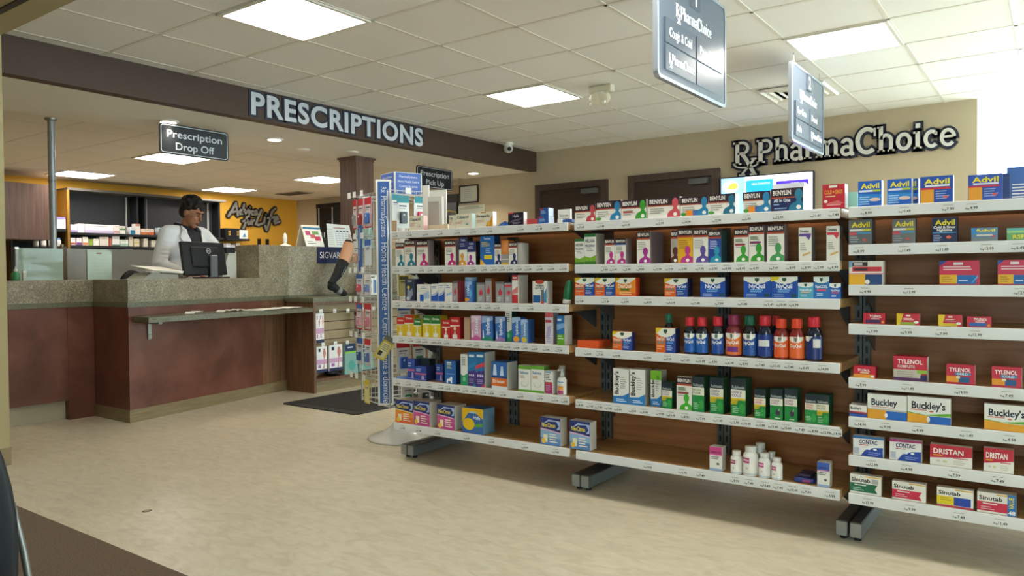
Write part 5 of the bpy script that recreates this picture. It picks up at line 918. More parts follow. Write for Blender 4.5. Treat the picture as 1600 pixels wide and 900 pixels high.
def d_buck(s):
    o = [('t', "Buckley's" if s in 'cse' else 'Buckley', .1, .55, .26, '1e1e34', .78 if s != 'd' else .66)]
    if s == 's': o = [('t', "Buckley's", .06, .62, .22, '1e1e34', .62), ('r', 0, .0, 1, .2, '2f5ab0'), ('r', 0, .2, 1, .38, '3a3a6a'), ('p', [(0, .36), (1, .3), (1, .42), (0, .46)], 'c83a44')]
    if s == 'd': o += [('r', 0, 0, .48, .38, 'eaa42a'), ('r', .48, 0, 1, .34, '2468c0'), ('l', .1, .48, .9, 1, .08, 'e0a8a0'), ('e', .48, .16, .04, .09, 'f0ece4'), ('p', [(0, .38), (.5, .36), (1, .34), (1, .4), (0, .42)], 'c9c4bc')]
    if s in 'ce': o += [('p', [(0, .4), (.4, .32), (1, .44), (1, .3), (0, .3)], '6ab03a'), ('p', [(0, 0), (1, 0), (1, .28), (.5, .28), (0, .37)], 'eaa42a'), ('l', .08, .5, .5, 1, .1, 'd88a80'), ('e', .56, .46, .05, .03, 'd8703a')]
    if s == 'c': o += [('r', .5, 0, 1, .28, '2468c0'), ('e', .49, .15, .04, .1, 'f0ece4')]
    return 'f0eee8', 'b4b0a8', o
def d_contac(m): return 'eceae8', 'bdbab6', [('p', [(0, .86), (1, .9), (1, 1), (0, 1)], '2f6aa8' if m == 'b' else 'a83a74'), ('t', 'CONTAC', .2, .62, .2, '2a2a5c', .6), ('p', [(.25, .0), (.98, .0), (.98, .5), (.7, .46), (.4, .3)], '2444a0'), ('e', .52, .38, .06, .05, 'eef0f4'), ('e', .72, .38, .06, .05, 'eef0f4'), ('r', .03, .08, .2, .4, 'b8bcc8'), ('l', .5, .2, .9, 2, .09, '7f94d4'), ('r', .2, .54, .5, .58, 'c84a54')]
def d_dris(): return 'efeae2', 'b8b0a6', [('p', [(0, .34), (1, .52), (1, 1), (0, 1)], 'c8283e'), ('t', 'DRISTAN', .08, .58, .23, 'f6efea', .72), ('r', .08, .47, .3, .52, 'e8b83a'), ('l', .56, .42, .95, 1, .1, 'd06a70'), ('l', .56, .3, .9, 3, .08, 'c9c4b4'), ('e', .2, .22, .06, .06, 'd8d4c8'), ('e', .36, .22, .06, .06, 'd8d4a8')]
def d_sinu(c, f):
    o = [('r', .5, .9, .98, .96, 'eab24a'), ('t', 'Sinutab', .05, .64, .19, '241a1a', .6)]
    if c == 'yb': o += [('r', 0, .12, .47, .55, 'e8cc1e'), ('r', .47, .12, .93, .55, '2444a4'), ('r', 0, 0, 1, .1, 'c8404a'), ('l', .1, .46, .4, 2, .1, 'b09a1a')]
    else: o += [('p', [(0, .1), (.88, .1), (.8, .3), (.88, .55), (0, .55)], c), ('l', .15, .46, .6, 1, .12, 'f0e4e4'), ('l', .1, .3, .5, 2, .1, 'e0a8b0' if c[0] == 'c' else 'a0c8b0')]
    if f == 'q': o += [('r', .7, .6, .9, .84, 'b8b4b0')]
    if f == 'v': o += [('r', .78, .0, 1, 1, '2f74b8'), ('t', 'VALUE', .94, .35, .12, 'e8d83a', .55, 'l', 90), ('t', '48', .8, .06, .18, 'f4f4f0', .18)]
    return 'f0ece2', 'a8a49c', o
DES = {k[2:]: v for k, v in list(globals().items()) if k.startswith('d_')}
_seq = {}
def P(key, x0, x1, y, z, h, d, look, kind, seq, *a):
    global ASP
    z += .001
    w_ = x1 - x0; ASP = h / w_; bay_, lv = key[0], int(key[1]); where = '%s %s' % (SH[bay_], LV[bay_][lv])
    lab = '%s, %s' % (look, where) if len(look.split()) <= 12 else look
    grp = 'packs on the %s' % where; cx = (x0 + x1) / 2; mp = flat((-w_ / 2, -.0002, 0), (1, 0, 0), (0, 0, 1), (0, -1, 0)); b = MB()
    if kind in DES:
        fc, sd, ops = DES[kind](*a); f, s_ = M(fc, .4, vary=.015), M(sd, .45, vary=.02); tp = s_ if kind in ('spray', 'neo', 'robi', 'nyq') else f
        b.box((-w_ / 2, 0, .0), (w_ / 2, d, h), f, mats=[f, tp, f, s_, s_, s_]); b.ops(ops, mp, w_, h)
        return tag(b.build('medicine_box', loc=(cx, y, z)), lab, 'medicine box', grp)
    if kind == 'pouch':
        m_ = M(a[0], .25); nx, ny = 9, 6; vs = [((i / (nx - 1) - .5) * w_, j / (ny - 1) * d, .002 + h * math.sin(math.pi * i / (nx - 1)) * math.sin(math.pi * j / (ny - 1)) * (.7 + .3 * math.sin(i * 2.1 + j * 3.3))) for j in range(ny) for i in range(nx)]
        q = [(j * nx + i, j * nx + i + 1, (j + 1) * nx + i + 1, (j + 1) * nx + i) for j in range(ny - 1) for i in range(nx - 1)]; b.add(vs, q, m_); b.add([(x, yy, .0005) for x, yy, _ in vs], [t[::-1] for t in q], m_); b.poly(lambda u, v, l: (u - w_ / 2, .02 + v, h * .9 + l), [(w_ * .2, 0), (w_ * .7, .01), (w_ * .6, .03), (w_ * .25, .02)], M('cfdcee'), .001)
        return tag(b.build('medicine_pouch', loc=(cx, y, z)), lab, 'pouch', grp)
    if kind == 'flatp':
        b.box((-w_ / 2, 0, 0), (w_ / 2, d, h * .6), M('2a3f8c', .4), bev=.003); b.box((-w_ * .36, d * .2, h * .6), (w_ * .3, d * .95, h), M('463a58', .5), bev=.003); m2 = flat((-w_ / 2, -.0003, 0), (1, 0, 0), (0, 0, 1), (0, -1, 0)); b.rect(m2, w_ * .45, h * .1, w_ * .85, h * .45, M('b04a86'))
        return tag(b.build('medicine_box', loc=(cx, y, z)), lab, 'medicine box', grp)
    if kind == 'strips':
        b.box((-w_ / 2, 0, 0), (w_ / 2, d, h), M('3f68b0', .4, vary=.05)); 
        for k in range(5): b.rect(mp, w_ * .22, h * (.1 + .09 * k), w_ * .92, h * (.14 + .09 * k), M('e6ecf4'))
        return tag(b.build('display_stand', loc=(cx, y, z)), lab, 'stand', grp)
    t = thing('medicine_bottle', lab, 'medicine bottle', (cx, y + w_ * .36, z), group=grp); r = w_ / 2
    def ring(b, ry, z0, z1, m, a0=-80, a1=80, l=.0006, n=14):
        vs = []
        for k in range(n + 1):
            A = R(-90 + a0 + (a1 - a0) * k / n)
            for zz in (z0, z1): vs.append(((r + l) * math.cos(A), (ry + l) * math.sin(A), zz))
        b.add(vs, [(2 * k, 2 * k + 2, 2 * k + 3, 2 * k + 1) for k in range(n)], m, True)
    def cmap(ry, W, z0): return lambda u, v, l: ((r + l + .0004) * math.cos(R(-90) + (u - W / 2) / r), (ry + (l + .0004) * ry / r) * math.sin(R(-90) + (u - W / 2) / r), z0 + v)
    if kind == 'bot':
        cap, body, lb, tx = a; k = .72; ry = r * k; cz = h * .765
        b.lathe([(.0001, 0), (r * .94, 0), (r, h * .02), (r, h * .58), (r * .95, h * .64), (r * .8, h * .70), (r * .62, h * .74), (r * .58, h * .77)], M(body, .12, vary=0, spec=.6), n=26, sy=k); b.build('body', t)
        c = MB(); c.lathe([(r * .66, cz), (r * .70, cz + .002), (r * .66, h * .985), (r * .6, h), (.0001, h)], M(cap, .35, vary=.12, scale=120), n=24)
        for q in range(12): an = q * math.pi / 6; c.box((r * .68 * math.cos(an) - .0009, r * .68 * math.sin(an) - .0009, cz + .003), (r * .68 * math.cos(an) + .0009, r * .68 * math.sin(an) + .0009, h * .97), M(cap, .35, vary=.12, scale=120))
        c.build('cap', t); l_ = MB(); W = r * 2.5; z0, z1 = h * .05, h * .56; mm = cmap(ry, W, z0); H = z1 - z0
        ring(l_, ry, z0, z1, M(lb, .35, vary=.02)); dk = tx == ''
        if tx:
            l_.ops([('p', [(.08, .86), (.08, 1), (.3, 1), (.5, 1), (.7, 1), (.92, 1), (.92, .86), (.7, .74), (.5, .7), (.3, .74)], 'eeeae2'), ('p', [(.42, .96), (.58, .96), (.58, .86), (.5, .76), (.42, .86)], '2c5a44'), ('t', tx, .5, .5, .15, 'f4f2f0', .62, 'c')] + ([('r', .2, .12, .8, .36, '7a2f8a')] if cap[:2] == '8e' else []) + [('l', .22, .4, .78, 3, .1, '9ac4ea' if tx == 'NyQuil' else '8a9ab0')], mm, W, H, True)
        elif lb == '20306c': l_.ops([('p', [(.05, .8), (.05, 1), (.5, 1), (.3, .76)], 'eeeae2'), ('r', .52, .5, .9, .88, 'dcdad8'), ('l', .1, .6, .4, 5, .1, '7a94cc')], mm, W, H, True)
        else: l_.ops([('r', .2, .45, .8, .75, 'dfdedc'), ('l', .2, .95, .8, 3, .07, '8fa4d4'), ('l', .2, .36, .8, 4, .08, '8fa4d4'), ('l', .25, .68, .75, 3, .08, 'a8a8a8')], mm, W, H, True)
        l_.build('label', t); return t
    if kind in ('pill', 'pillb'):
        b.lathe([(.0001, 0), (r * .95, 0), (r, h * .02), (r, h * .66), (r * .9, h * .74), (r * .64, h * .8), (r * .64, h * .82)], M('e6e4de', .35, vary=.01), n=26); b.build('body', t)
        c = MB(); c.lathe([(r * .7, h * .815), (r * .72, h * .83), (r * .72, h * .985), (r * .68, h), (.0001, h)], M('e2e0da', .4, vary=.02), n=26); c.build('cap', t)
        if kind == 'pill':
            l_ = MB(); W = r * 2.6; z0, z1 = h * .06, h * .64; ring(l_, r, z0, z1, M('ebe8e2', .4, vary=.01)); l_.ops([('r', .12, .66, .55, .98, 'b8487c'), ('t', 'JAMIESON', .16, .78, .1, 'f2e8ee', .36), ('l', .15, .56, .6, 2, .08, '8a8a8a'), ('e', .42, .36, .06, .07, '5a5a5e'), ('e', .42, .36, .035, .045, 'ebe8e2'), ('l', .16, .2, .6, 2, .08, '9aa8b0'), ('r', .12, 0, .9, .06, 'b4c4d0')], cmap(r, W, z0), W, z1 - z0, True); l_.build('label', t)
        return t
    if kind == 'can':
        b.lathe([(.0001, 0), (r * .96, 0), (r, h * .015), (r, h * .86)], M('2f62a8', .3, vary=.08, scale=20), n=26); b.build('body', t); c = MB(); c.lathe([(r * .98, h * .861), (r * .98, h * .97), (r * .9, h), (.0001, h)], M('7d9cc0', .35), n=26); c.build('cap', t)
        l_ = MB(); W = r * 2.4; ring(l_, r, h * .03, h * .84, M('3468b0', .3, vary=.1)); l_.ops([('e', .4, .1, .26, .1, 'e8a02e'), ('t', 'hydraSense', .62, .28, .2, 'eef4fa', .6, 'l', 90), ('p', [(.2, .7), (.8, .86), (.8, 1), (.2, 1)], '8fb0e0'), ('e', .72, .4, .1, .2, '4a98d0')], cmap(r, W, h * .03), W, h * .8, True); l_.build('label', t); return t
    if kind == 'pump':
        b.box((-w_ / 2, -w_ * .36, 0), (w_ / 2, d, h), M('3a4058', .35, vary=.15, scale=30)); m2 = flat((-w_ / 2, -w_ * .36 - .0003, 0), (1, 0, 0), (0, 0, 1), (0, -1, 0)); b.ops([('r', .25, .86, .7, .93, 'a8b0c4'), ('p', [(.2, .1), (.5, .05), (.8, .3), (.75, .6), (.5, .45), (.4, .7), (.25, .5)], '8f98b0'), ('e', .35, .62, .14, .07, 'c8b83a'), ('e', .3, .12, .2, .08, 'c9ccd0')], m2, w_, h); b.build('carton', t)
        c = MB(); c.lathe([(.012, h), (.012, h + .012), (.007, h + .013), (.007, h + .024), (.0001, h + .025)], WHITE, (w_ * .2, .01, 0), 12); c.build('pump', t); return t
    if kind == 'pumpb':
        b.lathe([(.0001, 0), (r * .9, 0), (r * .95, h * .02), (r * .95, h * .5), (r * .7, h * .58), (r * .4, h * .62), (r * .4, h * .66)], M('e2e0dc', .3), n=24, sy=.7); b.build('body', t); c = MB(); c.lathe([(r * .4, h * .661), (r * .45, h * .7), (r * .2, h * .72), (r * .2, h * .86), (.0001, h * .87)], WHITE, n=16); c.box((-r * .9, -.004, h * .80), (0, .004, h * .85), WHITE); c.build('pump', t)
        c = MB(); c.lathe([(r * .62, h * .6), (r * .62, h * .97), (r * .5, h), (.0001, h)], glass_mat('clear_cap', 'd8d6d0', gloss=.15, haze=.2), n=20); c.build('clear_cap', t)
        l_ = MB(); W = r * 2.2; ring(l_, r * .7, h * .04, h * .48, M('e4e2de', .4)); l_.ops([('r', .2, .86, .8, .94, '3a86c0'), ('r', .2, .3, .8, .62, 'e89a3a'), ('r', .2, 0, .8, .28, 'b03a72'), ('l', .22, .8, .75, 2, .07, '6a8ab0')], cmap(r * .7, W, h * .04), W, h * .44, True); l_.build('label', t); return t
    if kind == 'tube':
        t.rotation_euler = (0, R(9), 0); rr = r * .82
        b.lathe([(rr * .95, h * .2), (rr, h * .22), (rr * .95, h * .6)], M('1f6a44', .3), n=20); b.lathe([(rr * .95, h * .6), (rr * .8, h * .85), (rr * .55, h * .96), (.0001, h * .99)], M('1f6a44', .3), n=20); b.build('body', t); c = MB(); c.lathe([(.0001, .004), (rr * .98, .004), (rr, h * .03), (rr * .96, h * .2)], WHITE, n=20); c.build('cap', t); return t

P('a0', -2.96, -2.851, 3.105, 1.311, 0.081, 0.035, 'cream lozenge box with a pink flower', 'cepa', 1, 'Cepacol', 'd98aa0', 'e2b6b4')
P('a0', -2.853, -2.772, 3.151, 1.311, 0.03, 0.06, 'low cream box lying flat', 'plain', 2, 'e6d8bc')
P('a0', -2.767, -2.714, 3.151, 1.311, 0.03, 0.06, 'small low cream box lying flat', 'plain', 3, 'e6d6b8')
P('a0', -2.673, -2.624, 3.113, 1.311, 0.072, 0.035, 'cream lozenge box half hidden by its neighbour', 'cepa', 4, 'Cép', 'd9c9a0', 'e0c890')
P('a0', -2.615, -2.507, 3.105, 1.311, 0.075, 0.035, 'cream lozenge box with a teal flower', 'cepa', 5, 'Cépacol', '2e8a8a', 'bcd2cc')
P('a0', -2.482, -2.366, 3.105, 1.311, 0.077, 0.03, 'cream lozenge box with an orange corner', 'strep', 6)
P('a0', -2.346, -2.272, 3.105, 1.311, 0.03, 0.08, 'crumpled blue pouch lying flat', 'pouch', 7, '2a5aa8')
P('a0', -2.268, -2.172, 3.105, 1.311, 0.064, 0.03, 'black box with a red top tab', 'dkred', 8)
P('a0', -2.153, -2.09, 3.105, 1.311, 0.025, 0.07, 'flat red box', 'plain', 9, 'c24a4e')
P('a0', -2.084, -2.023, 3.105, 1.311, 0.035, 0.05, 'blue box under another, white sided', 'blueb', 10)
P('a0', -2.072, -2.023, 3.105, 1.347, 0.04, 0.045, 'blue box stacked on top, white sided', 'blueb', 11)
P('a0', -1.971, -1.946, 3.105, 1.311, 0.018, 0.03, 'tiny white tent tag', 'plain', 12, 'efefec')
P('a0', -1.942, -1.891, 3.105, 1.311, 0.014, 0.06, 'flat blue box', 'plain', 13, '2c56a0')
P('a0', -2.022, -1.949, 3.191, 1.311, 0.072, 0.012, 'white placard with grey lettering', 'placard', 14)
P('a1', -3.068, -3.001, 3.105, 1.112, 0.134, 0.05, 'slim white box with a teal bust, nearest the rack', 'beny', 1, '1f7f96')
P('a1', -2.997, -2.918, 3.105, 1.112, 0.147, 0.05, 'white box with a blue-teal bust', 'beny', 2, '1f7f96')
P('a1', -2.905, -2.82, 3.105, 1.112, 0.141, 0.05, 'white box with a bright magenta bust, left of the gap', 'beny', 3, 'c4287c')
P('a1', -2.696, -2.619, 3.105, 1.112, 0.136, 0.05, 'white box with a bright magenta bust, right of the gap', 'beny', 4, 'c4287c')
P('a1', -2.596, -2.54, 3.105, 1.112, 0.149, 0.05, 'tall navy-topped box with an orange bust', 'navytop', 5, 'e09a3a')
P('a1', -2.538, -2.482, 3.105, 1.112, 0.126, 0.05, 'navy-topped box with a purple bust', 'navytop', 6, 'a83a96')
P('a1', -2.452, -2.359, 3.105, 1.112, 0.15, 0.05, 'wide blue box with a yellow panel', 'bluey', 7)
P('a1', -2.358, -2.315, 3.105, 1.112, 0.11, 0.05, 'slim white box with a navy bust, left of the orange box', 'beny', 8, '22356e')
P('a1', -2.313, -2.267, 3.105, 1.112, 0.124, 0.05, 'orange and grey striped box', 'orgrey', 9)
P('a1', -2.266, -2.213, 3.105, 1.112, 0.113, 0.05, 'white box with a navy bust, right of the orange box', 'beny', 10, '22356e')
P('a1', -2.209, -2.184, 3.105, 1.112, 0.108, 0.06, 'plain pale grey box turned sideways', 'plain', 11, 'b9b6ae')
P('a2', -2.996, -2.922, 3.105, 0.915, 0.125, 0.05, 'dark slate spray carton with a white pump on top', 'pump', 1)
P('a2', -2.905, -2.806, 3.105, 0.915, 0.095, 0.04, 'white box with a blue lower-left block', 'salw', 2)
P('a2', -2.798, -2.747, 3.105, 0.915, 0.097, 0.04, 'white box with blue swoosh, shorter of two', 'swoosh', 3)
P('a2', -2.745, -2.701, 3.105, 0.915, 0.103, 0.04, 'white box with blue swoosh, taller of two', 'swoosh', 4)
P('a2', -2.699, -2.647, 3.105, 0.915, 0.103, 0.04, 'white box with pale blue streaks', 'swoosh2', 5)
P('a2', -2.645, -2.609, 3.105, 0.915, 0.113, 0.07, 'silver box with red sides', 'drop', 6, 'd0404a', 'c8505a')
P('a2', -2.568, -2.498, 3.105, 0.915, 0.133, 0.06, 'tall round blue canister with an orange foot', 'can', 7)
P('a2', -2.479, -2.424, 3.105, 0.915, 0.105, 0.05, 'silver box with a red drop and green edge', 'drop', 8, 'd0404a', '5c8a4a')
P('a2', -2.422, -2.379, 3.105, 0.915, 0.126, 0.05, 'tall silver box with red drop and orange-brown side', 'drop', 9, 'd0404a', 'a5562e')
P('a2', -2.352, -2.3, 3.105, 0.915, 0.109, 0.05, 'silver box with a red drop on violet grey', 'drop', 10, 'c83a50', '8a8494')
P('a2', -2.295, -2.25, 3.105, 0.915, 0.103, 0.05, 'silver box with a red band at the top', 'dropred', 11)
P('a2', -2.247, -2.211, 3.105, 0.915, 0.143, 0.09, 'tall red and white box', 'redw', 12, 'c8323a')
P('a2', -2.121, -2.035, 3.105, 0.915, 0.112, 0.05, 'wide white box with a blue rocket panel', 'rocket', 13)
P('a2', -1.959, -1.908, 3.105, 0.915, 0.12, 0.04, 'green tube leaning on its white cap', 'tube', 14)
P('a3', -3.065, -3.006, 3.105, 0.716, 0.104, 0.05, 'short yellow box with a red top', 'spray', 1, 'c8342e', 'e8c22e')
P('a3', -3.004, -2.934, 3.105, 0.716, 0.119, 0.05, 'taller yellow box with a red top', 'spray', 2, 'c8342e', 'e8c22e')
P('a3', -2.933, -2.876, 3.105, 0.716, 0.101, 0.05, 'short yellow box with a green top', 'spray', 3, '2f7a3a', 'e2c832')
P('a3', -2.864, -2.805, 3.105, 0.716, 0.12, 0.05, 'tall yellow box with a green top, left of a pair', 'spray', 4, '2f7a3a', 'e2c832')
P('a3', -2.803, -2.734, 3.105, 0.716, 0.121, 0.06, 'tall yellow box with a green top, right of a pair', 'spray', 5, '2f7a3a', 'e2c832')
P('a3', -2.722, -2.665, 3.105, 0.716, 0.1, 0.05, 'short all-red box', 'spray', 6, 'c8282e', 'cc3034')
P('a3', -2.663, -2.597, 3.105, 0.716, 0.116, 0.07, 'taller all-red box', 'spray', 7, 'c8282e', 'cc3034')
P('a3', -2.566, -2.526, 3.105, 0.716, 0.118, 0.06, 'plain tan box', 'plain', 8, 'b8977c')
P('a3', -2.518, -2.451, 3.105, 0.716, 0.129, 0.05, 'pink box', 'hydra', 9, 'd8a8c8', 'd0629e', 'Sense')
P('a3', -2.447, -2.372, 3.105, 0.716, 0.128, 0.05, 'blue box with a green wave', 'hydra', 10, '3f74c4', '2e8a72', 'hydraSense')
P('a3', -2.356, -2.294, 3.105, 0.716, 0.127, 0.05, 'blue box with a mauve wave', 'hydra', 11, '3f74c4', 'a682b8', 'hydraSense')
P('a3', -2.304, -2.263, 3.121, 0.716, 0.158, 0.05, 'tall white and green box behind the blue ones', 'whgreen', 12)
P('a3', -2.249, -2.197, 3.105, 0.716, 0.127, 0.05, 'blue box with an orange ball', 'hydrab', 13, '3f74c4', 'e8a02e')
P('a3', -2.195, -2.153, 3.105, 0.716, 0.117, 0.06, 'pale blue box with a yellow ball', 'hydrab', 14, '6f9cd0', 'e8c83a')
P('a3', -2.048, -2.001, 3.105, 0.716, 0.158, 0.05, 'pale box with a pink-red top', 'pinkred', 15)
P('a3', -1.979, -1.935, 3.105, 0.716, 0.143, 0.07, 'blue box with a green foot and white side', 'blgreen', 16)
P('a4', -3.075, -2.994, 3.105, 0.47, 0.008, 0.07, 'flat blue leaflet pack', 'plain', 1, '6f8ed0')
P('a4', -2.985, -2.93, 3.105, 0.47, 0.116, 0.05, 'upright blue box with a pink band', 'bpink', 2)
P('a4', -2.927, -2.842, 3.105, 0.47, 0.08, 0.09, 'low blue box with a pink band, in front', 'bpink', 3)
P('a4', -3.018, -2.913, 3.211, 0.47, 0.108, 0.05, 'dark teal box stacked behind', 'plain', 4, '1f3f4c')
P('a4', -2.802, -2.75, 3.141, 0.47, 0.095, 0.09, 'dark blue pink-banded box behind the front ones', 'bpink', 5)
P('a4', -2.706, -2.627, 3.105, 0.47, 0.124, 0.05, 'blue box with a small white dog', 'dog', 6)
P('a4', -2.593, -2.544, 3.105, 0.47, 0.166, 0.05, 'tall white box with a green foot', 'whgreen', 7)
P('a4', -2.542, -2.491, 3.105, 0.47, 0.18, 0.05, 'tall blue box with white dots over purple', 'dots', 8, '2f8ab8')
P('a4', -2.49, -2.429, 3.105, 0.47, 0.183, 0.09, 'tall blue and red box with pink dots over purple', 'dots', 9, 'd84a5a')
P('a4', -2.384, -2.284, 3.105, 0.47, 0.139, 0.09, 'wide blue box with an orange band', 'borange', 10)
P('a4', -2.213, -2.137, 3.105, 0.47, 0.131, 0.05, 'white box with green top and foot, left of two', 'wgrn', 11)
P('a4', -2.135, -2.056, 3.105, 0.47, 0.136, 0.05, 'white box with green top and foot, right of two', 'wgrn', 12)
P('a4', -2.054, -2.005, 3.105, 0.47, 0.114, 0.05, 'white box with a magenta lower panel', 'wmag', 13)
P('a4', -1.989, -1.937, 3.105, 0.47, 0.145, 0.05, 'white pump bottle with a clear cap', 'pumpb', 14)
P('a5', -3.084, -2.947, 3.105, 0.217, 0.131, 0.1, 'orange and navy hot drink box', 'neo', 1, 'ee8f2c', 'e9702e')
P('a5', -2.942, -2.82, 3.105, 0.217, 0.136, 0.1, 'pink and navy hot drink box, left of two', 'neo', 2, 'd9589e', 'c94d92')
P('a5', -2.764, -2.639, 3.105, 0.217, 0.133, 0.1, 'pink and navy hot drink box, right of two', 'neo', 3, 'd9589e', 'c94d92')
P('a5', -2.586, -2.443, 3.105, 0.217, 0.134, 0.1, 'yellow and blue box with a yellow flower', 'lemon', 4)
P('a5', -2.08, -1.963, 3.105, 0.217, 0.136, 0.06, 'pale blue and navy hot drink box, left of two', 'neo', 5, '8fb4d8', '5f8cc6')
P('b0', -1.873, -1.76, 3.105, 1.309, 0.081, 0.03, 'white box with a small red bust, at the left end', 'beny', 1, 'c04a50')
P('b0', -1.758, -1.626, 3.105, 1.309, 0.091, 0.03, 'white box with a blue bust', 'beny', 2, '2b7fb0', 'g')
P('b0', -1.624, -1.498, 3.105, 1.309, 0.088, 0.03, 'white box with a green bust', 'beny', 3, '3c9c34', 'r')
P('b0', -1.491, -1.338, 3.105, 1.309, 0.089, 0.03, 'wide white box with a salmon red bust', 'beny', 4, 'd0545c')
P('b0', -1.335, -1.209, 3.105, 1.309, 0.084, 0.03, 'white box with orange and blue blocks and blue bust', 'beny', 5, '2b7fb0', 'ob')
P('b0', -1.208, -1.091, 3.105, 1.309, 0.086, 0.05, 'white box with a teal bust and green mark', 'beny', 6, '23708c', 'g')
P('b0', -1.059, -0.947, 3.105, 1.309, 0.086, 0.03, 'orange and blue blocked white box in front of the television', 'beny', 7, '2b7fb0', 'ob')
P('b0', -0.943, -0.817, 3.105, 1.309, 0.091, 0.04, 'navy all-in-one night box, front of a stack', 'beny', 8, '2a7a9a', 'navy')
P('b0', -0.952, -0.825, 3.153, 1.309, 0.115, 0.03, 'white-sided box stacked behind the navy one, first', 'plain', 9, 'e9e8ec')
P('b0', -0.958, -0.83, 3.189, 1.309, 0.115, 0.03, 'white-sided box stacked behind the navy one, second', 'plain', 10, 'e9e8ec')
P('b0', -0.963, -0.834, 3.225, 1.309, 0.115, 0.03, 'white-sided box stacked behind the navy one, last', 'plain', 11, 'e9e8ec')
P('b0', -0.745, -0.663, 3.105, 1.309, 0.093, 0.05, 'bright red cold and sinus box', 'coldred', 12)
P('b1', -1.874, -1.822, 3.105, 1.106, 0.122, 0.05, 'white and green cough syrup box, shorter of two', 'helix', 1)
P('b1', -1.821, -1.758, 3.105, 1.106, 0.145, 0.08, 'white and green cough syrup box, taller of two', 'helix', 2)
P('b1', -1.712, -1.659, 3.105, 1.106, 0.117, 0.05, 'white box with magenta bust and orange stripe', 'beny', 3, 'c13a8e')
P('b1', -1.657, -1.602, 3.105, 1.106, 0.117, 0.06, 'white box with magenta bust and blue stripe', 'beny', 4, 'c13a8e', 'bs')
P('b1', -1.546, -1.481, 3.105, 1.106, 0.145, 0.14, 'tall white box with a purple-magenta bust', 'beny', 5, 'a82c90')
P('b1', -1.38, -1.349, 3.105, 1.106, 0.143, 0.05, 'greyish box mostly hidden by the yellow one', 'beny', 6, '5a2c2c', 'grey')
P('b1', -1.348, -1.279, 3.105, 1.106, 0.149, 0.05, 'bright yellow box with a magenta bust', 'beny', 7, 'c43a8a', 'yel')
P('b1', -1.277, -1.21, 3.105, 1.106, 0.147, 0.05, 'white box with a violet bust', 'beny', 8, '64509c')
P('b1', -1.208, -1.153, 3.105, 1.106, 0.137, 0.07, 'royal blue box with a turquoise bust', 'beny', 9, '2a9ab4', 'blue')
P('b1', -1.097, -1.037, 3.105, 1.106, 0.139, 0.05, 'white box with green bust, first of three', 'beny', 10, '3c9c34', 'r')
P('b1', -1.035, -0.972, 3.105, 1.106, 0.152, 0.06, 'white box with green bust, middle of three', 'beny', 11, '3c9c34', 'p')
P('b1', -0.961, -0.892, 3.105, 1.106, 0.151, 0.06, 'white box with green bust, last and widest of three', 'beny', 12, '4a9a5c')
P('b1', -0.835, -0.786, 3.105, 1.106, 0.133, 0.06, 'white chest syrup box with a purple mark', 'dime', 13, '6a4a9c')
P('b1', -0.73, -0.682, 3.105, 1.106, 0.135, 0.05, 'white chest syrup box with a red mark', 'dime', 14, 'cc3a4a')
P('b2', -1.876, -1.768, 3.105, 0.958, 0.085, 0.03, 'half orange half blue day-night box, at the left end', 'daynight', 1)
P('b2', -1.766, -1.658, 3.105, 0.958, 0.084, 0.03, 'half orange half blue day-night box, second from the left', 'daynight', 2)
P('b2', -1.656, -1.554, 3.105, 0.958, 0.084, 0.045, 'all-orange daytime box', 'dayq', 3)
P('b2', -1.412, -1.304, 3.105, 0.958, 0.081, 0.05, 'half orange half blue day-night box standing alone', 'daynight', 4)
P('b2', -1.245, -1.136, 3.105, 0.958, 0.084, 0.05, 'royal blue night box standing alone', 'nyq', 5, '')
P('b2', -1.057, -0.946, 3.105, 0.958, 0.086, 0.04, 'royal blue night box, left of the yellow-cornered one', 'nyq', 6, '')
P('b2', -0.944, -0.839, 3.105, 0.958, 0.087, 0.05, 'royal blue night box with a yellow corner', 'nyq', 7, 'y')
P('b2', -0.838, -0.779, 3.105, 0.958, 0.062, 0.04, 'small pale turquoise box', 'vapo', 8, '5ab0cc', '')
P('b2', -0.778, -0.72, 3.105, 0.958, 0.086, 0.05, 'tall blue and white drops box', 'vapo', 9, '2f78c0', 'VapoCOOL')
P('b2', -0.719, -0.677, 3.105, 0.958, 0.06, 0.04, 'small blue and white drops box', 'vapo', 10, '2f6ac0', 'VapoDrops')
P('b3', -1.862, -1.748, 3.105, 0.709, 0.035, 0.12, 'flat orange box', 'plain', 1, 'e2592a')
P('b3', -1.673, -1.573, 3.105, 0.709, 0.085, 0.03, 'small orange and blue day-night box', 'daynight', 2)
P('b3', -1.454, -1.362, 3.105, 0.709, 0.109, 0.05, 'tall orange and blue day-night carton in front of a bottle', 'daynight', 3)
P('b3', -1.452, -1.408, 3.176, 0.709, 0.167, 0.05, 'green-capped dark bottle behind the carton', 'bot', 4, '2f7a5c', '1c2030', '1e3a90', '')
P('b3', -1.327, -1.274, 3.105, 0.709, 0.16, 0.06, 'red-capped night bottle, leftmost of the blue-labelled ones', 'bot', 5, 'd8303e', '191b2c', '2460b4', 'NyQuil')
P('b3', -1.273, -1.218, 3.105, 0.709, 0.161, 0.06, 'red-capped night bottle, second of the blue-labelled ones', 'bot', 6, 'd8303e', '191b2c', '2460b4', 'NyQuil')
P('b3', -1.203, -1.148, 3.105, 0.709, 0.166, 0.06, 'red-capped night bottle right beside the plum-capped one', 'bot', 7, 'd02c3c', '191b2c', '1e4a9c', 'NyQuil')
P('b3', -1.142, -1.073, 3.105, 0.709, 0.175, 0.06, 'plum-capped bottle with an orange and purple label', 'bot', 8, '8e2f56', '7a2432', 'e8772e', 'DayQuil')
P('b3', -1.067, -1.009, 3.105, 0.709, 0.175, 0.06, 'green-capped bottle with a navy label', 'bot', 9, '14604a', '15181f', '23509c', 'NyQuil')
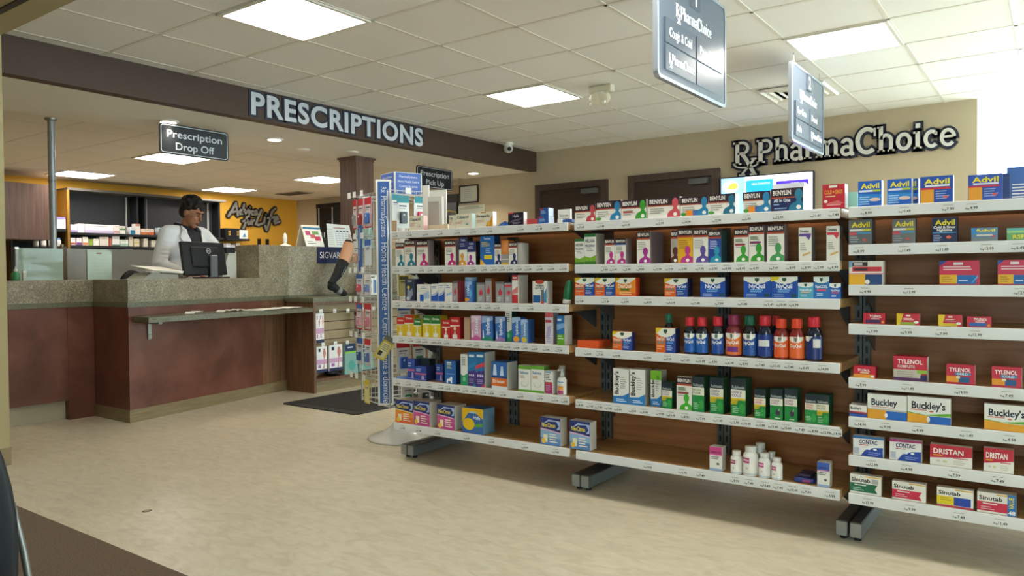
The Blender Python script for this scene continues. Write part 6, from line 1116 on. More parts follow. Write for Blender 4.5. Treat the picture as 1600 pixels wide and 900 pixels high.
P('b3', -1.007, -0.944, 3.105, 0.709, 0.175, 0.06, 'red-capped bottle turned to show its navy back label', 'bot', 10, 'd23040', '1a1e34', '26408a', '')
P('b3', -0.971, -0.926, 3.176, 0.709, 0.172, 0.06, 'red-capped bottle standing behind, partly hidden', 'bot', 11, 'c4303c', '1a1e34', '26408a', '')
P('b3', -0.939, -0.88, 3.105, 0.709, 0.165, 0.06, 'orange-capped day bottle, left of two', 'bot', 12, 'ea4a30', '86241f', 'e8622e', 'DayQuil')
P('b3', -0.877, -0.818, 3.105, 0.709, 0.167, 0.06, 'orange-capped day bottle, right of two', 'bot', 13, 'ea4a30', '86241f', 'ec6a2e', 'DayQuil')
P('b3', -0.814, -0.75, 3.105, 0.709, 0.176, 0.06, 'red-capped dark bottle with white back panel, at the right end', 'bot', 14, 'd8303e', '1a1d33', '20306c', '')
P('b4', -1.671, -1.59, 3.105, 0.461, 0.161, 0.05, 'tall white box with black sideways name, left of two', 'buckv', 1, 'w')
P('b4', -1.586, -1.509, 3.105, 0.461, 0.163, 0.07, 'tall white box with black sideways name, right of two', 'buckv', 2, 'w')
P('b4', -1.489, -1.437, 3.121, 0.461, 0.162, 0.06, 'tall sideways-lettered box with a green top', 'buckv', 3, 'g')
P('b4', -1.426, -1.378, 3.105, 0.461, 0.115, 0.07, 'short green box with a yellow band in front of the green-topped one', 'robi', 4, 'p', 'y')
P('b4', -1.357, -1.286, 3.105, 0.461, 0.145, 0.04, 'white box with a bright green bust', 'beny', 5, '45b02c', 'r')
P('b4', -1.283, -1.23, 3.105, 0.461, 0.151, 0.08, 'tall green box with a cream panel', 'robi', 6, 'n', '')
P('b4', -1.204, -1.145, 3.105, 0.461, 0.153, 0.08, 'tall green box with purple words, left of two', 'robi', 7, 'p', 'y')
P('b4', -1.112, -1.05, 3.105, 0.461, 0.157, 0.08, 'tall green box with purple words, right of two', 'robi', 8, 'p', 'y')
P('b4', -1.014, -0.967, 3.105, 0.461, 0.119, 0.07, 'short green box with red words and yellow band', 'robi', 9, 'r', 'y')
P('b4', -0.949, -0.898, 3.105, 0.461, 0.125, 0.07, 'short green box with a plum fruit, left of two', 'robi', 10, 'm', 'f')
P('b4', -0.891, -0.842, 3.105, 0.461, 0.131, 0.07, 'short green box with a plum fruit, right of two', 'robi', 11, 'm', 'f')
P('b4', -0.811, -0.767, 3.105, 0.461, 0.116, 0.06, 'short green box with red words at the right end', 'robi', 12, 'r', '')
P('b4', -0.766, -0.721, 3.105, 0.461, 0.117, 0.07, 'short green box with olive words at the right end', 'robi', 13, 'n', 'y')
P('b5', -1.91, -1.796, 3.105, 0.218, 0.136, 0.06, 'pale blue and navy hot drink box, right of two, by the bay joint', 'neo', 1, '8fb4d8', '5f8cc6')
P('b5', -1.207, -1.152, 3.105, 0.215, 0.102, 0.05, 'white box with a magenta top', 'vit', 2, 'd0468c')
P('b5', -1.119, -1.07, 3.105, 0.215, 0.095, 0.05, 'small white pill bottle next to the magenta-topped box', 'pill', 3)
P('b5', -1.068, -1.004, 3.105, 0.215, 0.121, 0.05, 'largest white pill bottle', 'pill', 4)
P('b5', -1.049, -0.995, 3.191, 0.215, 0.12, 0.05, 'white pill bottle behind the largest one', 'pillb', 5)
P('b5', -1.002, -0.951, 3.105, 0.215, 0.101, 0.05, 'white pill bottle right of the largest one', 'pill', 6)
P('b5', -0.988, -0.948, 3.176, 0.215, 0.094, 0.05, 'white pill bottle behind, at the right', 'pillb', 7)
P('b5', -0.948, -0.904, 3.105, 0.215, 0.088, 0.05, 'small white pill bottle at the right end of the cluster', 'pill', 8)
P('b5', -0.86, -0.783, 3.121, 0.215, 0.03, 0.11, 'flat dark blue and purple pack', 'flatp', 9)
P('b5', -0.765, -0.719, 3.105, 0.215, 0.097, 0.05, 'white box with a blue top', 'vit', 10, '3f62b8')
P('c0', -0.655, -0.621, 3.121, 1.31, 0.059, 0.04, 'translucent aqua box', 'plain', 1, '9fd6c8')
P('c0', -0.616, -0.534, 3.105, 1.31, 0.095, 0.035, 'bright blue box with yellow name, smallest on the shelf', 'advil', 2, '1f5fc0', 's')
P('c0', -0.515, -0.434, 3.105, 1.31, 0.094, 0.035, 'bright blue box with yellow name, second from the left', 'advil', 3, '1f5fc0', 's')
P('c0', -0.494, -0.417, 3.146, 1.31, 0.096, 0.03, 'blue box peeping out behind the second one', 'advil', 4, '1c4a9c', 's')
P('c0', -0.406, -0.302, 3.105, 1.31, 0.095, 0.035, 'wide blue box with orange panel, by the second one', 'advil', 5, '1b4aa8', 'o')
P('c0', -0.256, -0.155, 3.105, 1.31, 0.089, 0.04, 'wide blue box with orange panel and violet tint, front', 'advil', 6, '2a50b4', 'o')
P('c0', -0.232, -0.135, 3.151, 1.31, 0.092, 0.03, 'blue box hidden behind the violet-tinted one', 'plain', 7, '27407c')
P('c0', -0.148, -0.074, 3.231, 1.31, 0.121, 0.06, 'tall pale blue stand with white strips', 'strips', 8)
P('c1', -0.649, -0.567, 3.105, 1.166, 0.094, 0.05, 'grey box with yellow name, at the left end', 'advil', 1, '63676a', 'g')
P('c1', -0.498, -0.421, 3.105, 1.166, 0.09, 0.03, 'grey box with yellow name, second from the left', 'advil', 2, '6d7072', 'g')
P('c1', -0.368, -0.288, 3.105, 1.166, 0.089, 0.03, 'navy nighttime box with yellow name', 'advil', 3, '17224a', 'n')
P('c1', -0.246, -0.167, 3.105, 1.166, 0.047, 0.03, 'low grey-blue box with yellow name', 'advil', 4, '5f88a8', 'l')
P('c1', -0.141, -0.083, 3.105, 1.166, 0.042, 0.03, 'low green box with yellow letters', 'esp', 5)
P('c2', -0.648, -0.528, 3.105, 1.013, 0.089, 0.04, 'white box with red band over yellow and blue', 'gen', 1, 'w')
P('c2', -0.344, -0.222, 3.105, 1.013, 0.086, 0.04, 'large red box with yellow and blue panels, left of two', 'gen', 2, 'r')
P('c2', -0.167, -0.065, 3.105, 1.013, 0.086, 0.04, 'large red box cut by the picture edge', 'gen', 3, 'r2')
P('c3', -0.597, -0.522, 3.105, 0.864, 0.04, 0.03, 'low red box with white name, at the left end', 'tyl', 1, 'f', 'c')
P('c3', -0.483, -0.407, 3.105, 0.864, 0.042, 0.03, 'low red box with a green tablet', 'gens', 2, '8fae3c')
P('c3', -0.347, -0.273, 3.105, 0.864, 0.041, 0.03, 'low red box with a yellow tablet', 'gens', 3, 'e0c02e')
P('c3', -0.258, -0.185, 3.105, 0.864, 0.037, 0.03, 'low red box with white name and blue panel', 'tyl', 4, 'f', 'b')
P('c4', -0.631, -0.554, 3.105, 0.658, 0.044, 0.045, 'lowest red box with an orange foot', 'tyl', 1, 's', 'o')
P('c4', -0.493, -0.382, 3.105, 0.658, 0.09, 0.05, 'largest red box with a beige panel and white side', 'tyl', 2, 'c', '')
P('c4', -0.321, -0.233, 3.105, 0.658, 0.07, 0.03, 'red cold box with orange and blue panels, left of two', 'tyl', 3, 'k', '')
P('c4', -0.183, -0.096, 3.105, 0.658, 0.071, 0.03, 'red cold box with orange and blue panels, right of two', 'tyl', 4, 'k', '')
P('c5', -0.646, -0.584, 3.105, 0.507, 0.044, 0.06, 'small white box with a navy stripe', 'buck', 1, 's')
P('c5', -0.582, -0.448, 3.105, 0.507, 0.092, 0.035, 'wide white box with orange and blue foot', 'buck', 2, 'd')
P('c5', -0.446, -0.307, 3.105, 0.507, 0.095, 0.035, 'wide white box with a green swoosh, beside the orange-footed one', 'buck', 3, 'c')
P('c5', -0.205, -0.071, 3.105, 0.507, 0.09, 0.035, 'wide white box with green swoosh at the picture edge', 'buck', 4, 'e')
P('c6', -0.633, -0.526, 3.105, 0.359, 0.075, 0.03, 'white box with navy lower panel and two pills', 'contac', 1, 'b')
P('c6', -0.506, -0.399, 3.105, 0.359, 0.078, 0.03, 'white box with magenta top and navy wedge', 'contac', 2, 'm')
P('c6', -0.372, -0.241, 3.105, 0.359, 0.075, 0.03, 'wide white box with a red slanted header', 'dris', 3)
P('c6', -0.206, -0.118, 3.105, 0.359, 0.083, 0.03, 'narrow white box with a red slanted header', 'dris', 4)
P('c7', -0.644, -0.534, 3.105, 0.212, 0.072, 0.03, 'white box with a dark green banner', 'sinu', 1, '1f6a4a', 'q')
P('c7', -0.497, -0.385, 3.105, 0.212, 0.068, 0.03, 'white box with a red banner', 'sinu', 2, 'cc2c48', '')
P('c7', -0.35, -0.236, 3.105, 0.212, 0.069, 0.03, 'white box with a yellow and blue banner', 'sinu', 3, 'yb', '')
P('c7', -0.225, -0.11, 3.105, 0.212, 0.072, 0.05, 'white box with a red banner and a blue end flash', 'sinu', 4, 'cc2c48', 'v')

# ------------------------------------------------------------------ spinner display rack
SC = Vector((-3.45, 3.55, 0)); ra = math.atan2(.70, .71) + R(27)
sp = thing('display_rack', 'revolving wire display rack with blue home health signs and a white round foot', 'display rack', SC, rz=ra)
S2 = .20; WIRE = M('c9c9c6', .3, metal=.7, vary=0, name='wire')
b = MB(); b.lathe([(.0001, .03), (.225, 0), (.235, .006), (.225, .016), (.15, .036), (.09, .075), (.05, .125), (.032, .18)][1:], M('dcdad2', .22, vary=.01, name='white_base'), n=40); b.build('base', sp)
b = MB(); b.tube([(0, 0, .12), (0, 0, 1.60)], .02, WHITE, 14); b.build('pole', sp)
b = MB(); H2 = .098; BL = '3f5fae'
for k in range(4):
    c_, s_ = math.cos(k * math.pi / 2), math.sin(k * math.pi / 2); rot = lambda x, y: (x * c_ - y * s_, x * s_ + y * c_)
    q = [rot(-H2, -H2), rot(H2, -H2), rot(H2, -H2 + .004), rot(-H2, -H2 + .004)]; b.prism(q, 1.575, 1.715, WHITE)
    n = rot(0, -1); o = rot(-H2, -H2 - .0006); mp = flat((o[0], o[1], 1.575), (*rot(1, 0), 0), (0, 0, 1), (*n, 0)); b.rect(mp, .008, .003, 2 * H2 - .008, .137, M(BL, .4), .0004)
    for j, (s__, w_) in enumerate((('PharmaSystems', .13), ('Home Health Centre', .15), ('Centre de santé', .13), ('à domicile', .09))): b.text(s__, mp, H2, .105 - j * .03, .016, M('dfe4f2'), w=w_, align='c', lift=.0008, bold=.0)
b.build('header_sign', sp)
for sx_, sy_ in ((-1, -1), (1, -1), (1, 1), (-1, 1)):
    b = MB(); b.tube([(sx_ * S2, sy_ * S2, .24), (sx_ * S2, sy_ * S2, 1.58)], .006, WIRE, 8); b.build('upright', sp)
ROWS = [1.555, 1.29, 1.075, .89, .665, .40]
for k, (xa, ya, xb, yb) in enumerate(((-S2, -S2, S2, -S2), (S2, -S2, S2, S2), (S2, S2, -S2, S2), (-S2, S2, -S2, -S2))):
    b = MB()
    for z in ROWS + [.25]: b.tube([(xa, ya, z), (xb, yb, z)], .0035, WIRE, 6); b.tube([(xa, ya, z + .03), (xb, yb, z + .03)], .0025, WIRE, 6)
    for i in range(1, 6): f_ = i / 6; b.tube([(xa + (xb - xa) * f_, ya + (yb - ya) * f_, .25), (xa + (xb - xa) * f_, ya + (yb - ya) * f_, 1.585)], .0018, WIRE, 5)
    b.build('wire_panel', sp)
b = MB()
for z in (.26, 1.57):
    b = MB(); b.tube([(-S2, -S2, z), (S2, S2, z)], .005, WIRE, 6); b.tube([(-S2, S2, z), (S2, -S2, z)], .005, WIRE, 6); b.build('cross_brace', sp)
# tall side sign facing the room, fixed at the near corner
sg = MB(); nrm = Vector((-math.sin(R(27)), -math.cos(R(27)), 0)); rt_ = Vector((math.cos(R(27)), -math.sin(R(27)), 0)); o = Vector((-.262, -.168, .262)); W_, H_ = .094, 1.385
fr = lambda a, c, l: o + rt_ * (a) + Vector((0, 0, c)) + nrm * l
sg.prism([(0, 0), (W_, 0), (W_, H_), (0, H_)], -.012, 0, WHITE, fr); sg.rect(fr, .012, .014, W_ - .012, H_ - .012, M('3a64a8', .35, vary=.03), .0005)
T_ = M('e4e9f4', .5, vary=0)
sg.text('PharmaSystems', fr, .032, H_ - .10, .034, T_, w=.25, rot=-90, lift=.001, bold=.0); sg.text('Home Health Centre • Centre de santé à domicile', fr, .032, H_ - .385, .038, T_, w=.985, rot=-90, lift=.001, bold=.0)
sg.text('Rx', fr, .034, H_ - .045, .030, T_, w=.034, rot=-90, lift=.001, bold=.0)
sg.build('side_sign', sp)
b = MB(); fr2 = lambda a, c, l: Vector((-.262, .10, .262)) + Vector((0, -1, 0)) * a + Vector((0, 0, c)) + Vector((-1, 0, 0)) * l
b.prism([(0, .83), (.05, .83), (.05, 1.12), (0, 1.12)], -.008, 0, M('3a64a8', .35, vary=.03), fr2); b.text('PharmaSystems', fr2, .018, 1.1, .02, T_, w=.2, rot=-90, lift=.001, bold=0); b.build('side_sign', sp)
MW = sp.matrix_basis.copy()
def local(p): return Vector((SC.x + p[0] * math.cos(ra) - p[1] * math.sin(ra), SC.y + p[0] * math.sin(ra) + p[1] * math.cos(ra), p[2]))
GP_ = 'blister packs on the display rack'
def pack(face, u, z, w, h, cols, lb, out=.05, dz=0, tilt=0):
    """a hanging blister pack; face 'r' looks along local -y, 'l' along local -x"""
    b = MB(); hd, card, art, ring_ = cols; b.box((-w / 2, 0, -h), (w / 2, .003, 0), M(card, .4, vary=.02)); mp = flat((-w / 2, -.0003, -h), (1, 0, 0), (0, 0, 1), (0, -1, 0))
    if hd: b.rect(mp, 0, h * .78, w, h, M(hd), .0003)
    if ring_: 
        for q in ((0, 0, w, h * .05), (0, h * .95, w, h), (0, 0, w * .1, h), (w * .9, 0, w, h)): b.rect(mp, *q, M(ring_), .0005)
    b.rect(mp, w * .2, h * .66, w * .8, h * .7, M('4a4a5a'), .0006); b.rect(mp, w * .2, h * .60, w * .7, h * .62, M('8a8a92'), .0006)
    if art: b.box((-w * .28, -.016, -h * .86), (w * .28, -.0006, -h * .5), M(art, .25), bev=.004); b.ell(flat((0, -.0163, -h * .6), (1, 0, 0), (0, 0, 1), (0, -1, 0)), 0, 0, w * .07, w * .07, M('dfe4ea'), .0003)
    b.tube([(0, .0015, -.004), (0, .0015, .012)], .0025, CHROME, 6)
    p = local((u, -S2 - out, z)) if face == 'r' else local((-S2 - out, u, z))
    return tag(b.build('blister_pack', loc=p, rot=(0, tilt, ra if face == 'r' else ra - math.pi / 2)), lb, 'package', GP_)
def rack_hook(face, u, z, L=.085):
    h = MB(); a, e = ((u, -S2, z), (u, -S2 - L, z)) if face == 'r' else ((-S2, u, z), (-S2 - L, u, z)); h.tube([a, e], .0026, CHROME, 6); k = h.build('hook', sp)
    f = MB(); c, s_ = (Vector((1, 0, 0)), Vector((0, -1, 0))) if face == 'r' else (Vector((0, -1, 0)), Vector((-1, 0, 0))); E = Vector(e) + s_ * .002; f.prism([(-.02, -.012), (.02, -.012), (.02, .024), (-.02, .024)], 0, .002, PAPER, lambda a_, b_, l: E + c * a_ + Vector((0, 0, b_)) + s_ * l); f.build('price_flag', k)
for fc in 'rl':
    for z in ROWS:
        for u in ((-.10, .02, .14) if fc == 'r' else (-.02, .09, .17)): rack_hook(fc, u, z + .015)
TE, RD, BL2, YL = '2a8a96', 'c8323c', '3f66b4', 'e0c83a'
SPEC = [('r', -.12, 1.55, .085, .20, (TE, 'dfe2e0', '26282e', None), 'teal-headed pack with a black device on the top row of the rack'), ('r', .0, 1.55, .075, .19, (TE, 'e2e4e2', 'c43a58', None), 'teal-headed pack with a red device on the top row of the rack'),
        ('r', -.17, 1.555, .05, .16, (TE, 'd9dcda', None, None), 'narrow teal-headed pack behind the side sign on the top row'), ('r', -.10, 1.255, .06, .13, ('e8dc6a', 'ece9d2', None, YL), 'yellow-edged card on the second row of the rack, behind the shelf end'),
        ('r', -.12, 1.06, .075, .125, ('6a6658', 'e4dc9a', None, YL), 'yellow-framed card with dark top at the third row of the rack'), ('r', .02, 1.055, .075, .12, ('b04a50', 'e0dfdc', '9a9aa0', None), 'white pack half hidden by the third shelf of the left bay'),
        ('r', -.12, .885, .085, .18, (BL2, 'e2e6ea', None, None), 'blue-headed pack on the fourth row of the rack, leftmost'), ('r', .0, .885, .085, .18, ('5a6f90', 'e0e0de', None, None), 'slate-headed pack on the fourth row of the rack, middle'), ('r', .12, .885, .085, .18, (RD, 'e2e0de', None, None), 'red-headed pack on the fourth row of the rack, rightmost'),
        ('r', -.13, .66, .09, .20, (RD, 'e0dedc', '3f62b8', None), 'red-headed pack with a blue brush on the fifth row of the rack'), ('r', -.02, .66, .085, .20, (RD, 'dedcd8', '2f7a58', None), 'red-headed pack with a green brush on the fifth row of the rack'), ('r', .09, .66, .085, .20, (RD, 'dcdad6', '8a8a86', None), 'red-headed pack with a grey brush on the fifth row of the rack'),
        ('r', -.10, .395, .08, .14, (None, 'dcd9d4', '2f7a58', None), 'white pack with a green piece on the bottom row of the rack'), ('r', .02, .395, .08, .14, (None, 'd8d5d0', '2a2a2e', None), 'white pack with a black piece on the bottom row of the rack'),
        ('l', -.03, 1.55, .10, .19, (RD, 'e8e2e0', '4a78c0', RD), 'red-framed pack at the outer end of the top row, left face'), ('l', .08, 1.55, .085, .19, (RD, 'e4dedc', '9a3a40', RD), 'red-framed pack, middle of the top row on the left face'), ('l', .17, 1.55, .06, .19, (RD, 'e0dad8', '8a8a8a', RD), 'red-framed pack, innermost of the top row on the left face'),
        ('l', -.02, 1.285, .09, .16, (BL2, 'dfe6ee', None, None), 'pale blue card on the second row of the left face'), ('l', .155, 1.285, .09, .16, (None, 'e6e6e4', 'c9a08a', None), 'white card with a beige piece on the second row of the left face'), ('l', -.01, 1.07, .095, .13, (None, 'e9e4e2', '6a8ac8', None), 'white card with blue piece on the third row of the left face'), ('l', .11, 1.07, .095, .13, (BL2, 'e0e2e8', 'c84a5a', None), 'blue-headed card on the third row of the left face'),
        ('l', -.01, .885, .10, .17, (RD, 'e8e2e0', 'd88a9a', RD), 'red-framed card with a pink piece on the fourth row, left face'), ('l', .12, .885, .10, .17, (BL2, 'e6e6ea', 'd8a0b0', RD), 'blue-headed card with a pink piece on the fourth row, left face'), ('l', .0, .66, .09, .17, (RD, 'dfe2e4', '5a78b8', None), 'red-headed card with blue piece low on the left face'), ('l', .12, .66, .09, .17, (BL2, 'd9dee4', '3a5a9a', None), 'blue-headed card low on the left face'),
        ('l', .02, .40, .075, .15, (YL, 'e4dca0', None, YL), 'yellow card on the bottom row of the left face')]
for q in SPEC: pack(q[0], q[1], q[2], q[3], q[4], q[5], q[6])
b = MB(); b.box((-.035, 0, -.15), (.035, .003, 0), M('d9c23a', .4)); mp = flat((-.035, -.0003, -.15), (1, 0, 0), (0, 0, 1), (0, -1, 0)); b.rect(mp, .01, .012, .06, .108, M('e6dcae')); b.rect(mp, .012, .02, .036, .05, M('3a3428'), .0006); b.rect(mp, 0, .12, .07, .15, M('6d6a62'), .0006)
for k in range(4): b.rect(mp, .015, .06 + k * .011, .055, .064 + k * .011, M('8a7a2a'), .0007)
o_ = Vector(fr(.085, .42, .03)); tag(b.build('hang_card', loc=local(o_), rot=(0, R(32), ra - R(27))), 'yellow card hanging askew across the foot of the tall blue sign', 'package')
b = MB(); b.box((-.02, -.006, 0), (.02, .006, .27), M('e9e7e2', .4)); b.box((-.02, .006, 0), (.13, .012, .24), M('e2e0da', .45)); b.box((.02, -.05, 0), (.13, .0055, .006), WHITE); b.box((.03, -.03, .008), (.12, -.004, .2), M('cfccc4', .6)); b.box((.04, -.045, .008), (.11, -.032, .17), M('a8a19a', .6))
tag(b.build('leaflet_rack', loc=(-2.97, 3.26, 1.3115), rot=(0, 0, R(12))), 'white upright leaflet rack on the left bay top shelf, right of the pink flower box', 'rack', 'packs on the left bay top shelf')
# ------------------------------------------------------------------ waiting chair at the lower left edge
wc = thing('waiting_chair', 'black padded chair with grey metal legs at the lower left edge, on the carpet', 'chair', (-2.19, .588, .004), rz=math.atan2(.586, .81) + math.pi)
b = MB(); b.ball((0, .02, .44), (.275, .055, .44), M('1a1c20', .6, vary=.05, scale=40), 32, 20); b.build('backrest', wc)
b = MB(); b.box((-.24, .06, .38), (.24, .48, .46), M('1a1c20', .6, vary=.05, scale=40), bev=.03); b.build('seat', wc)
for sx_ in (-1, 1):
    b = MB(); b.tube([(sx_ * .215, -.05, .52), (sx_ * .238, -.055, .40), (sx_ * .295, -.06, .0)], .0085, STEELG, 10); b.build('leg', wc)
    b = MB(); b.tube([(sx_ * .20, .43, .40), (sx_ * .21, .46, .0)], .0085, STEELG, 10); b.build('leg', wc)
t = thing('wall_notice', 'small dark-framed notice on the end of the left wall', 'notice', (-4.83, 1.70, 1.52)); b = MB(); b.box((0.0005, -.035, 0), (.008, .035, .18), BLACK, bev=.002); b.build('frame', t); b = MB(); b.box((.008, -.03, .01), (.009, .03, .17), M('d0d4d8', .4)); b.build('sheet', t)
b = MB(); b.ell(flat((0, 0, 0), (1, 0, 0), (0, 1, 0), (0, 0, 1)), 0, 0, .018, .022, M('5a5048', .6), .0012); b.ell(flat((0, 0, 0), (1, 0, 0), (0, 1, 0), (0, 0, 1)), 0, 0, .011, .014, M('b0a488', .6), .0018)
tag(b.build('floor_sticker', loc=(-3.35, 1.78, .0)), 'tiny round dark sticker on the vinyl floor near the carpet edge', 'sticker')

# ------------------------------------------------------------------ the person behind the counter
SKIN = M('9c6a4e', .5, vary=.03, scale=20, name='skin'); COAT = M('dfe3ea', .7, vary=.02, scale=20, name='white_cotton'); SHIRT = M('22252e', .7, vary=.05, scale=60); HAIR = M('14110f', .6, vary=.2, scale=80); TROU = M('26282c', .8, vary=.05, scale=60)
PLOC, PROT = Vector((-6.50, 3.86, 0)), R(10)
def remesh(o, vox, smooth=6):
    m = o.modifiers.new('skin', 'REMESH'); m.mode = 'VOXEL'; m.voxel_size = vox; m.use_smooth_shade = True
    s_ = o.modifiers.new('relax', 'SMOOTH'); s_.iterations = smooth; s_.factor = .5
HM = Matrix.Translation((.09, 0, 1.598)) @ Matrix.Rotation(R(14), 4, 'Z') @ Matrix.Rotation(R(26), 4, 'Y') @ Matrix.Scale(.96, 4)
hp = lambda *p: HM @ Vector(p)
HR = HM.to_3x3()
b = MB()
b.ball((0, 0, 1.28), (.115, .17, .2), SKIN); b.ball((.01, 0, 1.05), (.11, .15, .2), SKIN); b.capsule((0, -.16, 1.42), (0, .16, 1.42), .055, .055, SKIN); b.capsule((0, 0, 1.42), (.055, 0, 1.54), .058, .054, SKIN)
b.ball(hp(-.012, 0, .02), (.102, .079, .10), SKIN, rot=HR); b.ball(hp(.03, 0, -.05), (.066, .062, .075), SKIN, rot=HR); b.ball(hp(.062, 0, -.105), (.03, .032, .024), SKIN, rot=HR); b.capsule(hp(.09, 0, .012), hp(.108, 0, -.028), .009, .013, SKIN); b.capsule(hp(.08, -.034, .03), hp(.08, .034, .03), .013, .013, SKIN); b.ball(hp(.085, 0, -.068), (.014, .026, .009), SKIN, rot=HR)
for s_ in (-1, 1): b.ball(hp(-.008, s_ * .08, -.012), (.02, .010, .032), SKIN, rot=HR); b.ball(hp(.06, s_ * .04, -.03), (.025, .022, .025), SKIN, rot=HR)
ARM = {-1: ((0, -.19, 1.405), (-.005, -.285, 1.14), (.205, -.17, 1.05)), 1: ((0, .19, 1.405), (.06, .365, 1.225), (.31, .08, 1.065))}
for s_, (sh, el, wr) in ARM.items():
    b.capsule(sh, el, .05, .042, SKIN); b.capsule(el, wr, .042, .028, SKIN)
    W_ = Vector(wr); d_ = (W_ - Vector(el)).normalized(); d_.z *= .2; d_ = d_.normalized(); sd = Vector((-d_.y, d_.x, 0)).normalized(); pc = W_ + d_ * .055
    for q in (-.026, -.009, .009, .026): b.capsule(W_ + d_ * .01 + sd * q * .7, W_ + d_ * .085 + sd * q, .014, .012, SKIN, 10)
    for k, (q, L_) in enumerate(((-.028, .062), (-.0095, .074), (.0095, .07), (.028, .055))):
        p0 = W_ + d_ * .09 + sd * q; p1 = p0 + d_ * L_ * .5 + Vector((0, 0, .004)); p2 = p1 + d_ * L_ * .4 - Vector((0, 0, .018)); b.capsule(p0, p1, .0095, .0085, SKIN, 10); b.capsule(p1, p2, .0085, .0075, SKIN, 10)
    th = -sd * s_ * -1 if s_ < 0 else -sd; p0 = W_ + d_ * .025 + th * .026; p1 = p0 + th * .028 + d_ * .025; p2 = p1 + d_ * .03 + th * .004 - Vector((0, 0, .01)); b.capsule(p0, p1, .013, .010, SKIN, 10); b.capsule(p1, p2, .010, .008, SKIN, 10)
for s_ in (-1, 1):
    b.capsule((0, s_ * .09, .93), (.02, s_ * .1, .5), .085, .055, SKIN); b.capsule((.02, s_ * .1, .5), (-.01, s_ * .105, .09), .054, .038, SKIN); b.capsule((-.02, s_ * .105, .05), (.15, s_ * .115, .035), .04, .033, SKIN)
pe = b.build('person', loc=PLOC, rot=(0, 0, PROT)); remesh(pe, .006, 5)
pe.scale = (1.03, 1.03, 1.03)
tag(pe, 'person in a white lab coat over a dark shirt looking down behind the counter', 'person')
b = MB()
b.ball((0, 0, 1.285), (.137, .192, .205), COAT); b.ball((.012, 0, 1.08), (.135, .178, .22), COAT); b.capsule((-.005, -.165, 1.415), (-.005, .165, 1.415), .073, .073, COAT); b.ball((-.02, 0, 1.45), (.075, .10, .05), COAT)
for s_, (sh, el, wr) in ARM.items():
    b.capsule(sh, el, .073, .060, COAT); wv = Vector(el) + (Vector(wr) - Vector(el)) * .9; b.capsule(el, wv, .060, .046, COAT)
    rr = random.Random(5 + s_)
    for k in range(7):
        f_ = .25 + k * .12; c_ = Vector(sh) + (Vector(el) - Vector(sh)) * min(f_, 1) ; b.ball(c_ + Vector((.02, s_ * .004, rr.uniform(-.01, .01))), (.062, .060, .018), COAT)
for s_ in (-1, 1): b.capsule((-.055, s_ * .055, 1.49), (.075, s_ * .085, 1.43), .022, .020, COAT)
b.capsule((0, -.06, 1.0), (0, -.085, .60), .13, .125, COAT); b.capsule((0, .06, 1.0), (0, .085, .60), .13, .125, COAT)
for k, (y, z, l_) in enumerate(((-.10, 1.16, .12), (-.04, 1.08, .16), (.09, 1.12, .14), (.05, 1.22, .1), (-.12, 1.3, .1))): b.capsule((.118, y, z), (.125, y + .05, z - l_), .016, .010, COAT)
co = b.build('lab_coat', pe); remesh(co, .010, 4)
def patch(name, poly, m, off, thick=0.0, nseg=14):
    """a piece of cloth laid on the coat: quads between two chains of (y, z) points, projected back onto it"""
    A, B = poly; vs = []; fs = []; n = 30
    def at(ch, t): t *= len(ch) - 1; i = min(int(t), len(ch) - 2); u = t - i; return (ch[i][0] + (ch[i + 1][0] - ch[i][0]) * u, ch[i][1] + (ch[i + 1][1] - ch[i][1]) * u)
    for i in range(n + 1):
        a, c = at(A, i / n), at(B, i / n)
        for j in range(nseg + 1): u = j / nseg; vs.append((.30, a[0] + (c[0] - a[0]) * u, a[1] + (c[1] - a[1]) * u))
    for i in range(n):
        for j in range(nseg): k = i * (nseg + 1) + j; fs.append((k, k + 1, k + nseg + 2, k + nseg + 1))
    b = MB(); b.add(vs, fs, m, True); o = b.build(name, pe); sw = o.modifiers.new('lay', 'SHRINKWRAP'); sw.target = co; sw.wrap_method = 'PROJECT'; sw.use_project_x = True; sw.use_negative_direction = True; sw.use_positive_direction = False; sw.offset = off
    if thick: so = o.modifiers.new('thick', 'SOLIDIFY'); so.thickness = thick; so.offset = 0
    return o
patch('shirt', ([(-.09, 1.475), (-.08, 1.40), (.0, 1.10)], [(.095, 1.475), (.085, 1.40), (.012, 1.10)]), SHIRT, .004)
patch('lapel', ([(-.09, 1.475), (-.135, 1.37), (-.12, 1.31), (-.012, 1.08)], [(-.08, 1.48), (-.072, 1.40), (-.06, 1.34), (-.004, 1.10)]), COAT, .016, .010, 8)
patch('lapel', ([(.095, 1.475), (.14, 1.37), (.125, 1.31), (.024, 1.08)], [(.085, 1.48), (.077, 1.40), (.065, 1.34), (.016, 1.10)]), COAT, .016, .010, 8)
patch('breast_pocket', ([(.055, 1.255), (.06, 1.16)], [(.135, 1.26), (.135, 1.165)]), COAT, .008, .004, 6)
patch('embroidery', ([(.062, 1.28), (.062, 1.275)], [(.12, 1.283), (.12, 1.278)]), M('5a6080', .7), .008, 0, 6)
b = MB()
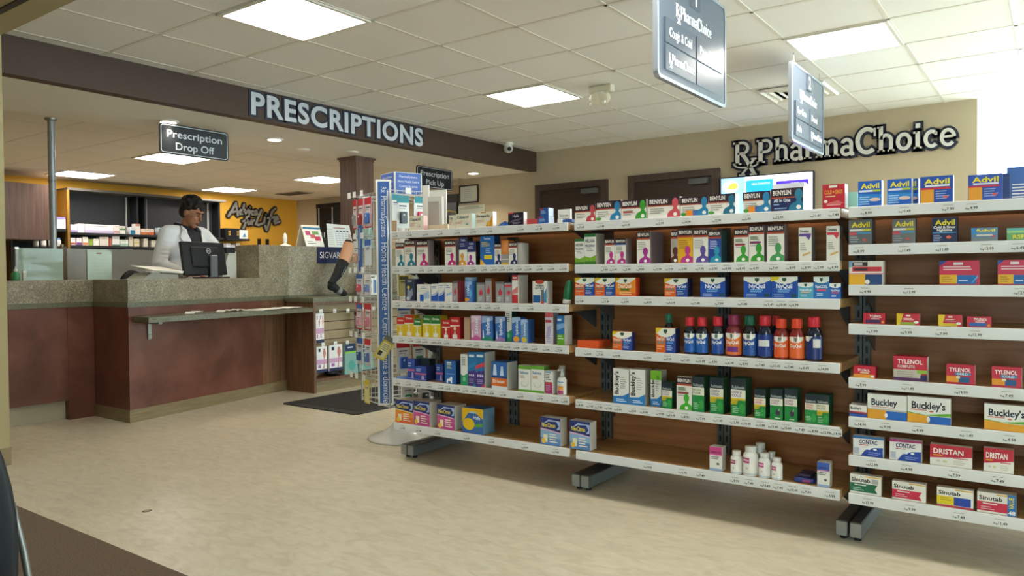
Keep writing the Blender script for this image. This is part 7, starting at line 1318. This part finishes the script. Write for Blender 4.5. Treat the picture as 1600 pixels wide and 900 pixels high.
for s_ in (-1, 1): b.capsule((-.03, s_ * .068, 1.492), (.082, s_ * .05, 1.452), .024, .024, SHIRT); 
b.capsule((-.045, -.07, 1.48), (-.045, .07, 1.48), .022, .022, SHIRT); b.build('shirt_collar', pe); 
b = MB(); rr = random.Random(11)
b.ball(hp(-.03, 0, .045), (.100, .089, .092), HAIR, rot=HR); b.ball(hp(-.055, 0, -.01), (.07, .078, .075), HAIR, rot=HR)
for k in range(70):
    th, ph = rr.uniform(0, 2 * math.pi), rr.uniform(0, 1.35); q = Vector((math.sin(ph) * math.cos(th) * .098, math.sin(ph) * math.sin(th) * .085, math.cos(ph) * .092)); b.ball(HM @ (q + Vector((-.03, 0, .047))), rr.uniform(.014, .028), HAIR, 8, 6)
h_ = b.build('hair', pe); remesh(h_, .006, 2)
for s_ in (-1, 1):
    b = MB(); b.ball(hp(.076, s_ * .032, .004), (.010, .011, .004), M('a8988a', .3), 12, 8, rot=HR); b.ball(hp(.0865, s_ * .032, .002), (.004, .006, .005), M('1c120c', .2), 10, 6, rot=HR); b.build('eye', pe)
    b = MB(); b.capsule(hp(.097, s_ * .014, .028), hp(.096, s_ * .032, .034), .006, .006, HAIR, 8); b.capsule(hp(.096, s_ * .032, .034), hp(.084, s_ * .052, .030), .006, .004, HAIR, 8); b.build('eyebrow', pe)
b = MB(); b.ball(hp(.0945, 0, -.066), (.006, .023, .004), M('5e3028', .5), 12, 6, rot=HR); b.ball(hp(.0935, 0, -.074), (.006, .019, .005), M('6e3a30', .5), 12, 6, rot=HR); b.build('lips', pe)
b = MB()
for s_ in (-1, 1): b.capsule((0, s_ * .09, .95), (.02, s_ * .1, .5), .098, .07, TROU); b.capsule((.02, s_ * .1, .5), (-.01, s_ * .105, .09), .07, .06, TROU)
b.ball((0, 0, .95), (.115, .16, .1), TROU); o = b.build('trousers', pe); remesh(o, .012, 3)
for s_ in (-1, 1): b = MB(); b.capsule((-.03, s_ * .105, .052), (.16, s_ * .117, .042), .05, .042, BLACK); b.v = [(x, y, max(z, .0)) for x, y, z in b.v]; b.build('shoe', pe)
